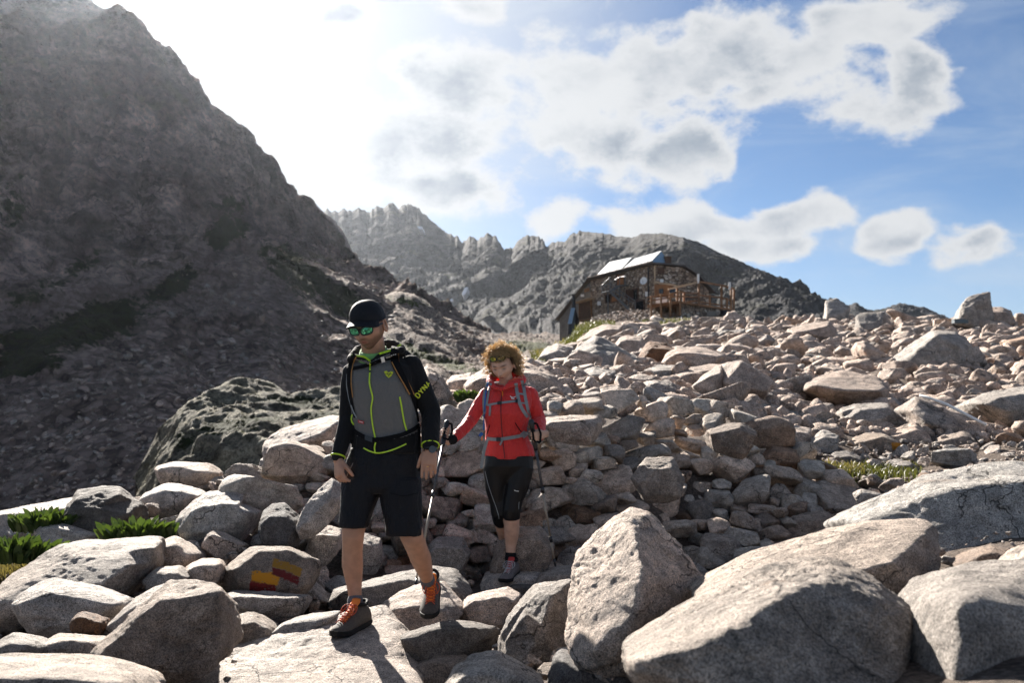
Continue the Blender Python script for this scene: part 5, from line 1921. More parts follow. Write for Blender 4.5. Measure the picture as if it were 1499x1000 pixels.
def fuse(v, f, voxel, smooth=3, sfac=0.5, name='fused'):
    """melt overlapping closed solids into one continuous skin"""
    me = bpy.data.meshes.new(name)
    me.from_pydata([tuple(x) for x in v], [], f)
    bm = bmesh.new()
    bm.from_mesh(me)
    bmesh.ops.recalc_face_normals(bm, faces=bm.faces)
    bm.to_mesh(me)
    bm.free()
    ob = bpy.data.objects.new(name, me)
    COL.objects.link(ob)
    r = ob.modifiers.new('r', 'REMESH')
    r.mode = 'VOXEL'
    r.voxel_size = voxel
    r.use_smooth_shade = True
    if smooth:
        s = ob.modifiers.new('s', 'SMOOTH')
        s.factor = sfac
        s.iterations = smooth
    dg = bpy.context.evaluated_depsgraph_get()
    dg.update()
    out = bpy.data.meshes.new_from_object(ob.evaluated_get(dg))
    bpy.data.objects.remove(ob)
    bpy.data.meshes.remove(me)
    V = np.empty(len(out.vertices) * 3)
    out.vertices.foreach_get('co', V)
    n = len(out.polygons)
    Fq = [tuple(p.vertices) for p in out.polygons]
    bpy.data.meshes.remove(out)
    return V.reshape(-1, 3), Fq


def normals_of(V, Fq):
    N = np.zeros_like(V)
    q = np.array([(f[0], f[1], f[2]) for f in Fq])
    n = np.cross(V[q[:, 1]] - V[q[:, 0]], V[q[:, 2]] - V[q[:, 0]])
    for k in range(3):
        np.add.at(N, q[:, k], n)
    return N / (np.linalg.norm(N, axis=1, keepdims=True) + 1e-12)


def wrinkle(V, Fq, amp, freq, seed, sq=(1, 1, 0.6)):
    N = normals_of(V, Fq)
    w = fbm(V * freq * np.array(sq) + seed, 3, 0.5, seed=seed, ridged=True)
    w2 = fbm(V * freq * 2.7, 3, 0.5, seed=seed + 5)
    return V + N * ((w * 0.8 + w2 * 0.3) * amp)[:, None]


def loft(mb, rings, seg=24):
    """rings: (centre, half width vector, half depth vector); closed at both ends"""
    o = len(mb.v)
    for c, a, b in rings:
        c, a, b = Vector(c), Vector(a), Vector(b)
        for k in range(seg):
            t = 2 * math.pi * k / seg
            ct, st_ = math.cos(t), math.sin(t)
            e = 0.86
            x, y = math.copysign(abs(ct) ** e, ct), math.copysign(abs(st_) ** e, st_)
            mb.v.append(tuple(c + a * x + b * y))
    for i in range(len(rings) - 1):
        for k in range(seg):
            p, q = o + i * seg + k, o + i * seg + (k + 1) % seg
            mb.f.append((p, q, q + seg, p + seg))
    mb.f.append(tuple(o + k for k in reversed(range(seg))))
    e = o + (len(rings) - 1) * seg
    mb.f.append(tuple(e + k for k in range(seg)))


def ring_px(py, xl, xr, Y, dep, skew=0.0):
    """ring seen between two photo columns; dep = half depth; skew turns the body (right side nearer when > 0)"""
    a, b = at(xl, py, Y + skew), at(xr, py, Y - skew)
    c = (a + b) / 2
    return (c, (b - a) / 2, Vector((0.0, dep, 0.0)))


def limb(mb, pts, seg=16):
    """pts: (point, radius): round ended tapering limb"""
    P = [Vector(p) for p, r in pts]
    Rr = [r for p, r in pts]
    d0 = (P[0] - P[1]).normalized()
    d1 = (P[-1] - P[-2]).normalized()
    PP = [P[0] + d0 * Rr[0] * 0.75, P[0] + d0 * Rr[0] * 0.4] + P + [P[-1] + d1 * Rr[-1] * 0.4, P[-1] + d1 * Rr[-1] * 0.75]
    RR = [Rr[0] * 0.5, Rr[0] * 0.86] + Rr + [Rr[-1] * 0.86, Rr[-1] * 0.5]
    mb.tube(PP, RR, seg)


def gauss(x, y, z, cx, cy, sx, sy):
    return np.exp(-((x - cx) / sx) ** 2 - ((z - cy) / sy) ** 2)


def head_verts(female=False, n=84):
    """face looks along -Y; returns verts, quads, attribute arrays"""
    th = np.linspace(0, 2 * np.pi, n, endpoint=False)
    ph = np.linspace(0.001, np.pi - 0.001, n)
    TH, PH = np.meshgrid(th, ph)
    dx, dy, dz = (np.sin(PH) * np.cos(TH)).ravel(), (np.sin(PH) * np.sin(TH)).ravel(), np.cos(PH).ravel()
    hw, hd, hh = (0.072, 0.092, 0.112) if female else (0.076, 0.097, 0.118)
    x, y, z = dx * hw, dy * hd, dz * hh
    zl = np.clip(-z / hh, 0, 1)
    front = np.clip(-dy, 0, 1)
    jaw = 1 - (0.44 if female else 0.34) * zl ** 1.7
    x = x * jaw
    x = x * (1 + 0.05 * np.exp(-((z + 0.02) / 0.03) ** 2))
    y = np.where(y > 0, y * (1 - 0.55 * zl), y * (1 - 0.10 * zl))
    y = np.where(y < 0, np.maximum(y, -hd * 0.93 + 0.25 * (np.abs(x) / hw) ** 2 * hd * 0.9), y)
    fm = np.clip((-dy - 0.1) / 0.4, 0, 1)
    out = np.zeros_like(x)
    # nose
    nb = np.exp(-(x / 0.0105) ** 2) * np.clip((0.022 - z) / 0.05, 0, 1) * np.clip((z + 0.044) / 0.010, 0, 1)
    out += nb * (0.024 if not female else 0.019)
    out += 0.008 * (gauss(x, y, z, -0.012, -0.032, 0.008, 0.007) + gauss(x, y, z, 0.012, -0.032, 0.008, 0.007))
    # brow, sockets, eyeballs
    out += 0.006 * np.exp(-((z - 0.026) / 0.008) ** 2) * np.exp(-(x / 0.045) ** 2)
    for s in (-1, 1):
        out -= 0.011 * gauss(x, y, z, s * 0.031, 0.008, 0.016, 0.010)
        out += 0.006 * gauss(x, y, z, s * 0.031, 0.007, 0.010, 0.006)
        out += 0.005 * gauss(x, y, z, s * 0.042, -0.022, 0.018, 0.014)
    # lips and chin
    out += 0.0045 * gauss(x, y, z, 0, -0.056, 0.022, 0.0045) + 0.005 * gauss(x, y, z, 0, -0.068, 0.019, 0.005)
    out -= 0.004 * gauss(x, y, z, 0, -0.0615, 0.024, 0.0018)
    out -= 0.003 * gauss(x, y, z, 0, -0.080, 0.020, 0.005)
    out += (0.007 if not female else 0.004) * gauss(x, y, z, 0, -0.098, 0.020, 0.012)
    y = y - out * fm
    V = np.stack([x, y, z], 1)
    a = np.arange(n * n).reshape(n, n)
    b = np.roll(a, -1, axis=1)
    Fq = np.stack([a[:-1], a[1:], b[1:], b[:-1]], -1).reshape(-1, 4)
    jl = np.clip((-z - 0.026) / 0.02, 0, 1) * np.clip((0.045 - y) / 0.03, 0, 1)
    cheek = np.clip(1 - gauss(x, y, z, 0.034, -0.03, 0.018, 0.016) * 1.3 - gauss(x, y, z, -0.034, -0.03, 0.018, 0.016) * 1.3, 0, 1)
    must = gauss(x, y, z, 0, -0.045, 0.026, 0.007)
    lips = np.clip((gauss(x, y, z, 0, -0.061, 0.021, 0.010) - 0.35) * 3, 0, 1) * fm
    side = np.clip((np.abs(x) - 0.060) / 0.01, 0, 1) * np.clip((0.03 - z) / 0.02, 0, 1) * np.clip((z + 0.06) / 0.02, 0, 1) * np.clip((0.01 - np.abs(y + 0.02)) / 0.01 + 1, 0, 1)
    stub = np.clip(np.maximum(jl * cheek * 0.9, np.maximum(must, side * 0.7)), 0, 1) * (1 - lips)
    brow = np.zeros_like(x)
    for s in (-1, 1):
        bz = 0.024 + 0.0035 * np.cos((x - s * 0.034) / 0.02)
        brow = np.maximum(brow, np.exp(-((z - bz) / (0.0050 if female else 0.0036)) ** 2) * np.clip(1.4 - np.abs(x - s * 0.032) / 0.017, 0, 1))
        brow = np.maximum(brow, 0.85 * np.exp(-((z - 0.004) / (0.0050 if female else 0.0030)) ** 2) * np.clip(1.3 - np.abs(x - s * 0.031) / 0.014, 0, 1))   # lashes of lowered lids
    return V, Fq, stub * (0 if female else 0.95), lips, np.clip(brow, 0, 1) * fm * 0.95


def ear(mb, s):
    c = Vector((s * 0.077, 0.008, -0.002))
    pts = [c + Vector((s * 0.010 * abs(math.sin(a * .5)), 0.017 * math.sin(a) + 0.006, 0.031 * math.cos(a))) for a in np.linspace(0, 2 * math.pi, 14, endpoint=False)]
    mb.tube(pts + [pts[0]], 0.0055, 8)
    loft(mb, [(c + Vector((s * (-0.006), 0, 0)), Vector((0, 0.012, 0)), Vector((0, 0, 0.024))), (c + Vector((s * 0.003, 0.004, 0)), Vector((0, 0.014, 0)), Vector((0, 0, 0.026)))], 12)


def hand_solid(mb, M, curl=(0.35, 0.4, 0.45, 0.5), thumb=(0.8, 0.35, -0.75), tcurl=0.3, side=1, k=1.0, spread=0.05):
    """wrist at the origin, fingers along -Z, palm towards +Y, thumb on the +X side (side = -1 mirrors)"""
    def T(p):
        p = Vector(p) * k
        p.x *= side
        return M @ p
    H = MB()
    rr = [((0, 0, 0.03), 0.026, 0.019), ((0, 0, 0), 0.028, 0.019), ((0.002, 0, -0.03), 0.036, 0.016), ((0.002, 0, -0.06), 0.041, 0.0145), ((0, 0, -0.085), 0.040, 0.012), ((0, 0.002, -0.094), 0.034, 0.008)]
    loft(H, [(Vector(c), Vector((a, 0, 0)), Vector((0, b, 0))) for c, a, b in rr], 16)
    xs = (0.030, 0.0105, -0.0095, -0.0285)
    Ls = (0.072, 0.080, 0.075, 0.058)
    for i, (x0, L0) in enumerate(zip(xs, Ls)):
        p = Vector((x0, 0, -0.078))
        a = -0.05
        pts = [(Vector((x0 * 0.8, 0, -0.05)), 0.0095), (p.copy(), 0.0098)]
        sp = x0 * spread / 0.03
        for j, fr in enumerate((0.46, 0.30, 0.24)):
            a += curl[i] * (0.85, 1.25, 0.9)[j]
            d = Vector((sp * (1 if j == 0 else 0.5), math.sin(a), -math.cos(a)))
            p = p + d * L0 * fr
            pts.append((p.copy(), (0.0088, 0.0080, 0.0066)[j]))
        limb(H, pts, 10)
    t0 = Vector((0.026, 0.004, -0.022))
    td = Vector(thumb).normalized()
    t1 = t0 + td * 0.036
    td2 = (td + Vector((-0.25, 0.35, -0.5)) * tcurl * 2).normalized()
    t2 = t1 + td2 * 0.030
    td3 = (td2 + Vector((-0.3, 0.35, -0.35)) * tcurl * 2).normalized()
    t3 = t2 + td3 * 0.022
    limb(H, [(Vector((0.012, 0.003, -0.008)), 0.013), (t0, 0.0135), (t1, 0.0115), (t2, 0.0098), (t3, 0.0078)], 10)
    o = len(mb.v)
    mb.v += [tuple(T(v)) for v in H.v]
    mb.f += [tuple(i + o for i in (f if side > 0 else reversed(f))) for f in H.f]


def frame(origin, down, palm):
    """matrix whose -Z runs along down and +Y towards palm"""
    z = -Vector(down).normalized()
    y = Vector(palm)
    y = (y - z * y.dot(z)).normalized()
    x = y.cross(z)
    M = Matrix((x, y, z)).transposed().to_4x4()
    M.translation = Vector(origin)
    return M


def make_body(parent, mat, name, solid, voxel, head, Mh, hands):
    """one mesh: fused trunk and limbs with head and hands"""
    V, Fq = fuse(solid.v, solid.f, voxel, 4)
    HV, HF, stub, lips, brow = head
    eb = MB()
    ear(eb, -1)
    ear(eb, 1)
    allV, allF, A = [V], list(Fq), [np.zeros((len(V), 3))]
    off = len(V)
    R3 = np.array(Mh.to_3x3())
    W = HV @ R3.T + np.array(Mh.translation[:])
    allV.append(W)
    allF += [tuple(int(i) + off for i in f) for f in HF]
    A.append(np.stack([stub, lips, brow], 1))
    off += len(W)
    E = np.array(eb.v) @ R3.T + np.array(Mh.translation[:])
    allV.append(E)
    allF += [tuple(i + off for i in f) for f in eb.f]
    A.append(np.zeros((len(E), 3)))
    off += len(E)
    for h in hands:
        hv, hf = fuse(h.v, h.f, 0.0026, 3)
        allV.append(hv)
        allF += [tuple(i + off for i in f) for f in hf]
        A.append(np.zeros((len(hv), 3)))
        off += len(hv)
    me = bpy.data.meshes.new(name)
    VV = np.concatenate(allV)
    me.from_pydata(VV.tolist(), [], allF)
    me.polygons.foreach_set('use_smooth', [True] * len(me.polygons))
    A = np.concatenate(A)
    for i, k in enumerate(('stubble', 'lips', 'brow')):
        fattr(me, k, A[:, i])
    return link(name, me, mat, parent)


def garment(name, solid, voxel, mat, parent, amp=0.003, freq=14, seed=3, smooth=3, second=None, sq=(1, 1, 0.6)):
    V, Fq = fuse(solid.v, solid.f, voxel, smooth)
    V = wrinkle(V, Fq, amp, freq, seed, sq)
    me = bpy.data.meshes.new(name)
    me.from_pydata(V.tolist(), [], Fq)
    me.polygons.foreach_set('use_smooth', [True] * len(me.polygons))
    if second is not None:
        qx, qy = proj(V)
        fattr(me, 'second', second(qx, qy, V))
    o = link(name, me, mat, parent)
    return o, BVHTree.FromPolygons(V.tolist(), Fq)


def multi_bvh(*bs):
    class Q:
        def ray_cast(self, o, d):
            best = (None, None, None, None)
            for b in bs:
                h = b.ray_cast(o, d)
                if h[0] is not None and (best[0] is None or h[3] < best[3]):
                    best = h
            return best
    return Q()


ORI = Vector((0, 0, 0))


def surf(bvh, px, py, off, last=None):
    d = Vector(_dir(px, py)).normalized()
    h = bvh.ray_cast(ORI, d)
    if h[0] is None:
        return last
    return h[0] - d * off


def ribbon(bvh, pts, w, mat, name, parent, off=0.004, th=0.004, ws=None, step=3.0):
    """a flat band laid on the clothes along a path"""
    P = []
    for i in range(len(pts) - 1):
        a, b = pts[i], pts[i + 1]
        n = max(1, int(math.hypot(b[0] - a[0], b[1] - a[1]) / step))
        for k in range(n):
            t = k / n
            P.append((a[0] + (b[0] - a[0]) * t, a[1] + (b[1] - a[1]) * t, (i + t) / (len(pts) - 1)))
    P.append((pts[-1][0], pts[-1][1], 1.0))
    # soften corners
    Q = np.array(P)
    for _ in range(2):
        Q[1:-1, :2] = Q[1:-1, :2] * 0.5 + (Q[:-2, :2] + Q[2:, :2]) * 0.25
    rows = []
    cen = surf(bvh, Q[0, 0], Q[0, 1], off)
    for i in range(len(Q)):
        d = Q[min(i + 1, len(Q) - 1), :2] - Q[max(i - 1, 0), :2]
        d = d / (np.linalg.norm(d) + 1e-9)
        n = np.array((-d[1], d[0]))
        ww = (w if ws is None else np.interp(Q[i, 2], np.linspace(0, 1, len(ws)), ws)) / 2
        c = surf(bvh, Q[i, 0], Q[i, 1], off, cen)
        if c is None:
            continue
        cen = c
        row = []
        for s in (-1, -0.4, 0.4, 1):
            x, y = Q[i, 0] + n[0] * ww * s, Q[i, 1] + n[1] * ww * s
            p = surf(bvh, x, y, off)
            q0 = at(x, y, c.y)
            if p is None or abs(p.y - c.y) > 0.05:
                p = q0
            row.append((p, q0))
        # keep the band stiff across
        row = [p * 0.6 + q0 * 0.4 for p, q0 in row]
        rows.append(row)
    if len(rows) < 2:
        return None
    mb = MB()
    for r in rows:
        tv = [-(p.normalized()) * th for p in r]
        mb.v += [tuple(p) for p in r] + [tuple(p + t) for p, t in zip(r, tv)]
    for i in range(len(rows) - 1):
        o, q = i * 8, (i + 1) * 8
        for k in range(3):
            mb.f.append((o + 4 + k, o + 5 + k, q + 5 + k, q + 4 + k))
            mb.f.append((o + 1 + k, o + k, q + k, q + 1 + k))
        mb.f.append((o, o + 4, q + 4, q))
        mb.f.append((o + 7, o + 3, q + 3, q + 7))
    for o in (0, (len(rows) - 1) * 8):
        mb.f.append((o, o + 1, o + 2, o + 3, o + 7, o + 6, o + 5, o + 4))
    return mb.build(name, mat, parent, smooth=False)


def patch(bvh, poly, mat, name, parent, off=0.006, th=0.003):
    P = [surf(bvh, x, y, off) for x, y in poly]
    g = [p for p in P if p is not None]
    if not g:
        return None
    P = [p if p is not None else at(x, y, g[0].y) for p, (x, y) in zip(P, poly)]
    c = sum(P, Vector()) / len(P)
    return MB().prism(P, -c.normalized() * th).build(name, mat, parent)


def shoe(parent, M, upper, sole, lace, collar, side=1, k=1.0, label=None, loops=True):
    def T(p):
        p = Vector(p) * k
        p.x *= side
        return M @ p
    prof = [(0.075, 0.022, 0.050), (0.066, 0.033, 0.078), (0.045, 0.038, 0.092), (0.010, 0.039, 0.094), (-0.030, 0.039, 0.088), (-0.065, 0.041, 0.072), (-0.100, 0.045, 0.058), (-0.135, 0.048, 0.048),
            (-0.165, 0.046, 0.041), (-0.190, 0.038, 0.035), (-0.205, 0.024, 0.026)]
    root = MB()
    n = 14
    vs = []
    for (y, w, h) in prof:
        ring = []
        for q in range(n):
            a = math.pi * q / (n - 1)
            x = w * math.cos(a)
            z = h * max(0, math.sin(a)) ** 0.62
            x *= 1 - 0.28 * (max(0, math.sin(a)) ** 2) * min(1, h / 0.06)
            ring.append(T((x + 0.006 * max(0, -y) / 0.2, y, z + 0.018)))
        vs.append(ring)
    for r in vs:
        root.v += [tuple(p) for p in r]
    for i in range(len(vs) - 1):
        for q in range(n - 1):
            root.f.append((i * n + q, i * n + q + 1, (i + 1) * n + q + 1, (i + 1) * n + q))
        root.f.append((i * n + n - 1, i * n, (i + 1) * n, (i + 1) * n + n - 1))
    root.f.append(tuple(range(n)))
    root.f.append(tuple(reversed(range((len(vs) - 1) * n, len(vs) * n))))
    so = root.build('shoe', upper, parent, smooth=True)
    if label:
        so['label'] = label
    # sole and rubber rand
    out = [(y, w + 0.004) for y, w, h in prof]
    out[0] = (0.080, 0.020)
    out[-1] = (-0.213, 0.020)
    pl_ = [Vector((w + 0.006 * max(0, -y) / 0.2, y, 0)) for y, w in out] + [Vector((-w + 0.006 * max(0, -y) / 0.2, y, 0)) for y, w in reversed(out)]
    sb = MB()
    hgt = [0.028] * len(out)
    m_ = len(pl_)
    for lvl, sc in ((0.0, 0.94), (0.006, 1.0), (0.024, 1.0)):
        for p in pl_:
            toe = 0.012 * max(0, (-p.y - 0.13) / 0.08) + 0.006 * max(0, (p.y - 0.04) / 0.04)
            rise = (0.020 * max(0, (-p.y - 0.15) / 0.06) if lvl > 0.02 else toe if lvl < 0.01 else 0)
            sb.v.append(tuple(T((p.x * sc, p.y * sc, lvl + rise))))
    for lv in range(2):
        for q in range(m_):
            sb.f.append((lv * m_ + q, lv * m_ + (q + 1) % m_, (lv + 1) * m_ + (q + 1) % m_, (lv + 1) * m_ + q))
    sb.f.append(tuple(reversed(range(m_))))
    sb.f.append(tuple(range(2 * m_, 3 * m_)))
    sb.build('sole', sole, so)
    cb_ = MB()
    cp = [T((0.030 * math.cos(a), 0.022 + 0.040 * math.sin(a), 0.108 + 0.010 * abs(math.sin(a)))) for a in np.linspace(0, 2 * math.pi, 20, endpoint=False)]
    cb_.tube(cp + [cp[0]], 0.0085 * k, 8)
    cb_.build('padded_collar', M_sole, so, smooth=True)
    tg = MB()
    loft(tg, [(T((0, y, z)), M.to_3x3() @ Vector((w * k, 0, 0)), M.to_3x3() @ Vector((0, 0.005 * k, 0.006 * k))) for y, z, w in ((-0.13, 0.070, 0.018), (-0.09, 0.086, 0.020), (-0.05, 0.106, 0.022), (-0.018, 0.128, 0.026), (-0.010, 0.140, 0.024))], 12)
    tg.build('tongue', collar, so, smooth=True)
    lb = MB()
    rows = 7
    for q in range(rows):
        y0 = -0.035 - q * 0.0165
        z0 = np.interp(-y0, [0.03, 0.065, 0.1, 0.135, 0.15], [0.116, 0.098, 0.082, 0.071, 0.066])
        w0 = 0.021
        lb.tube([T((-w0 * 1.1, y0, z0 - 0.007)), T((-w0 * .5, y0 - 0.004, z0 + 0.003)), T((w0 * .5, y0 - 0.012, z0 + 0.002)), T((w0 * 1.1, y0 - 0.0165, z0 - 0.009))], 0.0022 * k, 6)
        lb.tube([T((w0 * 1.1, y0, z0 - 0.007)), T((w0 * .5, y0 - 0.004, z0 + 0.005)), T((-w0 * .5, y0 - 0.012, z0 + 0.004)), T((-w0 * 1.1, y0 - 0.0165, z0 - 0.009))], 0.0022 * k, 6)
    if loops:
        for s in (-1, 1):
            lp_ = [T((s * (0.004 + 0.040 * math.sin(a) * 1.0), -0.045 - 0.030 * (1 - math.cos(a)), 0.122 - 0.016 * (1 - math.cos(a)) + 0.006 * math.sin(a * 2))) for a in np.linspace(0, math.pi * 1.05, 12)]
            lb.tube(lp_, 0.0023 * k, 6)
            lb.tube([T((0, -0.045, 0.124)), T((s * 0.022, -0.06, 0.118)), T((s * 0.030, -0.085, 0.10)), T((s * 0.034, -0.10, 0.086))], 0.0022 * k, 6)
    lb.build('laces', lace, so, smooth=True)
    return so


def footM(toe, heel, roll=0.0):
    """toe and heel: points on the ground under the tip and under the heel"""
    toe, heel = Vector(toe), Vector(heel)
    y = (heel - toe).normalized()
    z = ZV - y * y.z
    z.normalize()
    x = y.cross(z)
    Mr = Matrix((x, y, z)).transposed().to_4x4() @ Matrix.Rotation(roll, 4, 'Y')
    Mr.translation = toe + y * 0.213
    return Mr


# ================================================================= the man
Y0 = 5.0
man = empty('person', (0, 0, 0))
tag(man, 'man in black cap, mirrored sunglasses, grey and black jacket and black shorts', 'person', None)
slab = next(o for o in COL.objects if o.get('label', '').startswith('large flat sunlit slab'))


def drop_on(ob, x, y):
    dg = bpy.context.evaluated_depsgraph_get()
    r = ob.ray_cast(Vector((x, y, 5)) - ob.location, Vector((0, 0, -1)))
    return (r[1].z + ob.location.z) if r[0] else None


body = MB()
loft(body, [ring_px(520, 532, 580, Y0 + .02, .06), ring_px(532, 518, 596, Y0 + .02, .085), ring_px(560, 516, 600, Y0 + .02, .10), ring_px(600, 520, 602, Y0 + .02, .10), ring_px(640, 524, 606, Y0 + .03, .10),
            ring_px(670, 518, 610, Y0 + .04, .105), ring_px(705, 515, 608, Y0 + .04, .10)])
NKB, NKT = at(549, 532, Y0 + 0.03), at(545, 497, Y0 - 0.055)
limb(body, [(NKB, 0.066), (NKT, 0.058), (at(543, 480, Y0 - .07), 0.055)])
# arms
SL, EL, WL = at(514, 548, Y0 + .03), at(510, 612, Y0 + .02), at(495, 670, Y0 - .06)
SR, ER, WR = at(603, 538, Y0 + .02), at(631, 603, Y0 + .01), at(630, 652, Y0 - .10)
limb(body, [(SL, .045), (EL, .036), (WL, .024), (WL + (WL - EL).normalized() * .02, .023)])
limb(body, [(SR, .048), (ER, .038), (WR, .025), (WR + (WR - ER).normalized() * .02, .024)])
# legs
HL, HR_ = at(532, 700, Y0 + .03), at(588, 700, Y0 + .03)
KL, KR = at(517, 784, Y0 - .05), at(602, 783, Y0 - .05)
AL, AR = at(520, 880, Y0 - .01), at(625.5, 849, Y0 + .24)
limb(body, [(HL, .085), (HL.lerp(KL, .5), .075), (KL + Vector((0, 0, .03)), .058), (KL, .055), (at(516, 806, Y0 - .02), .051), (at(516, 828, Y0 + .0), .053), (at(518, 850, Y0 + .01), .043), (at(519.5, 868, Y0 + .0), .034), (AL, .034), (AL - Vector((0, 0, .06)), .034)], 20)
limb(body, [(HR_, .085), (HR_.lerp(KR, .5), .066), (KR + Vector((0, 0, .03)), .055), (KR, .059), (at(609, 800, Y0 + .02), .054), (at(616, 818, Y0 + .10), .054), (at(622, 836, Y0 + .18), .042), (AR, .033), (AR + (AR - KR).normalized() * .05, .033)], 20)
Mh = Matrix.Translation(at(539.5, 478, Y0 - .085)) @ Matrix.Rotation(R(-17), 4, 'Z') @ Matrix.Rotation(R(18), 4, 'X') @ Matrix.Rotation(R(-3), 4, 'Y')
h1, h2 = MB(), MB()
dl = (at(497.5, 705, Y0 - .09) - WL).normalized()
hand_solid(h1, frame(WL + dl * 0.008, dl, Vector((0.62, 0.55, 0))), curl=(0.55, 0.62, 0.68, 0.7), thumb=(0.30, 0.55, -0.85), tcurl=0.15, side=1, k=0.98)
dr = (at(626.5, 700, Y0 - .12) - WR).normalized()
hand_solid(h2, frame(WR + dr * 0.008, dr, Vector((0.1, 1, 0))), curl=(0.10, 0.16, 0.26, 0.36), thumb=(0.45, 0.15, -0.9), tcurl=0.12, side=-1, k=1.0, spread=0.05)
mb_body = make_body(man, M_skin_m, 'body', body, 0.010, head_verts(), Mh, [h1, h2])

# t-shirt in the neck of the jacket
ts = MB()
loft(ts, [(at(548, 540, Y0 + .02), Vector((.085, 0, 0)), Vector((0, .09, .0))), (at(547, 524, Y0 + .0), Vector((.078, 0, 0)), Vector((0, .085, .02))), (at(546.5, 511, Y0 - .01), Vector((.066, 0, .004)), Vector((0, .07, .03)))])
garment('t_shirt', ts, 0.006, M_green_t, man, 0.001, 20, 5)

# jacket: trunk, sleeves, collar
jk = MB()
loft(jk, [ring_px(524, 524, 588, Y0 + .03, .075, .01), ring_px(529, 516, 597, Y0 + .03, .10, .015), ring_px(538, 508.5, 604, Y0 + .02, .118, .015), ring_px(560, 507.5, 606.5, Y0 + .01, .135, .015), ring_px(585, 511, 608, Y0 + .01, .132, .015),
          ring_px(610, 514.5, 610.5, Y0 + .02, .128, .015), ring_px(632, 517, 613, Y0 + .03, .125, .015), ring_px(650, 514.5, 615, Y0 + .03, .13, .015), ring_px(663, 513, 616, Y0 + .03, .133, .012)], 40)
limb(jk, [(SL + Vector((.012, 0, .008)), .056), (SL.lerp(EL, .45), .050), (EL, .046), (EL.lerp(WL, .5), .041), (WL + Vector((0, 0, .015)), .0335), (WL, .032)])
limb(jk, [(SR + Vector((-.012, 0, .008)), .062), (SR.lerp(ER, .45), .054), (ER, .050), (ER.lerp(WR, .5), .046), (WR + Vector((0, 0, .018)), .041), (WR + Vector((0, 0, .004)), .040)])
# standing collar with the hood folded behind it
cpts = [(514, 524, -.03), (519, 517, .02), (524, 510, .07), (540, 505, .125), (560, 501, .12), (576, 502, .075), (587, 508, .02), (589, 514, -.02)]
limb(jk, [(at(x, y + 2, Y0 + .0 + dy), .021) for x, y, dy in cpts])
limb(jk, [(at(516, 523, Y0 - .055), .014), (at(529, 524, Y0 - .09), .014), (at(541, 531, Y0 - .115), .012)])
limb(jk, [(at(588, 513, Y0 - .05), .018), (at(570, 518, Y0 - .085), .017), (at(555, 523, Y0 - .10), .015), (at(544, 531, Y0 - .115), .012)])


def second_man(qx, qy, V):
    poly = [(509, 545), (514, 524), (542, 530), (572, 517), (586, 536), (600, 566), (606, 590), (611, 615), (613, 632), (590, 640), (549, 647), (522, 638), (517, 618), (513, 595), (509, 570)]
    front = V[:, 1] < Y0 + 0.03
    ins = np.array([inside(poly, a, b) for a, b in zip(qx, qy)])
    armL = (qx < 509) | ((V[:, 1] < Y0 - 0.0) & (qx < 511) & (qy > 590))
    return np.where(ins & front & ~armL, 0.0, 1.0)


jo, jb = garment('jacket', jk, 0.0062, M_greyc, man, 0.0045, 13, 7, 2, second_man)
# piping, zips, print
def lime(pts, w, name='piping', m=None):
    return ribbon(jb, pts, w, m or M_lime, name, jo, 0.003, 0.003)


lime([(542, 530), (541.5, 543), (540.5, 560), (543, 572), (546, 582), (543, 597), (544, 612), (546, 626), (549.5, 642)], 2.2, 'zip')
lime([(550, 648), (547.5, 655), (549, 662)], 2.0, 'zip')
lime([(532, 656), (541, 661), (552, 664), (565, 662), (580, 657), (595, 650)], 2.0)
lime([(515, 520), (523, 521), (532, 521.5), (538, 525), (542, 530), (546, 523), (552, 519), (562, 516), (572, 513), (581, 509), (587, 504)], 2.8)
lime([(585, 581), (587, 590), (589, 603), (592, 620), (595.5, 631)], 2.3, 'pocket_zip')
lime([(515.5, 607), (513.5, 614), (514, 619), (518, 622)], 2.0, 'pocket_zip')
lime([(541, 538), (541.5, 545)], 3.0, 'zip_pull', M_blackpl)
for C_, r_, ax in ((WL + Vector((0, 0, .006)), .0345, WL - EL), (WR + Vector((0, 0, .0)), .042, WR - ER)):
    ax = ax.normalized()
    s_ = ax.cross(Vector((0, 1, 0))).normalized()
    u_ = ax.cross(s_)
    cp = [C_ + (s_ * math.cos(a) + u_ * math.sin(a)) * r_ for a in np.linspace(0, 2 * math.pi, 28, endpoint=False)]
    MB().tube(cp + [cp[0]], 0.0042, 8).build('cuff_piping', M_lime, jo, smooth=True)
patch(jb, [(562, 544), (566, 543), (569, 545.5), (572, 543.5), (576, 545), (573, 550.5), (569, 553.5), (565, 550)], M_limetxt, 'chest_emblem', jo)
for a, b in (((564, 547.2), (574, 547.8)), ((566.5, 544.5), (569, 551)), ((572, 545), (569, 551))):
    ribbon(jb, [a, b], 0.6, M_blackpl, 'emblem_line', jo, 0.010, 0.001)
patch(jb, [(524, 615), (533, 617), (532.5, 621), (524, 619)], M_red_label, 'sewn_label', jo)
ribbon(jb, [(525.5, 617), (531.5, 618.8)], 0.8, M_white, 'label_print', jo, 0.0095, 0.001)
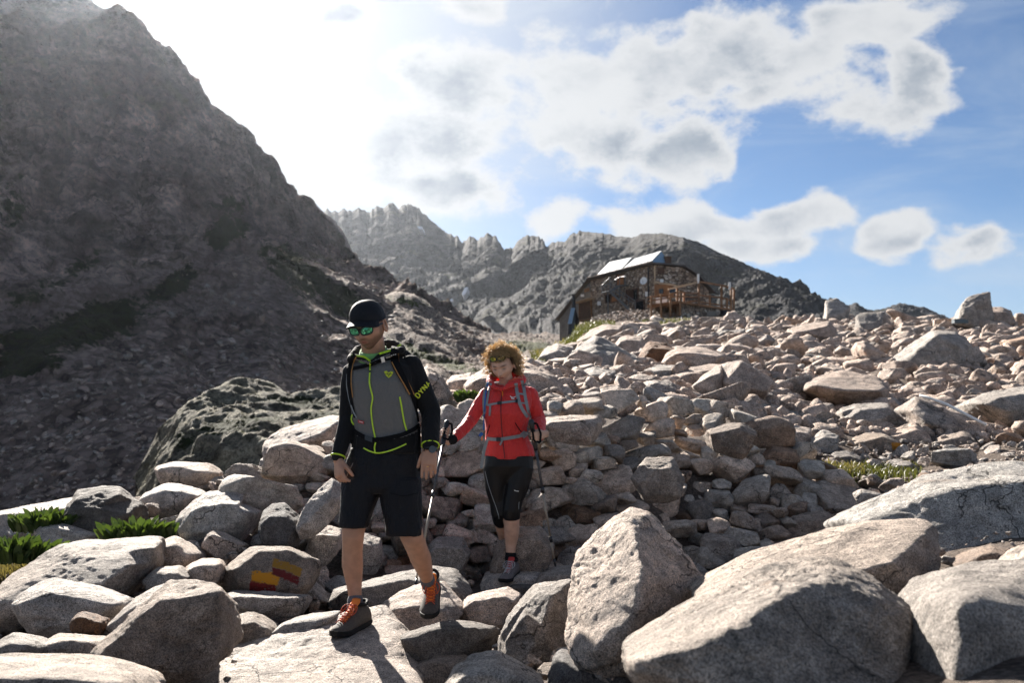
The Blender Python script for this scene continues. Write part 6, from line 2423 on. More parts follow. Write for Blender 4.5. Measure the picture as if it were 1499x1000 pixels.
# the letters on the sleeve, running up the arm
GL = {'D': [[(0, 0), (0, 1), (.5, 1), (.75, .75), (.75, .25), (.5, 0), (0, 0)]], 'Y': [[(0, 1), (.4, .5), (.8, 1)], [(.4, .5), (.4, 0)]], 'N': [[(0, 0), (0, 1), (.75, 0), (.75, 1)]], 'A': [[(0, 0), (.4, 1), (.8, 0)], [(.16, .38), (.64, .38)]]}
bx_, by_ = 612.5, 583.0
ux, uy = 0.66, -0.75
vx, vy = -0.75, -0.66
for ci, ch in enumerate('DYNA'):
    for st_ in GL[ch]:
        pts = [(bx_ + ux * (ci * 7.6 + p[0] * 6.6) + vx * p[1] * 6.8, by_ + uy * (ci * 7.6 + p[0] * 6.6) + vy * p[1] * 6.8) for p in st_]
        rr_ = []
        for a, b in zip(pts, pts[1:]):
            rr_.append((a, b))
        for a, b in rr_:
            q = MB()
            A_, B_ = surf(jb, a[0], a[1], 0.004), surf(jb, b[0], b[1], 0.004)
            if A_ is None or B_ is None:
                continue
            q.bar(A_, B_, 0.0062, 0.003, up=tuple(A_.normalized()))
            q.build('sleeve_lettering', M_limetxt, jo)

# shorts
sh_ = MB()
loft(sh_, [ring_px(655, 514, 614, Y0 + .03, .122), ring_px(672, 509, 616, Y0 + .03, .132), ring_px(695, 503, 617, Y0 + .03, .135), ring_px(712, 501, 617, Y0 + .02, .128), ring_px(720, 503, 616, Y0 + .02, .11)], 36)
loft(sh_, [ring_px(700, 502, 560, Y0 + .02, .12), ring_px(722, 499.5, 555, Y0 + .0, .108), ring_px(745, 498.5, 548, Y0 - .02, .095), ring_px(766, 497.5, 541.5, Y0 - .04, .085), ring_px(771, 498, 541, Y0 - .04, .083)], 30)
loft(sh_, [ring_px(700, 552, 617, Y0 + .02, .12), ring_px(722, 556, 617, Y0 - .01, .108), ring_px(750, 561, 617, Y0 - .03, .095), ring_px(776, 565.5, 617, Y0 - .05, .088), ring_px(783, 566, 616.5, Y0 - .05, .086)], 30)
sho_, shb = garment('shorts', sh_, 0.006, M_shorts, man, 0.0070, 9, 11, 3)
ribbon(shb, [(571, 722), (590, 727), (612, 722)], 1.0, M_blackstrap, 'pocket_seam', sho_, 0.002, 0.002)
ribbon(shb, [(504, 706), (511, 690), (517, 678)], 1.2, M_greyc, 'pocket_seam', sho_, 0.002, 0.002)

# cap: crown, brim, stitched band
cap = MB()
nr = []
for i, t in enumerate(np.linspace(0, 1, 14)):
    a = t * math.pi / 2
    r = math.cos(a) ** 0.85
    z = math.sin(a) ** 0.9
    nr.append((Vector((0, 0.004 - 0.010 * z, 0.034 + 0.100 * z)), Vector((0.0815 * max(r, .03), 0, 0)), Vector((0, 0.100 * max(r, .03), 0))))
cv = MB()
loft(cv, [(Vector((0, 0.004, 0.026)), Vector((.0815, 0, 0)), Vector((0, .102, 0)))] + nr, 32)
cv.v = [tuple(Mh @ Vector(v)) for v in cv.v]
co = cv.build('cap', M_cap, man, smooth=True)
bv, bf = [], []
nb_ = 22
for lay, dz in ((0, 0.0), (1, -0.004)):
    for i in range(7):
        tt = i / 6
        for j in range(nb_):
            a = math.pi * (0.10 + 0.80 * j / (nb_ - 1))
            rr_ = 0.95 + tt * (0.80 * math.sin(a) ** 1.5)
            x = -math.cos(a) * 0.080 * (1 + tt * 0.10)
            y = 0.004 - math.sin(a) * 0.104 * 0.98 - tt * 0.072 * math.sin(a) ** 0.8
            z = 0.050 - tt * 0.009 * math.sin(a) - 0.026 * (abs(x) / 0.080) ** 2 * (0.3 + tt) + dz
            bv.append(Mh @ Vector((x, y, z)))
for lay in range(2):
    o = lay * 7 * nb_
    for i in range(6):
        for j in range(nb_ - 1):
            q = (o + i * nb_ + j, o + i * nb_ + j + 1, o + (i + 1) * nb_ + j + 1, o + (i + 1) * nb_ + j)
            bf.append(q if lay == 0 else tuple(reversed(q)))
L7 = 7 * nb_
for j in range(nb_ - 1):
    bf.append((6 * nb_ + j, 6 * nb_ + j + 1, L7 + 6 * nb_ + j + 1, L7 + 6 * nb_ + j))
for i in range(6):
    for j in (0, nb_ - 1):
        bf.append((i * nb_ + j, (i + 1) * nb_ + j, L7 + (i + 1) * nb_ + j, L7 + i * nb_ + j))
MB().add(bv, bf).build('brim', M_cap, co, smooth=True)
sbm = MB()
cpb = [Mh @ Vector((0.0828 * math.cos(a), 0.004 + 0.1035 * math.sin(a), 0.030)) for a in np.linspace(0, 2 * math.pi, 40, endpoint=False)]
sbm.tube(cpb + [cpb[0]], 0.0035, 6)
for a in (0.5, 1.6, 2.64, 4.1, 5.3):
    sbm.tube([Mh @ Vector((0.0835 * math.cos(a) * math.cos(t), 0.003 + 0.104 * math.sin(a) * math.cos(t), 0.034 + 0.0945 * math.sin(t))) for t in np.linspace(0, 1.5, 10)], 0.0018, 5)
sbm.build('cap_seam', M_cap, co, smooth=True)
# sunglasses
gl = MB()
sg = empty('sunglasses')
sg.parent = man
LX = 0.0335


def lens_outline(s, k=1.0, yo=0.0):
    pts = []
    for a in np.linspace(0, 2 * math.pi, 24, endpoint=False):
        ca, sa = math.cos(a), math.sin(a)
        x = math.copysign(abs(ca) ** 0.62, ca) * 0.0285 * k
        z = math.copysign(abs(sa) ** 0.68, sa) * 0.0195 * k
        x += 0.003 * (z / 0.0195) * s
        X_ = s * LX + x
        pts.append(Mh @ Vector((X_, -0.104 + yo + 4.6 * X_ * X_, 0.000 + z)))
    return pts


for s in (-1, 1):
    o_ = lens_outline(s)
    fr_ = MB().tube(o_ + [o_[0]], 0.0036, 8)
    fo = fr_.build('glasses_frame', M_blackpl, sg, smooth=True)
    c_ = sum(o_, Vector()) / len(o_)
    fwd = (Mh.to_3x3() @ Vector((0, -1, 0)))
    lm = MB()
    lm.v = [tuple(p) for p in o_] + [tuple(c_.lerp(p, .6) + fwd * 0.003) for p in o_] + [tuple(c_ + fwd * 0.0045)]
    lm.f = [(i, (i + 1) % 24, 24 + (i + 1) % 24, 24 + i) for i in range(24)] + [(24 + i, 24 + (i + 1) % 24, 48) for i in range(24)]
    lm.build('lens', M_lens_g, sg, smooth=True, recalc=False)
    MB().tube([Mh @ Vector((s * 0.062, -0.087, 0.012)), Mh @ Vector((s * 0.076, -0.060, 0.012)), Mh @ Vector((s * 0.081, -0.01, 0.012)), Mh @ Vector((s * 0.080, 0.015, 0.004))], [.005, .0055, .0045, .003], 8).build('temple', M_blackpl, sg, smooth=True)
MB().tube([Mh @ Vector((-0.008, -0.107, 0.008)), Mh @ Vector((0, -0.109, 0.010)), Mh @ Vector((0.008, -0.107, 0.008))], .004, 8).build('bridge', M_blackpl, sg, smooth=True)
# watch and ring
wd = (WR - ER).normalized()
s_ = wd.cross(Vector((0, 1, 0))).normalized()
u_ = wd.cross(s_)
wc = WR + wd * 0.022
cpw = [wc + (s_ * math.cos(a) * 0.031 + u_ * math.sin(a) * 0.026) for a in np.linspace(0, 2 * math.pi, 26, endpoint=False)]
wb = MB()
for k in range(26):
    wb.bar(cpw[k], cpw[(k + 1) % 26], 0.005, 0.020, up=tuple(wd))
wo_ = wb.build('watch_strap', M_blackpl, man)
wo_.name = 'wristwatch'
face_c = wc + Vector((0.010, -0.027, 0)).normalized() * 0.030
MB().tube([face_c, face_c + Vector((0.010, -0.027, 0)).normalized() * 0.010], 0.018, 20).build('watch_case', simple('dark_blue_watch', (0.012, 0.03, 0.05), 0.25), wo_)
rgx = frame(WR + dr * 0.008, dr, Vector((0.1, 1, 0))) @ Vector((-0.0095, 0.004, -0.097))
cpr = [rgx + Vector((math.cos(a) * 0.0098, math.sin(a) * 0.0098, 0)) for a in np.linspace(0, 2 * math.pi, 16, endpoint=False)]
MB().tube(cpr + [cpr[0]], 0.0016, 6).build('finger_ring', M_gold, man, smooth=True)
# socks and shoes
for c0, dd_ in ((AL, Vector((0, 0, -1))), (AR, (AR - KR).normalized())):
    mbk = MB()
    limb(mbk, [(c0 - dd_ * .008, .0385), (c0 + dd_ * .03, .040), (c0 + dd_ * .055, .038)])
    mbk.build('sock', M_sock, man, smooth=True)
toeL, heelL = at(487, 938, Y0 - .24), at(535, 914, Y0 + .0)
for p in (toeL, heelL):
    z = drop_on(slab, p.x, p.y)
    print('foot ground', p.z, z)
hz_ = drop_on(slab, heelL.x, heelL.y)
tz_ = drop_on(slab, toeL.x, toeL.y)
if hz_ is not None and tz_ is not None:
    sl_dz = max(heelL.z - hz_, toeL.z - tz_, key=abs)
ML = footM(toeL, heelL)
shoe(man, ML, M_shoe, M_sole, M_lace, M_orange, 1, 1.0)
MR_ = footM(at(629, 911, Y0 + .14), at(634, 866, Y0 + .36), 0.0)
shoe(man, MR_, M_shoe, M_sole, M_lace, M_orange, -1, 1.0)

# his backpack: shell behind the back, straps in front
bp = empty('backpack', (0, 0, 0))
tag(bp, 'black backpack with ochre edged straps worn by the man', 'backpack')
pk_ = MB()
loft(pk_, [ring_px(512, 532, 596, Y0 + .26, .06), ring_px(520, 524, 604, Y0 + .27, .09), ring_px(560, 520, 604, Y0 + .28, .11), ring_px(610, 522, 604, Y0 + .28, .11), ring_px(640, 528, 600, Y0 + .26, .09)], 30)
garment('shell', pk_, 0.010, M_blackc, bp, 0.004, 9, 13)
S1 = [(579, 507), (577, 517), (578, 530), (585, 545), (594, 561), (603, 578), (609, 597), (613, 618)]
ribbon(jb, S1, 9, M_blackstrap, 'shoulder_strap', bp, 0.004, 0.008, ws=[11, 12, 12, 11, 9, 5, 3.5, 3])
ribbon(jb, [(x - 4.5 + i * 0.5, y) for i, (x, y) in enumerate(S1[2:6])], 1.8, M_brownstrap, 'strap_edge', bp, 0.012, 0.003)
ribbon(jb, [(x + 6.0 - i * 0.6, y) for i, (x, y) in enumerate(S1[1:6])], 1.8, M_brownstrap, 'strap_edge', bp, 0.012, 0.003)
S2 = [(520, 519), (514, 530), (511, 545), (510.5, 562), (513, 582), (517, 600), (519, 612)]
ribbon(jb, S2, 7, M_blackstrap, 'shoulder_strap', bp, 0.004, 0.007, ws=[7, 7, 7, 6, 5, 4, 3])
ribbon(jb, [(x + 3.4, y) for x, y in S2[:5]], 1.5, M_brownstrap, 'strap_edge', bp, 0.011, 0.003)
ribbon(jb, [(508, 548), (507.5, 565), (511, 585), (517, 603), (522, 612)], 1.8, M_strap, 'drinking_hose', bp, 0.012, 0.004)
ribbon(jb, [(513, 540), (525, 538), (543, 533.5), (556, 528), (572, 524)], 5.2, M_blackstrap, 'chest_strap', bp, 0.006, 0.005)
patch(jb, [(557, 523.5), (562, 522), (564, 530), (559, 531.5)], M_white, 'buckle', bp, 0.014, 0.006)
patch(jb, [(565, 523), (571, 521.5), (571.5, 523.5), (566, 525)], M_white, 'strap_logo', bp, 0.014, 0.003)
for i_, (x, y) in enumerate(((572, 520), (575, 519), (578, 518.5))):
    ribbon(jb, [(x, y + 1), (x + 1.2, y - 1.2), (x + 2.0, y + 0.6)], 0.8, M_white, 'strap_print', bp, 0.016, 0.001)
hb = [(517, 630), (524, 635), (535, 641), (546, 644), (560, 643), (588, 637), (606, 629), (615, 622)]
ribbon(jb, hb, 6, M_blackstrap, 'hip_belt', bp, 0.006, 0.006)
patch(jb, [(534, 637), (545, 640), (545, 648), (534, 644)], M_blackpl, 'hip_buckle', bp, 0.014, 0.006)
ribbon(multi_bvh(jb, shb), [(613, 622), (614, 650), (615, 678), (614.5, 690)], 4, M_blackstrap, 'hanging_strap', bp, 0.008, 0.004)
print('man', time.time() - T0)

# ================================================================= the woman
Y1 = 6.95
wom = empty('person', (0, 0, 0))
tag(wom, 'woman with curly blond hair, coral red jacket and black tights, walking with two poles', 'person')
body = MB()
loft(body, [ring_px(562, 724, 762, Y1 + .02, .05), ring_px(570, 714, 774, Y1 + .02, .075), ring_px(590, 715, 772, Y1 + .01, .09), ring_px(620, 717, 768, Y1 + .02, .09), ring_px(645, 714, 774, Y1 + .03, .09), ring_px(675, 712, 779, Y1 + .04, .10)])
limb(body, [(at(744, 570, Y1 + .04), .052), (at(740, 551, Y1 - .03), .047), (at(738, 541, Y1 - .05), .045)])
wSL, wEL, wWL = at(712, 578, Y1 + .02), at(690, 614, Y1 - .04), at(668, 642, Y1 - .24)
wSR, wER, wWR = at(775, 576, Y1 + .02), at(789, 615, Y1 + .04), at(789, 638, Y1 - .17)
limb(body, [(wSL, .038), (wEL, .032), (wWL, .021)])
limb(body, [(wSR, .038), (wER, .032), (wWR, .021)])
wHL, wHR = at(727, 684, Y1 + .03), at(761, 684, Y1 + .02)
wKB, wAB = at(731, 752, Y1 + .02), at(742, 812, Y1 + .33)
wKF, wAF = at(749, 748, Y1 - .03), at(747.5, 812, Y1 + .0)
limb(body, [(wHR, .085), (at(756, 715, Y1 + .0), .072), (wKF, .055), (at(749, 768, Y1 - .01), .055), (at(749, 780, Y1 + .0), .054), (at(748, 797, Y1 + .01), .040), (wAF, .033), (wAF - Vector((0, 0, .04)), .033)], 20)
limb(body, [(wHL, .085), (at(728, 718, Y1 + .03), .060), (wKB, .049), (at(736, 772, Y1 + .12), .052), (at(740, 795, Y1 + .24), .038), (wAB, .033), (wAB + Vector((0, .02, -.05)), .033)], 20)
Mw = Matrix.Translation(at(735.5, 535.5, Y1 - .05)) @ Matrix.Rotation(R(-15), 4, 'Z') @ Matrix.Rotation(R(24), 4, 'X') @ Matrix.Rotation(R(-5), 4, 'Y')
hL, hR = MB(), MB()
# poles: grips are held
gLt, gLb = at(654.5, 618, Y1 - .30), at(651.5, 662, Y1 - .36)
tipL = at(607.5, 860, 5.9)
gLd = (tipL - gLt).normalized()
gRt, gRb = at(777.5, 617, Y1 - .24), at(784, 664, Y1 - .25)
tipR = at(813, 830, 6.85)
gRd = (tipR - gRt).normalized()


def grip_hand(mb, wrist, grip, axis, side, k):
    """hand whose palm wraps a rod"""
    to = (grip - wrist)
    down = (to - axis * to.dot(axis)).normalized()          # knuckles run across the rod
    palm = axis.cross(down)
    return down, palm


# thumbs up, fingers closed round the grips from the outer side
def on_grip(hand, c, axis, palm, down, side, k):
    d = (Vector(down) - axis * Vector(down).dot(axis)).normalized()
    p = Vector(palm) - axis * Vector(palm).dot(axis)
    p = (p - d * p.dot(d)).normalized()
    o_ = c - d * 0.071 * k / .9 - p * 0.027
    hand_solid(hand, frame(o_, d, p), curl=(1.12, 1.12, 1.12, 1.12), thumb=(0.35, 0.7, -0.75), tcurl=0.35, side=side, k=k, spread=0.0)
    return o_


org = on_grip(hL, gLt + gLd * 0.095, gLd, (1, 0.25, 0), (-0.45, -0.9, 0), 1, 0.92)
org2 = on_grip(hR, gRt + gRd * 0.105, gRd, (-0.7, 0.6, 0), (-0.75, -0.65, 0), -1, 0.92)
limb(body, [(wWL, .021), (org, .019)])
limb(body, [(wWR, .021), (org2, .019)])
make_body(wom, M_skin_w, 'body', body, 0.010, head_verts(True), Mw, [hL, hR])

jw = MB()
loft(jw, [ring_px(563, 722, 764, Y1 + .03, .06), ring_px(567, 714, 774, Y1 + .03, .085), ring_px(575, 708.5, 780, Y1 + .02, .105), ring_px(592, 708, 778, Y1 + .0, .128), ring_px(606, 709, 775, Y1 - .01, .135), ring_px(625, 711, 772, Y1 + .01, .118),
          ring_px(641, 711, 773, Y1 + .02, .112), ring_px(655, 709.5, 780, Y1 + .03, .125), ring_px(667, 710, 783, Y1 + .03, .13)], 40)
loft(jw, [ring_px(655, 712, 779, Y1 + .03, .12), ring_px(671, 722, 762, Y1 + .02, .12)], 40)
limb(jw, [(wSL, .052), (wSL.lerp(wEL, .5), .049), (wEL, .046), (wEL.lerp(wWL, .5), .040), (wWL.lerp(org, .35), .034)])
limb(jw, [(wSR, .054), (wSR.lerp(wER, .5), .052), (wER, .050), (wER.lerp(wWR, .6), .044), (wWR.lerp(org2, .25), .038)])
limb(jw, [(at(x, y, Y1 + d), r) for x, y, d, r in ((720, 563, -.06, .020), (717, 558, .0, .026), (722, 551, .08, .034), (740, 548, .13, .042), (757, 550, .09, .042), (764, 556, .02, .032), (756, 560, -.05, .024))])
limb(jw, [(at(717, 561, Y1 - .05), .016), (at(725, 567, Y1 - .10), .014), (at(734, 570, Y1 - .125), .012)])
limb(jw, [(at(766, 556, Y1 - .01), .020), (at(756, 562, Y1 - .07), .020), (at(746, 563, Y1 - .10), .020), (at(737, 569, Y1 - .125), .013)])
jwo, jwb = garment('jacket', jw, 0.006, M_redc, wom, 0.0055, 14, 17, 2)
ribbon(jwb, [(736, 570), (734, 582), (733, 596), (733.5, 612), (734.5, 628), (736.5, 650), (739, 671)], 1.3, simple('dark_zip', (0.10, 0.01, 0.015), 0.6), 'zip', jwo, 0.003, 0.003)
ribbon(jwb, [(754, 619), (758, 626), (763.5, 633)], 1.3, M_blackstrap, 'pocket_zip', jwo, 0.002, 0.002)
ribbon(jwb, [(717, 622), (715, 630), (712.5, 636)], 1.2, M_blackstrap, 'pocket_zip', jwo, 0.002, 0.002)
ribbon(jwb, [(735.5, 573), (735.8, 580)], 1.6, M_orange, 'zip_pull', jwo, 0.007, 0.003)
for a in ([(746.5, 580), (748.5, 582.5), (751, 582), (752.5, 582.8), (755, 580.5)], [(748, 583), (750, 584.3), (751.5, 583.4), (753, 584)]):
    ribbon(jwb, a, 1.0, M_white, 'chest_emblem', jwo, 0.004, 0.002)
inn = MB()
limb(inn, [(at(x, y, Y1 + d), r) for x, y, d, r in ((746, 559, -.075, .012), (754, 556, -.05, .016), (762, 556, -.03, .012))])
inn.build('hood_lining', M_redin, jwo, smooth=True)

lg = MB()
loft(lg, [ring_px(655, 714, 775, Y1 + .03, .10), ring_px(668, 710, 780, Y1 + .03, .115), ring_px(682, 708.5, 781, Y1 + .03, .12), ring_px(694, 711, 778, Y1 + .03, .10), ring_px(706, 720, 768, Y1 + .03, .07)], 36)
limb(lg, [(wHR, .097), (at(757, 712, Y1 + .0), .084), (at(751.5, 732, Y1 - .02), .067), (wKF, .0595), (at(749, 757, Y1 - .02), .0585)], 24)
limb(lg, [(wHL, .095), (at(727, 715, Y1 + .03), .080), (at(729.5, 735, Y1 + .03), .064), (wKB, .0575), (at(733.5, 763, Y1 + .06), .056)], 24)
lgo, lgb = garment('tights', lg, 0.006, M_tights, wom, 0.0012, 14, 19, 3)
ribbon(lgb, [(710, 690), (714, 708), (720, 726), (727, 745), (730, 756)], 0.9, M_strap, 'side_seam', lgo, 0.002, 0.002)
ribbon(lgb, [(752.5, 718), (754.5, 720.5), (759.5, 719.5)], 0.9, M_white, 'tights_logo', lgo, 0.003, 0.002)
ribbon(lgb, [(760, 735), (759, 740), (759.5, 746)], 0.9, M_strap, 'tights_print', lgo, 0.002, 0.002)
ribbon(lgb, [(728, 749), (730, 753), (730.5, 760)], 0.9, M_strap, 'tights_print', lgo, 0.002, 0.002)

# hair: many small springs around the scalp
random.seed(8)


def hair_material():
    m, nt, bs = material('golden_brown_curls')
    k = nt.new('ShaderNodeAttribute', attribute_name='tip').outputs['Fac']
    col = nt.mix(k, (0.06, 0.030, 0.013), (0.58, 0.42, 0.22))  # golden brown hair, with rim light painted in as pale tips
    nt.put(bs.inputs['Base Color'], col)
    bs.inputs['Roughness'].default_value = 0.45
    tr = nt.new('ShaderNodeBsdfTranslucent')
    nt.put(tr.inputs[0], nt.mix(k, (0.10, 0.05, 0.02), (0.95, 0.70, 0.38)))
    ms = nt.new('ShaderNodeMixShader')
    ms.inputs[0].default_value = 0.45
    nt.link(bs.outputs[0], ms.inputs[1])
    nt.link(tr.outputs[0], ms.inputs[2])
    nt.link(ms.outputs[0], nt.n['Material Output'].inputs[0])
    return m


hv, hf, ht = [], [], []
cap_c = Vector((0, 0.012, 0.010))
for k in range(1900):
    while True:
        d = Vector((random.gauss(0, 1), random.gauss(0, 1), random.gauss(0, 1))).normalized()
        if d.z > -0.72 and not (d.y < -0.25 and d.z < 0.42 + 0.15 * abs(d.x)) and not (d.y < -0.05 and d.z < 0.0):
            break
    root_ = cap_c + Vector((d.x * 0.070, d.y * 0.090, d.z * 0.100))
    grow = Vector((d.x * 1.15, d.y * 0.75, d.z * 0.75 + 0.12)).normalized()
    Lh = random.uniform(0.045, 0.090) * (0.60 + 0.50 * (float(vnoise(np.array([[d.x * 3.2, d.y * 3.2, d.z * 3.2]]), 9)[0]) * 0.5 + 0.5) * 1.3) * (0.80 if d.z > 0.8 else 1.0) * (0.60 if d.y < -0.3 else 1.0)
    sdv = grow.cross(Vector((random.gauss(0, 1), random.gauss(0, 1), random.gauss(0, 1)))).normalized()
    u2 = grow.cross(sdv)
    rad = random.uniform(0.005, 0.012)
    turns = random.uniform(1.5, 3.2)
    ph0 = random.uniform(0, 6.28)
    sag = Vector((0, 0, -1)) * random.uniform(0.0, 0.02)
    o = len(hv)
    npt = 16
    wr = random.uniform(0.0009, 0.0017)
    for i in range(npt):
        t = i / (npt - 1)
        p = root_ + grow * Lh * t + sag * t * t + (sdv * math.cos(ph0 + turns * 6.28 * t) + u2 * math.sin(ph0 + turns * 6.28 * t)) * rad * min(1, t * 3)
        for q in range(3):
            a = q * 2.094
            hv.append(tuple(Mw @ (p + (sdv * math.cos(a) + grow * math.sin(a)) * wr)))
            ht.append(min(1, max(0, t * 1.2 - 0.15 + random.uniform(-.1, .1) + (0.25 if d.z > .5 else 0))))  # painted rim light: paler towards the tips and over the crown
    for i in range(npt - 1):
        for q in range(3):
            a, b = o + i * 3 + q, o + i * 3 + (q + 1) % 3
            hf.append((a, b, b + 3, a + 3))
me = mesh_np('hair', np.array(hv), np.array(hf))
fattr(me, 'tip', np.array(ht))
link('hair', me, hair_material(), wom)
sc_ = MB()
loft(sc_, [(Vector((0, 0.03 + 0.006, z)), Vector((0.074 * r, 0, 0)), Vector((0, 0.078 * r, 0))) for z, r in ((-0.05, .7), (-0.02, .95), (0.03, 1.03), (0.07, 0.93), (0.10, 0.68), (0.118, 0.25))], 24)
sc_.v = [tuple(Mw @ Vector(v)) for v in sc_.v]
sc_.build('hair_cap', simple('dark_hair', (0.035, 0.018, 0.009), 0.6), wom, smooth=True)
# sunglasses pushed up into the hair
sg2 = empty('sunglasses')
sg2.parent = wom
for s in (-1, 1):
    o_ = []
    for a in np.linspace(0, 2 * math.pi, 18, endpoint=False):
        X_ = s * 0.031 + math.cos(a) * 0.025
        o_.append(Mw @ Vector((X_, -0.083 + 5 * X_ * X_ + 0.012 * math.sin(a), 0.082 + 0.015 * math.sin(a))))
    c_ = sum(o_, Vector()) / len(o_)
    MB().tube(o_ + [o_[0]], 0.003, 6).build('glasses_frame', M_blackpl, sg2, smooth=True)
    lm = MB()
    lm.v = [tuple(p) for p in o_] + [tuple(c_ + (Mw.to_3x3() @ Vector((0, -.8, .5))) * 0.004)]
    lm.f = [(i, (i + 1) % 18, 18) for i in range(18)]
    lm.build('lens', M_lens_y, sg2, smooth=True, recalc=False)
MB().tube([Mw @ Vector((-0.007, -0.086, 0.086)), Mw @ Vector((0.007, -0.086, 0.086))], .003, 6).build('bridge', M_blackpl, sg2)
for s in (-1, 1):
    MB().tube([Mw @ Vector((s * 0.056, -0.068, 0.085)), Mw @ Vector((s * 0.076, -0.03, 0.06)), Mw @ Vector((s * 0.078, 0.02, 0.03))], .0028, 6).build('temple', M_blackpl, sg2)
# shoes
for c0, dd_ in ((wAF, Vector((0, 0, -1))), (wAB, Vector((0, .3, -1)).normalized())):
    mbk = MB()
    limb(mbk, [(c0 + dd_ * .0, .0375), (c0 + dd_ * .03, .039), (c0 + dd_ * .05, .037)])
    mbk.build('sock', M_blackc, wom, smooth=True)
shoe(wom, footM(at(736, 858, Y1 - .24), at(756, 838, Y1 + .03)), M_shoe_w, M_sole, M_lace_w, M_shoe_red, -1, 0.92, loops=True)
shoe(wom, footM(at(743, 838, Y1 + .12), at(751, 826, Y1 + .38)), M_shoe_w, M_sole, M_lace_w, M_shoe_red, 1, 0.92, loops=False)

# her backpack
bp2 = empty('backpack', (0, 0, 0))
tag(bp2, 'backpack with grey webbing straps and blue hose worn by the woman', 'backpack')
pk_ = MB()
loft(pk_, [ring_px(560, 716, 770, Y1 + .24, .07), ring_px(580, 711, 776, Y1 + .26, .10), ring_px(620, 712, 774, Y1 + .27, .10), ring_px(645, 714, 772, Y1 + .24, .08)], 30)
garment('shell', pk_, 0.012, simple('slate_pack_cloth', (0.10, 0.11, 0.12), 0.8), bp2, 0.004, 9, 23)
W_ = lambda pts, w, name, m=M_strap, ws=None, off=0.005: ribbon(jwb, pts, w, m, name, bp2, off, 0.005, ws=ws)
W_([(715, 559), (711.5, 567), (709, 578), (708.5, 592), (709.5, 606)], 5, 'shoulder_strap')
W_([(719, 561), (716, 570), (714, 582), (712, 594)], 3, 'shoulder_strap')
W_([(714.5, 560), (711, 575), (709.5, 595), (708.5, 612), (707.8, 630)], 2.0, 'blue_hose', M_bluetube, off=0.012)
W_([(755.5, 561), (756, 570), (758, 580), (761, 592), (766, 602), (773, 611)], 5, 'shoulder_strap')
W_([(764, 557), (767, 568), (769, 582), (772, 596), (776, 612)], 4.5, 'shoulder_strap')
W_([(756, 577), (762, 576), (769, 578)], 2.6, 'strap_link')
W_([(763, 590), (768, 589), (773, 592)], 2.2, 'strap_link')
W_([(713, 593.5), (722, 591.5), (731, 590), (744, 588.5), (758, 587)], 3.2, 'chest_strap')
patch(jwb, [(728, 588), (734.5, 587), (734.5, 592), (728, 593)], M_blackpl, 'buckle', bp2, 0.013, 0.006)
patch(jwb, [(754.5, 584.5), (758, 584), (758, 589.5), (754.5, 590)], M_blackpl, 'buckle', bp2, 0.013, 0.006)
W_([(717.5, 594), (717, 602), (716.5, 609)], 2.8, 'strap_end')
W_([(709, 641), (720, 643.5), (732, 643.5), (748, 641), (762, 638.5), (773, 634)], 5.0, 'hip_belt')
W_([(764, 639), (770, 634), (775, 628)], 9.0, 'hip_wing')
patch(jwb, [(726.5, 640.5), (733, 640.5), (733, 646.5), (726.5, 646.5)], M_blackpl, 'hip_buckle', bp2, 0.014, 0.007)
W_([(735, 645), (732, 652)], 2.5, 'strap_end')
q = MB()
for a, b in (((713, 644, -.13), (708, 662, -.12)), ((708, 662, -.12), (704.5, 686, -.10))):
    q.bar(at(a[0], a[1], Y1 + a[2]), at(b[0], b[1], Y1 + b[2]), 0.022, 0.004, up=(0, 1, 0))
q.build('hanging_strap', M_strap, bp2)
MB().bar(at(706, 634, Y1 - .11), at(702, 639, Y1 - .12), 0.022, 0.006, up=(0, 1, 0)).build('hose_clip', M_bluetube, bp2)
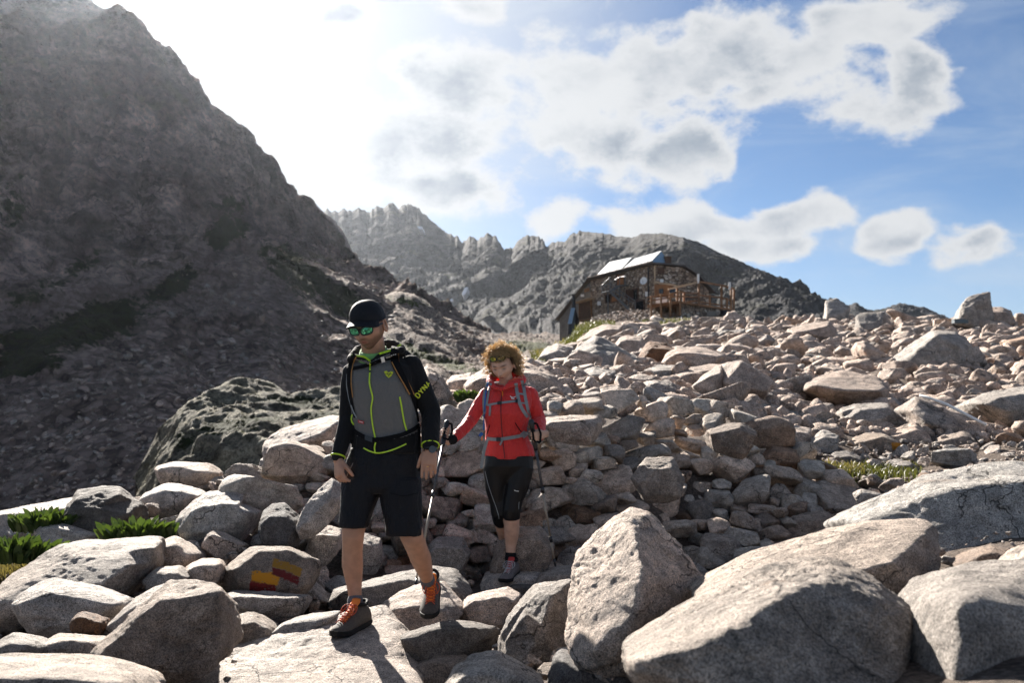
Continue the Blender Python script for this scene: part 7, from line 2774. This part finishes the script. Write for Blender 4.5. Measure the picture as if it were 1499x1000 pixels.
MB().bar(at(705.5, 638, Y1 - .11), at(705.5, 645, Y1 - .11), 0.008, 0.006, up=(0, 1, 0)).build('orange_tab', M_orange, bp2)


def pole(top, tip, label, bands):
    root = empty('trekking_pole', top)
    tag(root, label, 'trekking pole', 'trekking poles held by the woman')
    d = (tip - top)
    L_ = d.length
    d.normalize()
    M_ = lambda t: d * t
    def add(mb, name, mat, smooth=True):
        return mb.build(name, mat, root, smooth=smooth)
    add(MB().tube([M_(-.012), M_(0), M_(.02), M_(.05), M_(.10), M_(.14), M_(.17), M_(.20)], [.012, .019, .021, .0165, .0155, .017, .0165, .012], 14), 'grip', M_blackpl)
    add(MB().tube([M_(.19), M_(L_ * .46)], .0088, 12), 'upper_tube', M_polepr)
    add(MB().tube([M_(L_ * .45), M_(L_ * .49)], .0125, 12), 'clamp', M_blackpl)
    add(MB().tube([M_(L_ * .48), M_(L_ * .80)], .0074, 12), 'middle_tube', M_alu)
    add(MB().tube([M_(L_ * .79), M_(L_ * .83)], .0115, 12), 'clamp', M_blackpl)
    add(MB().tube([M_(L_ * .82), M_(L_ - .05)], .0062, 12), 'lower_tube', M_alu)
    add(MB().tube([M_(L_ - .055), M_(L_ - .02), M_(L_)], [.009, .0075, .004], 12), 'tip', M_blackpl)
    s = Vector((1, 0, 0.1))
    lp_ = [M_(.01), M_(.02) + s * .035 + Vector((0, -.02, 0)), M_(.09) + s * .05 + Vector((0, -.03, 0)), M_(.15) + s * .035 + Vector((0, -.03, 0)), M_(.13) + Vector((-.005, -.03, 0)), M_(.05) + Vector((0, -.022, 0))]
    sb_ = MB()
    for a, b in zip(lp_, lp_[1:]):
        sb_.bar(a, b, 0.014, 0.003, up=(0, 1, 0))
    add(sb_, 'wrist_strap', M_blackstrap, False)


pole(gLt, tipL, 'trekking pole in the hand nearer the man, its shaft passing behind him', 0)
pole(gRt, tipR, 'trekking pole in front of the red sleeve farther from the man', 1)
cuffb = MB()
limb(cuffb, [(wWL.lerp(org, .35), .036), (wWL.lerp(org, .75), .034)])
cuffb.build('black_cuff', M_blackc, wom, smooth=True)
print('woman', time.time() - T0)
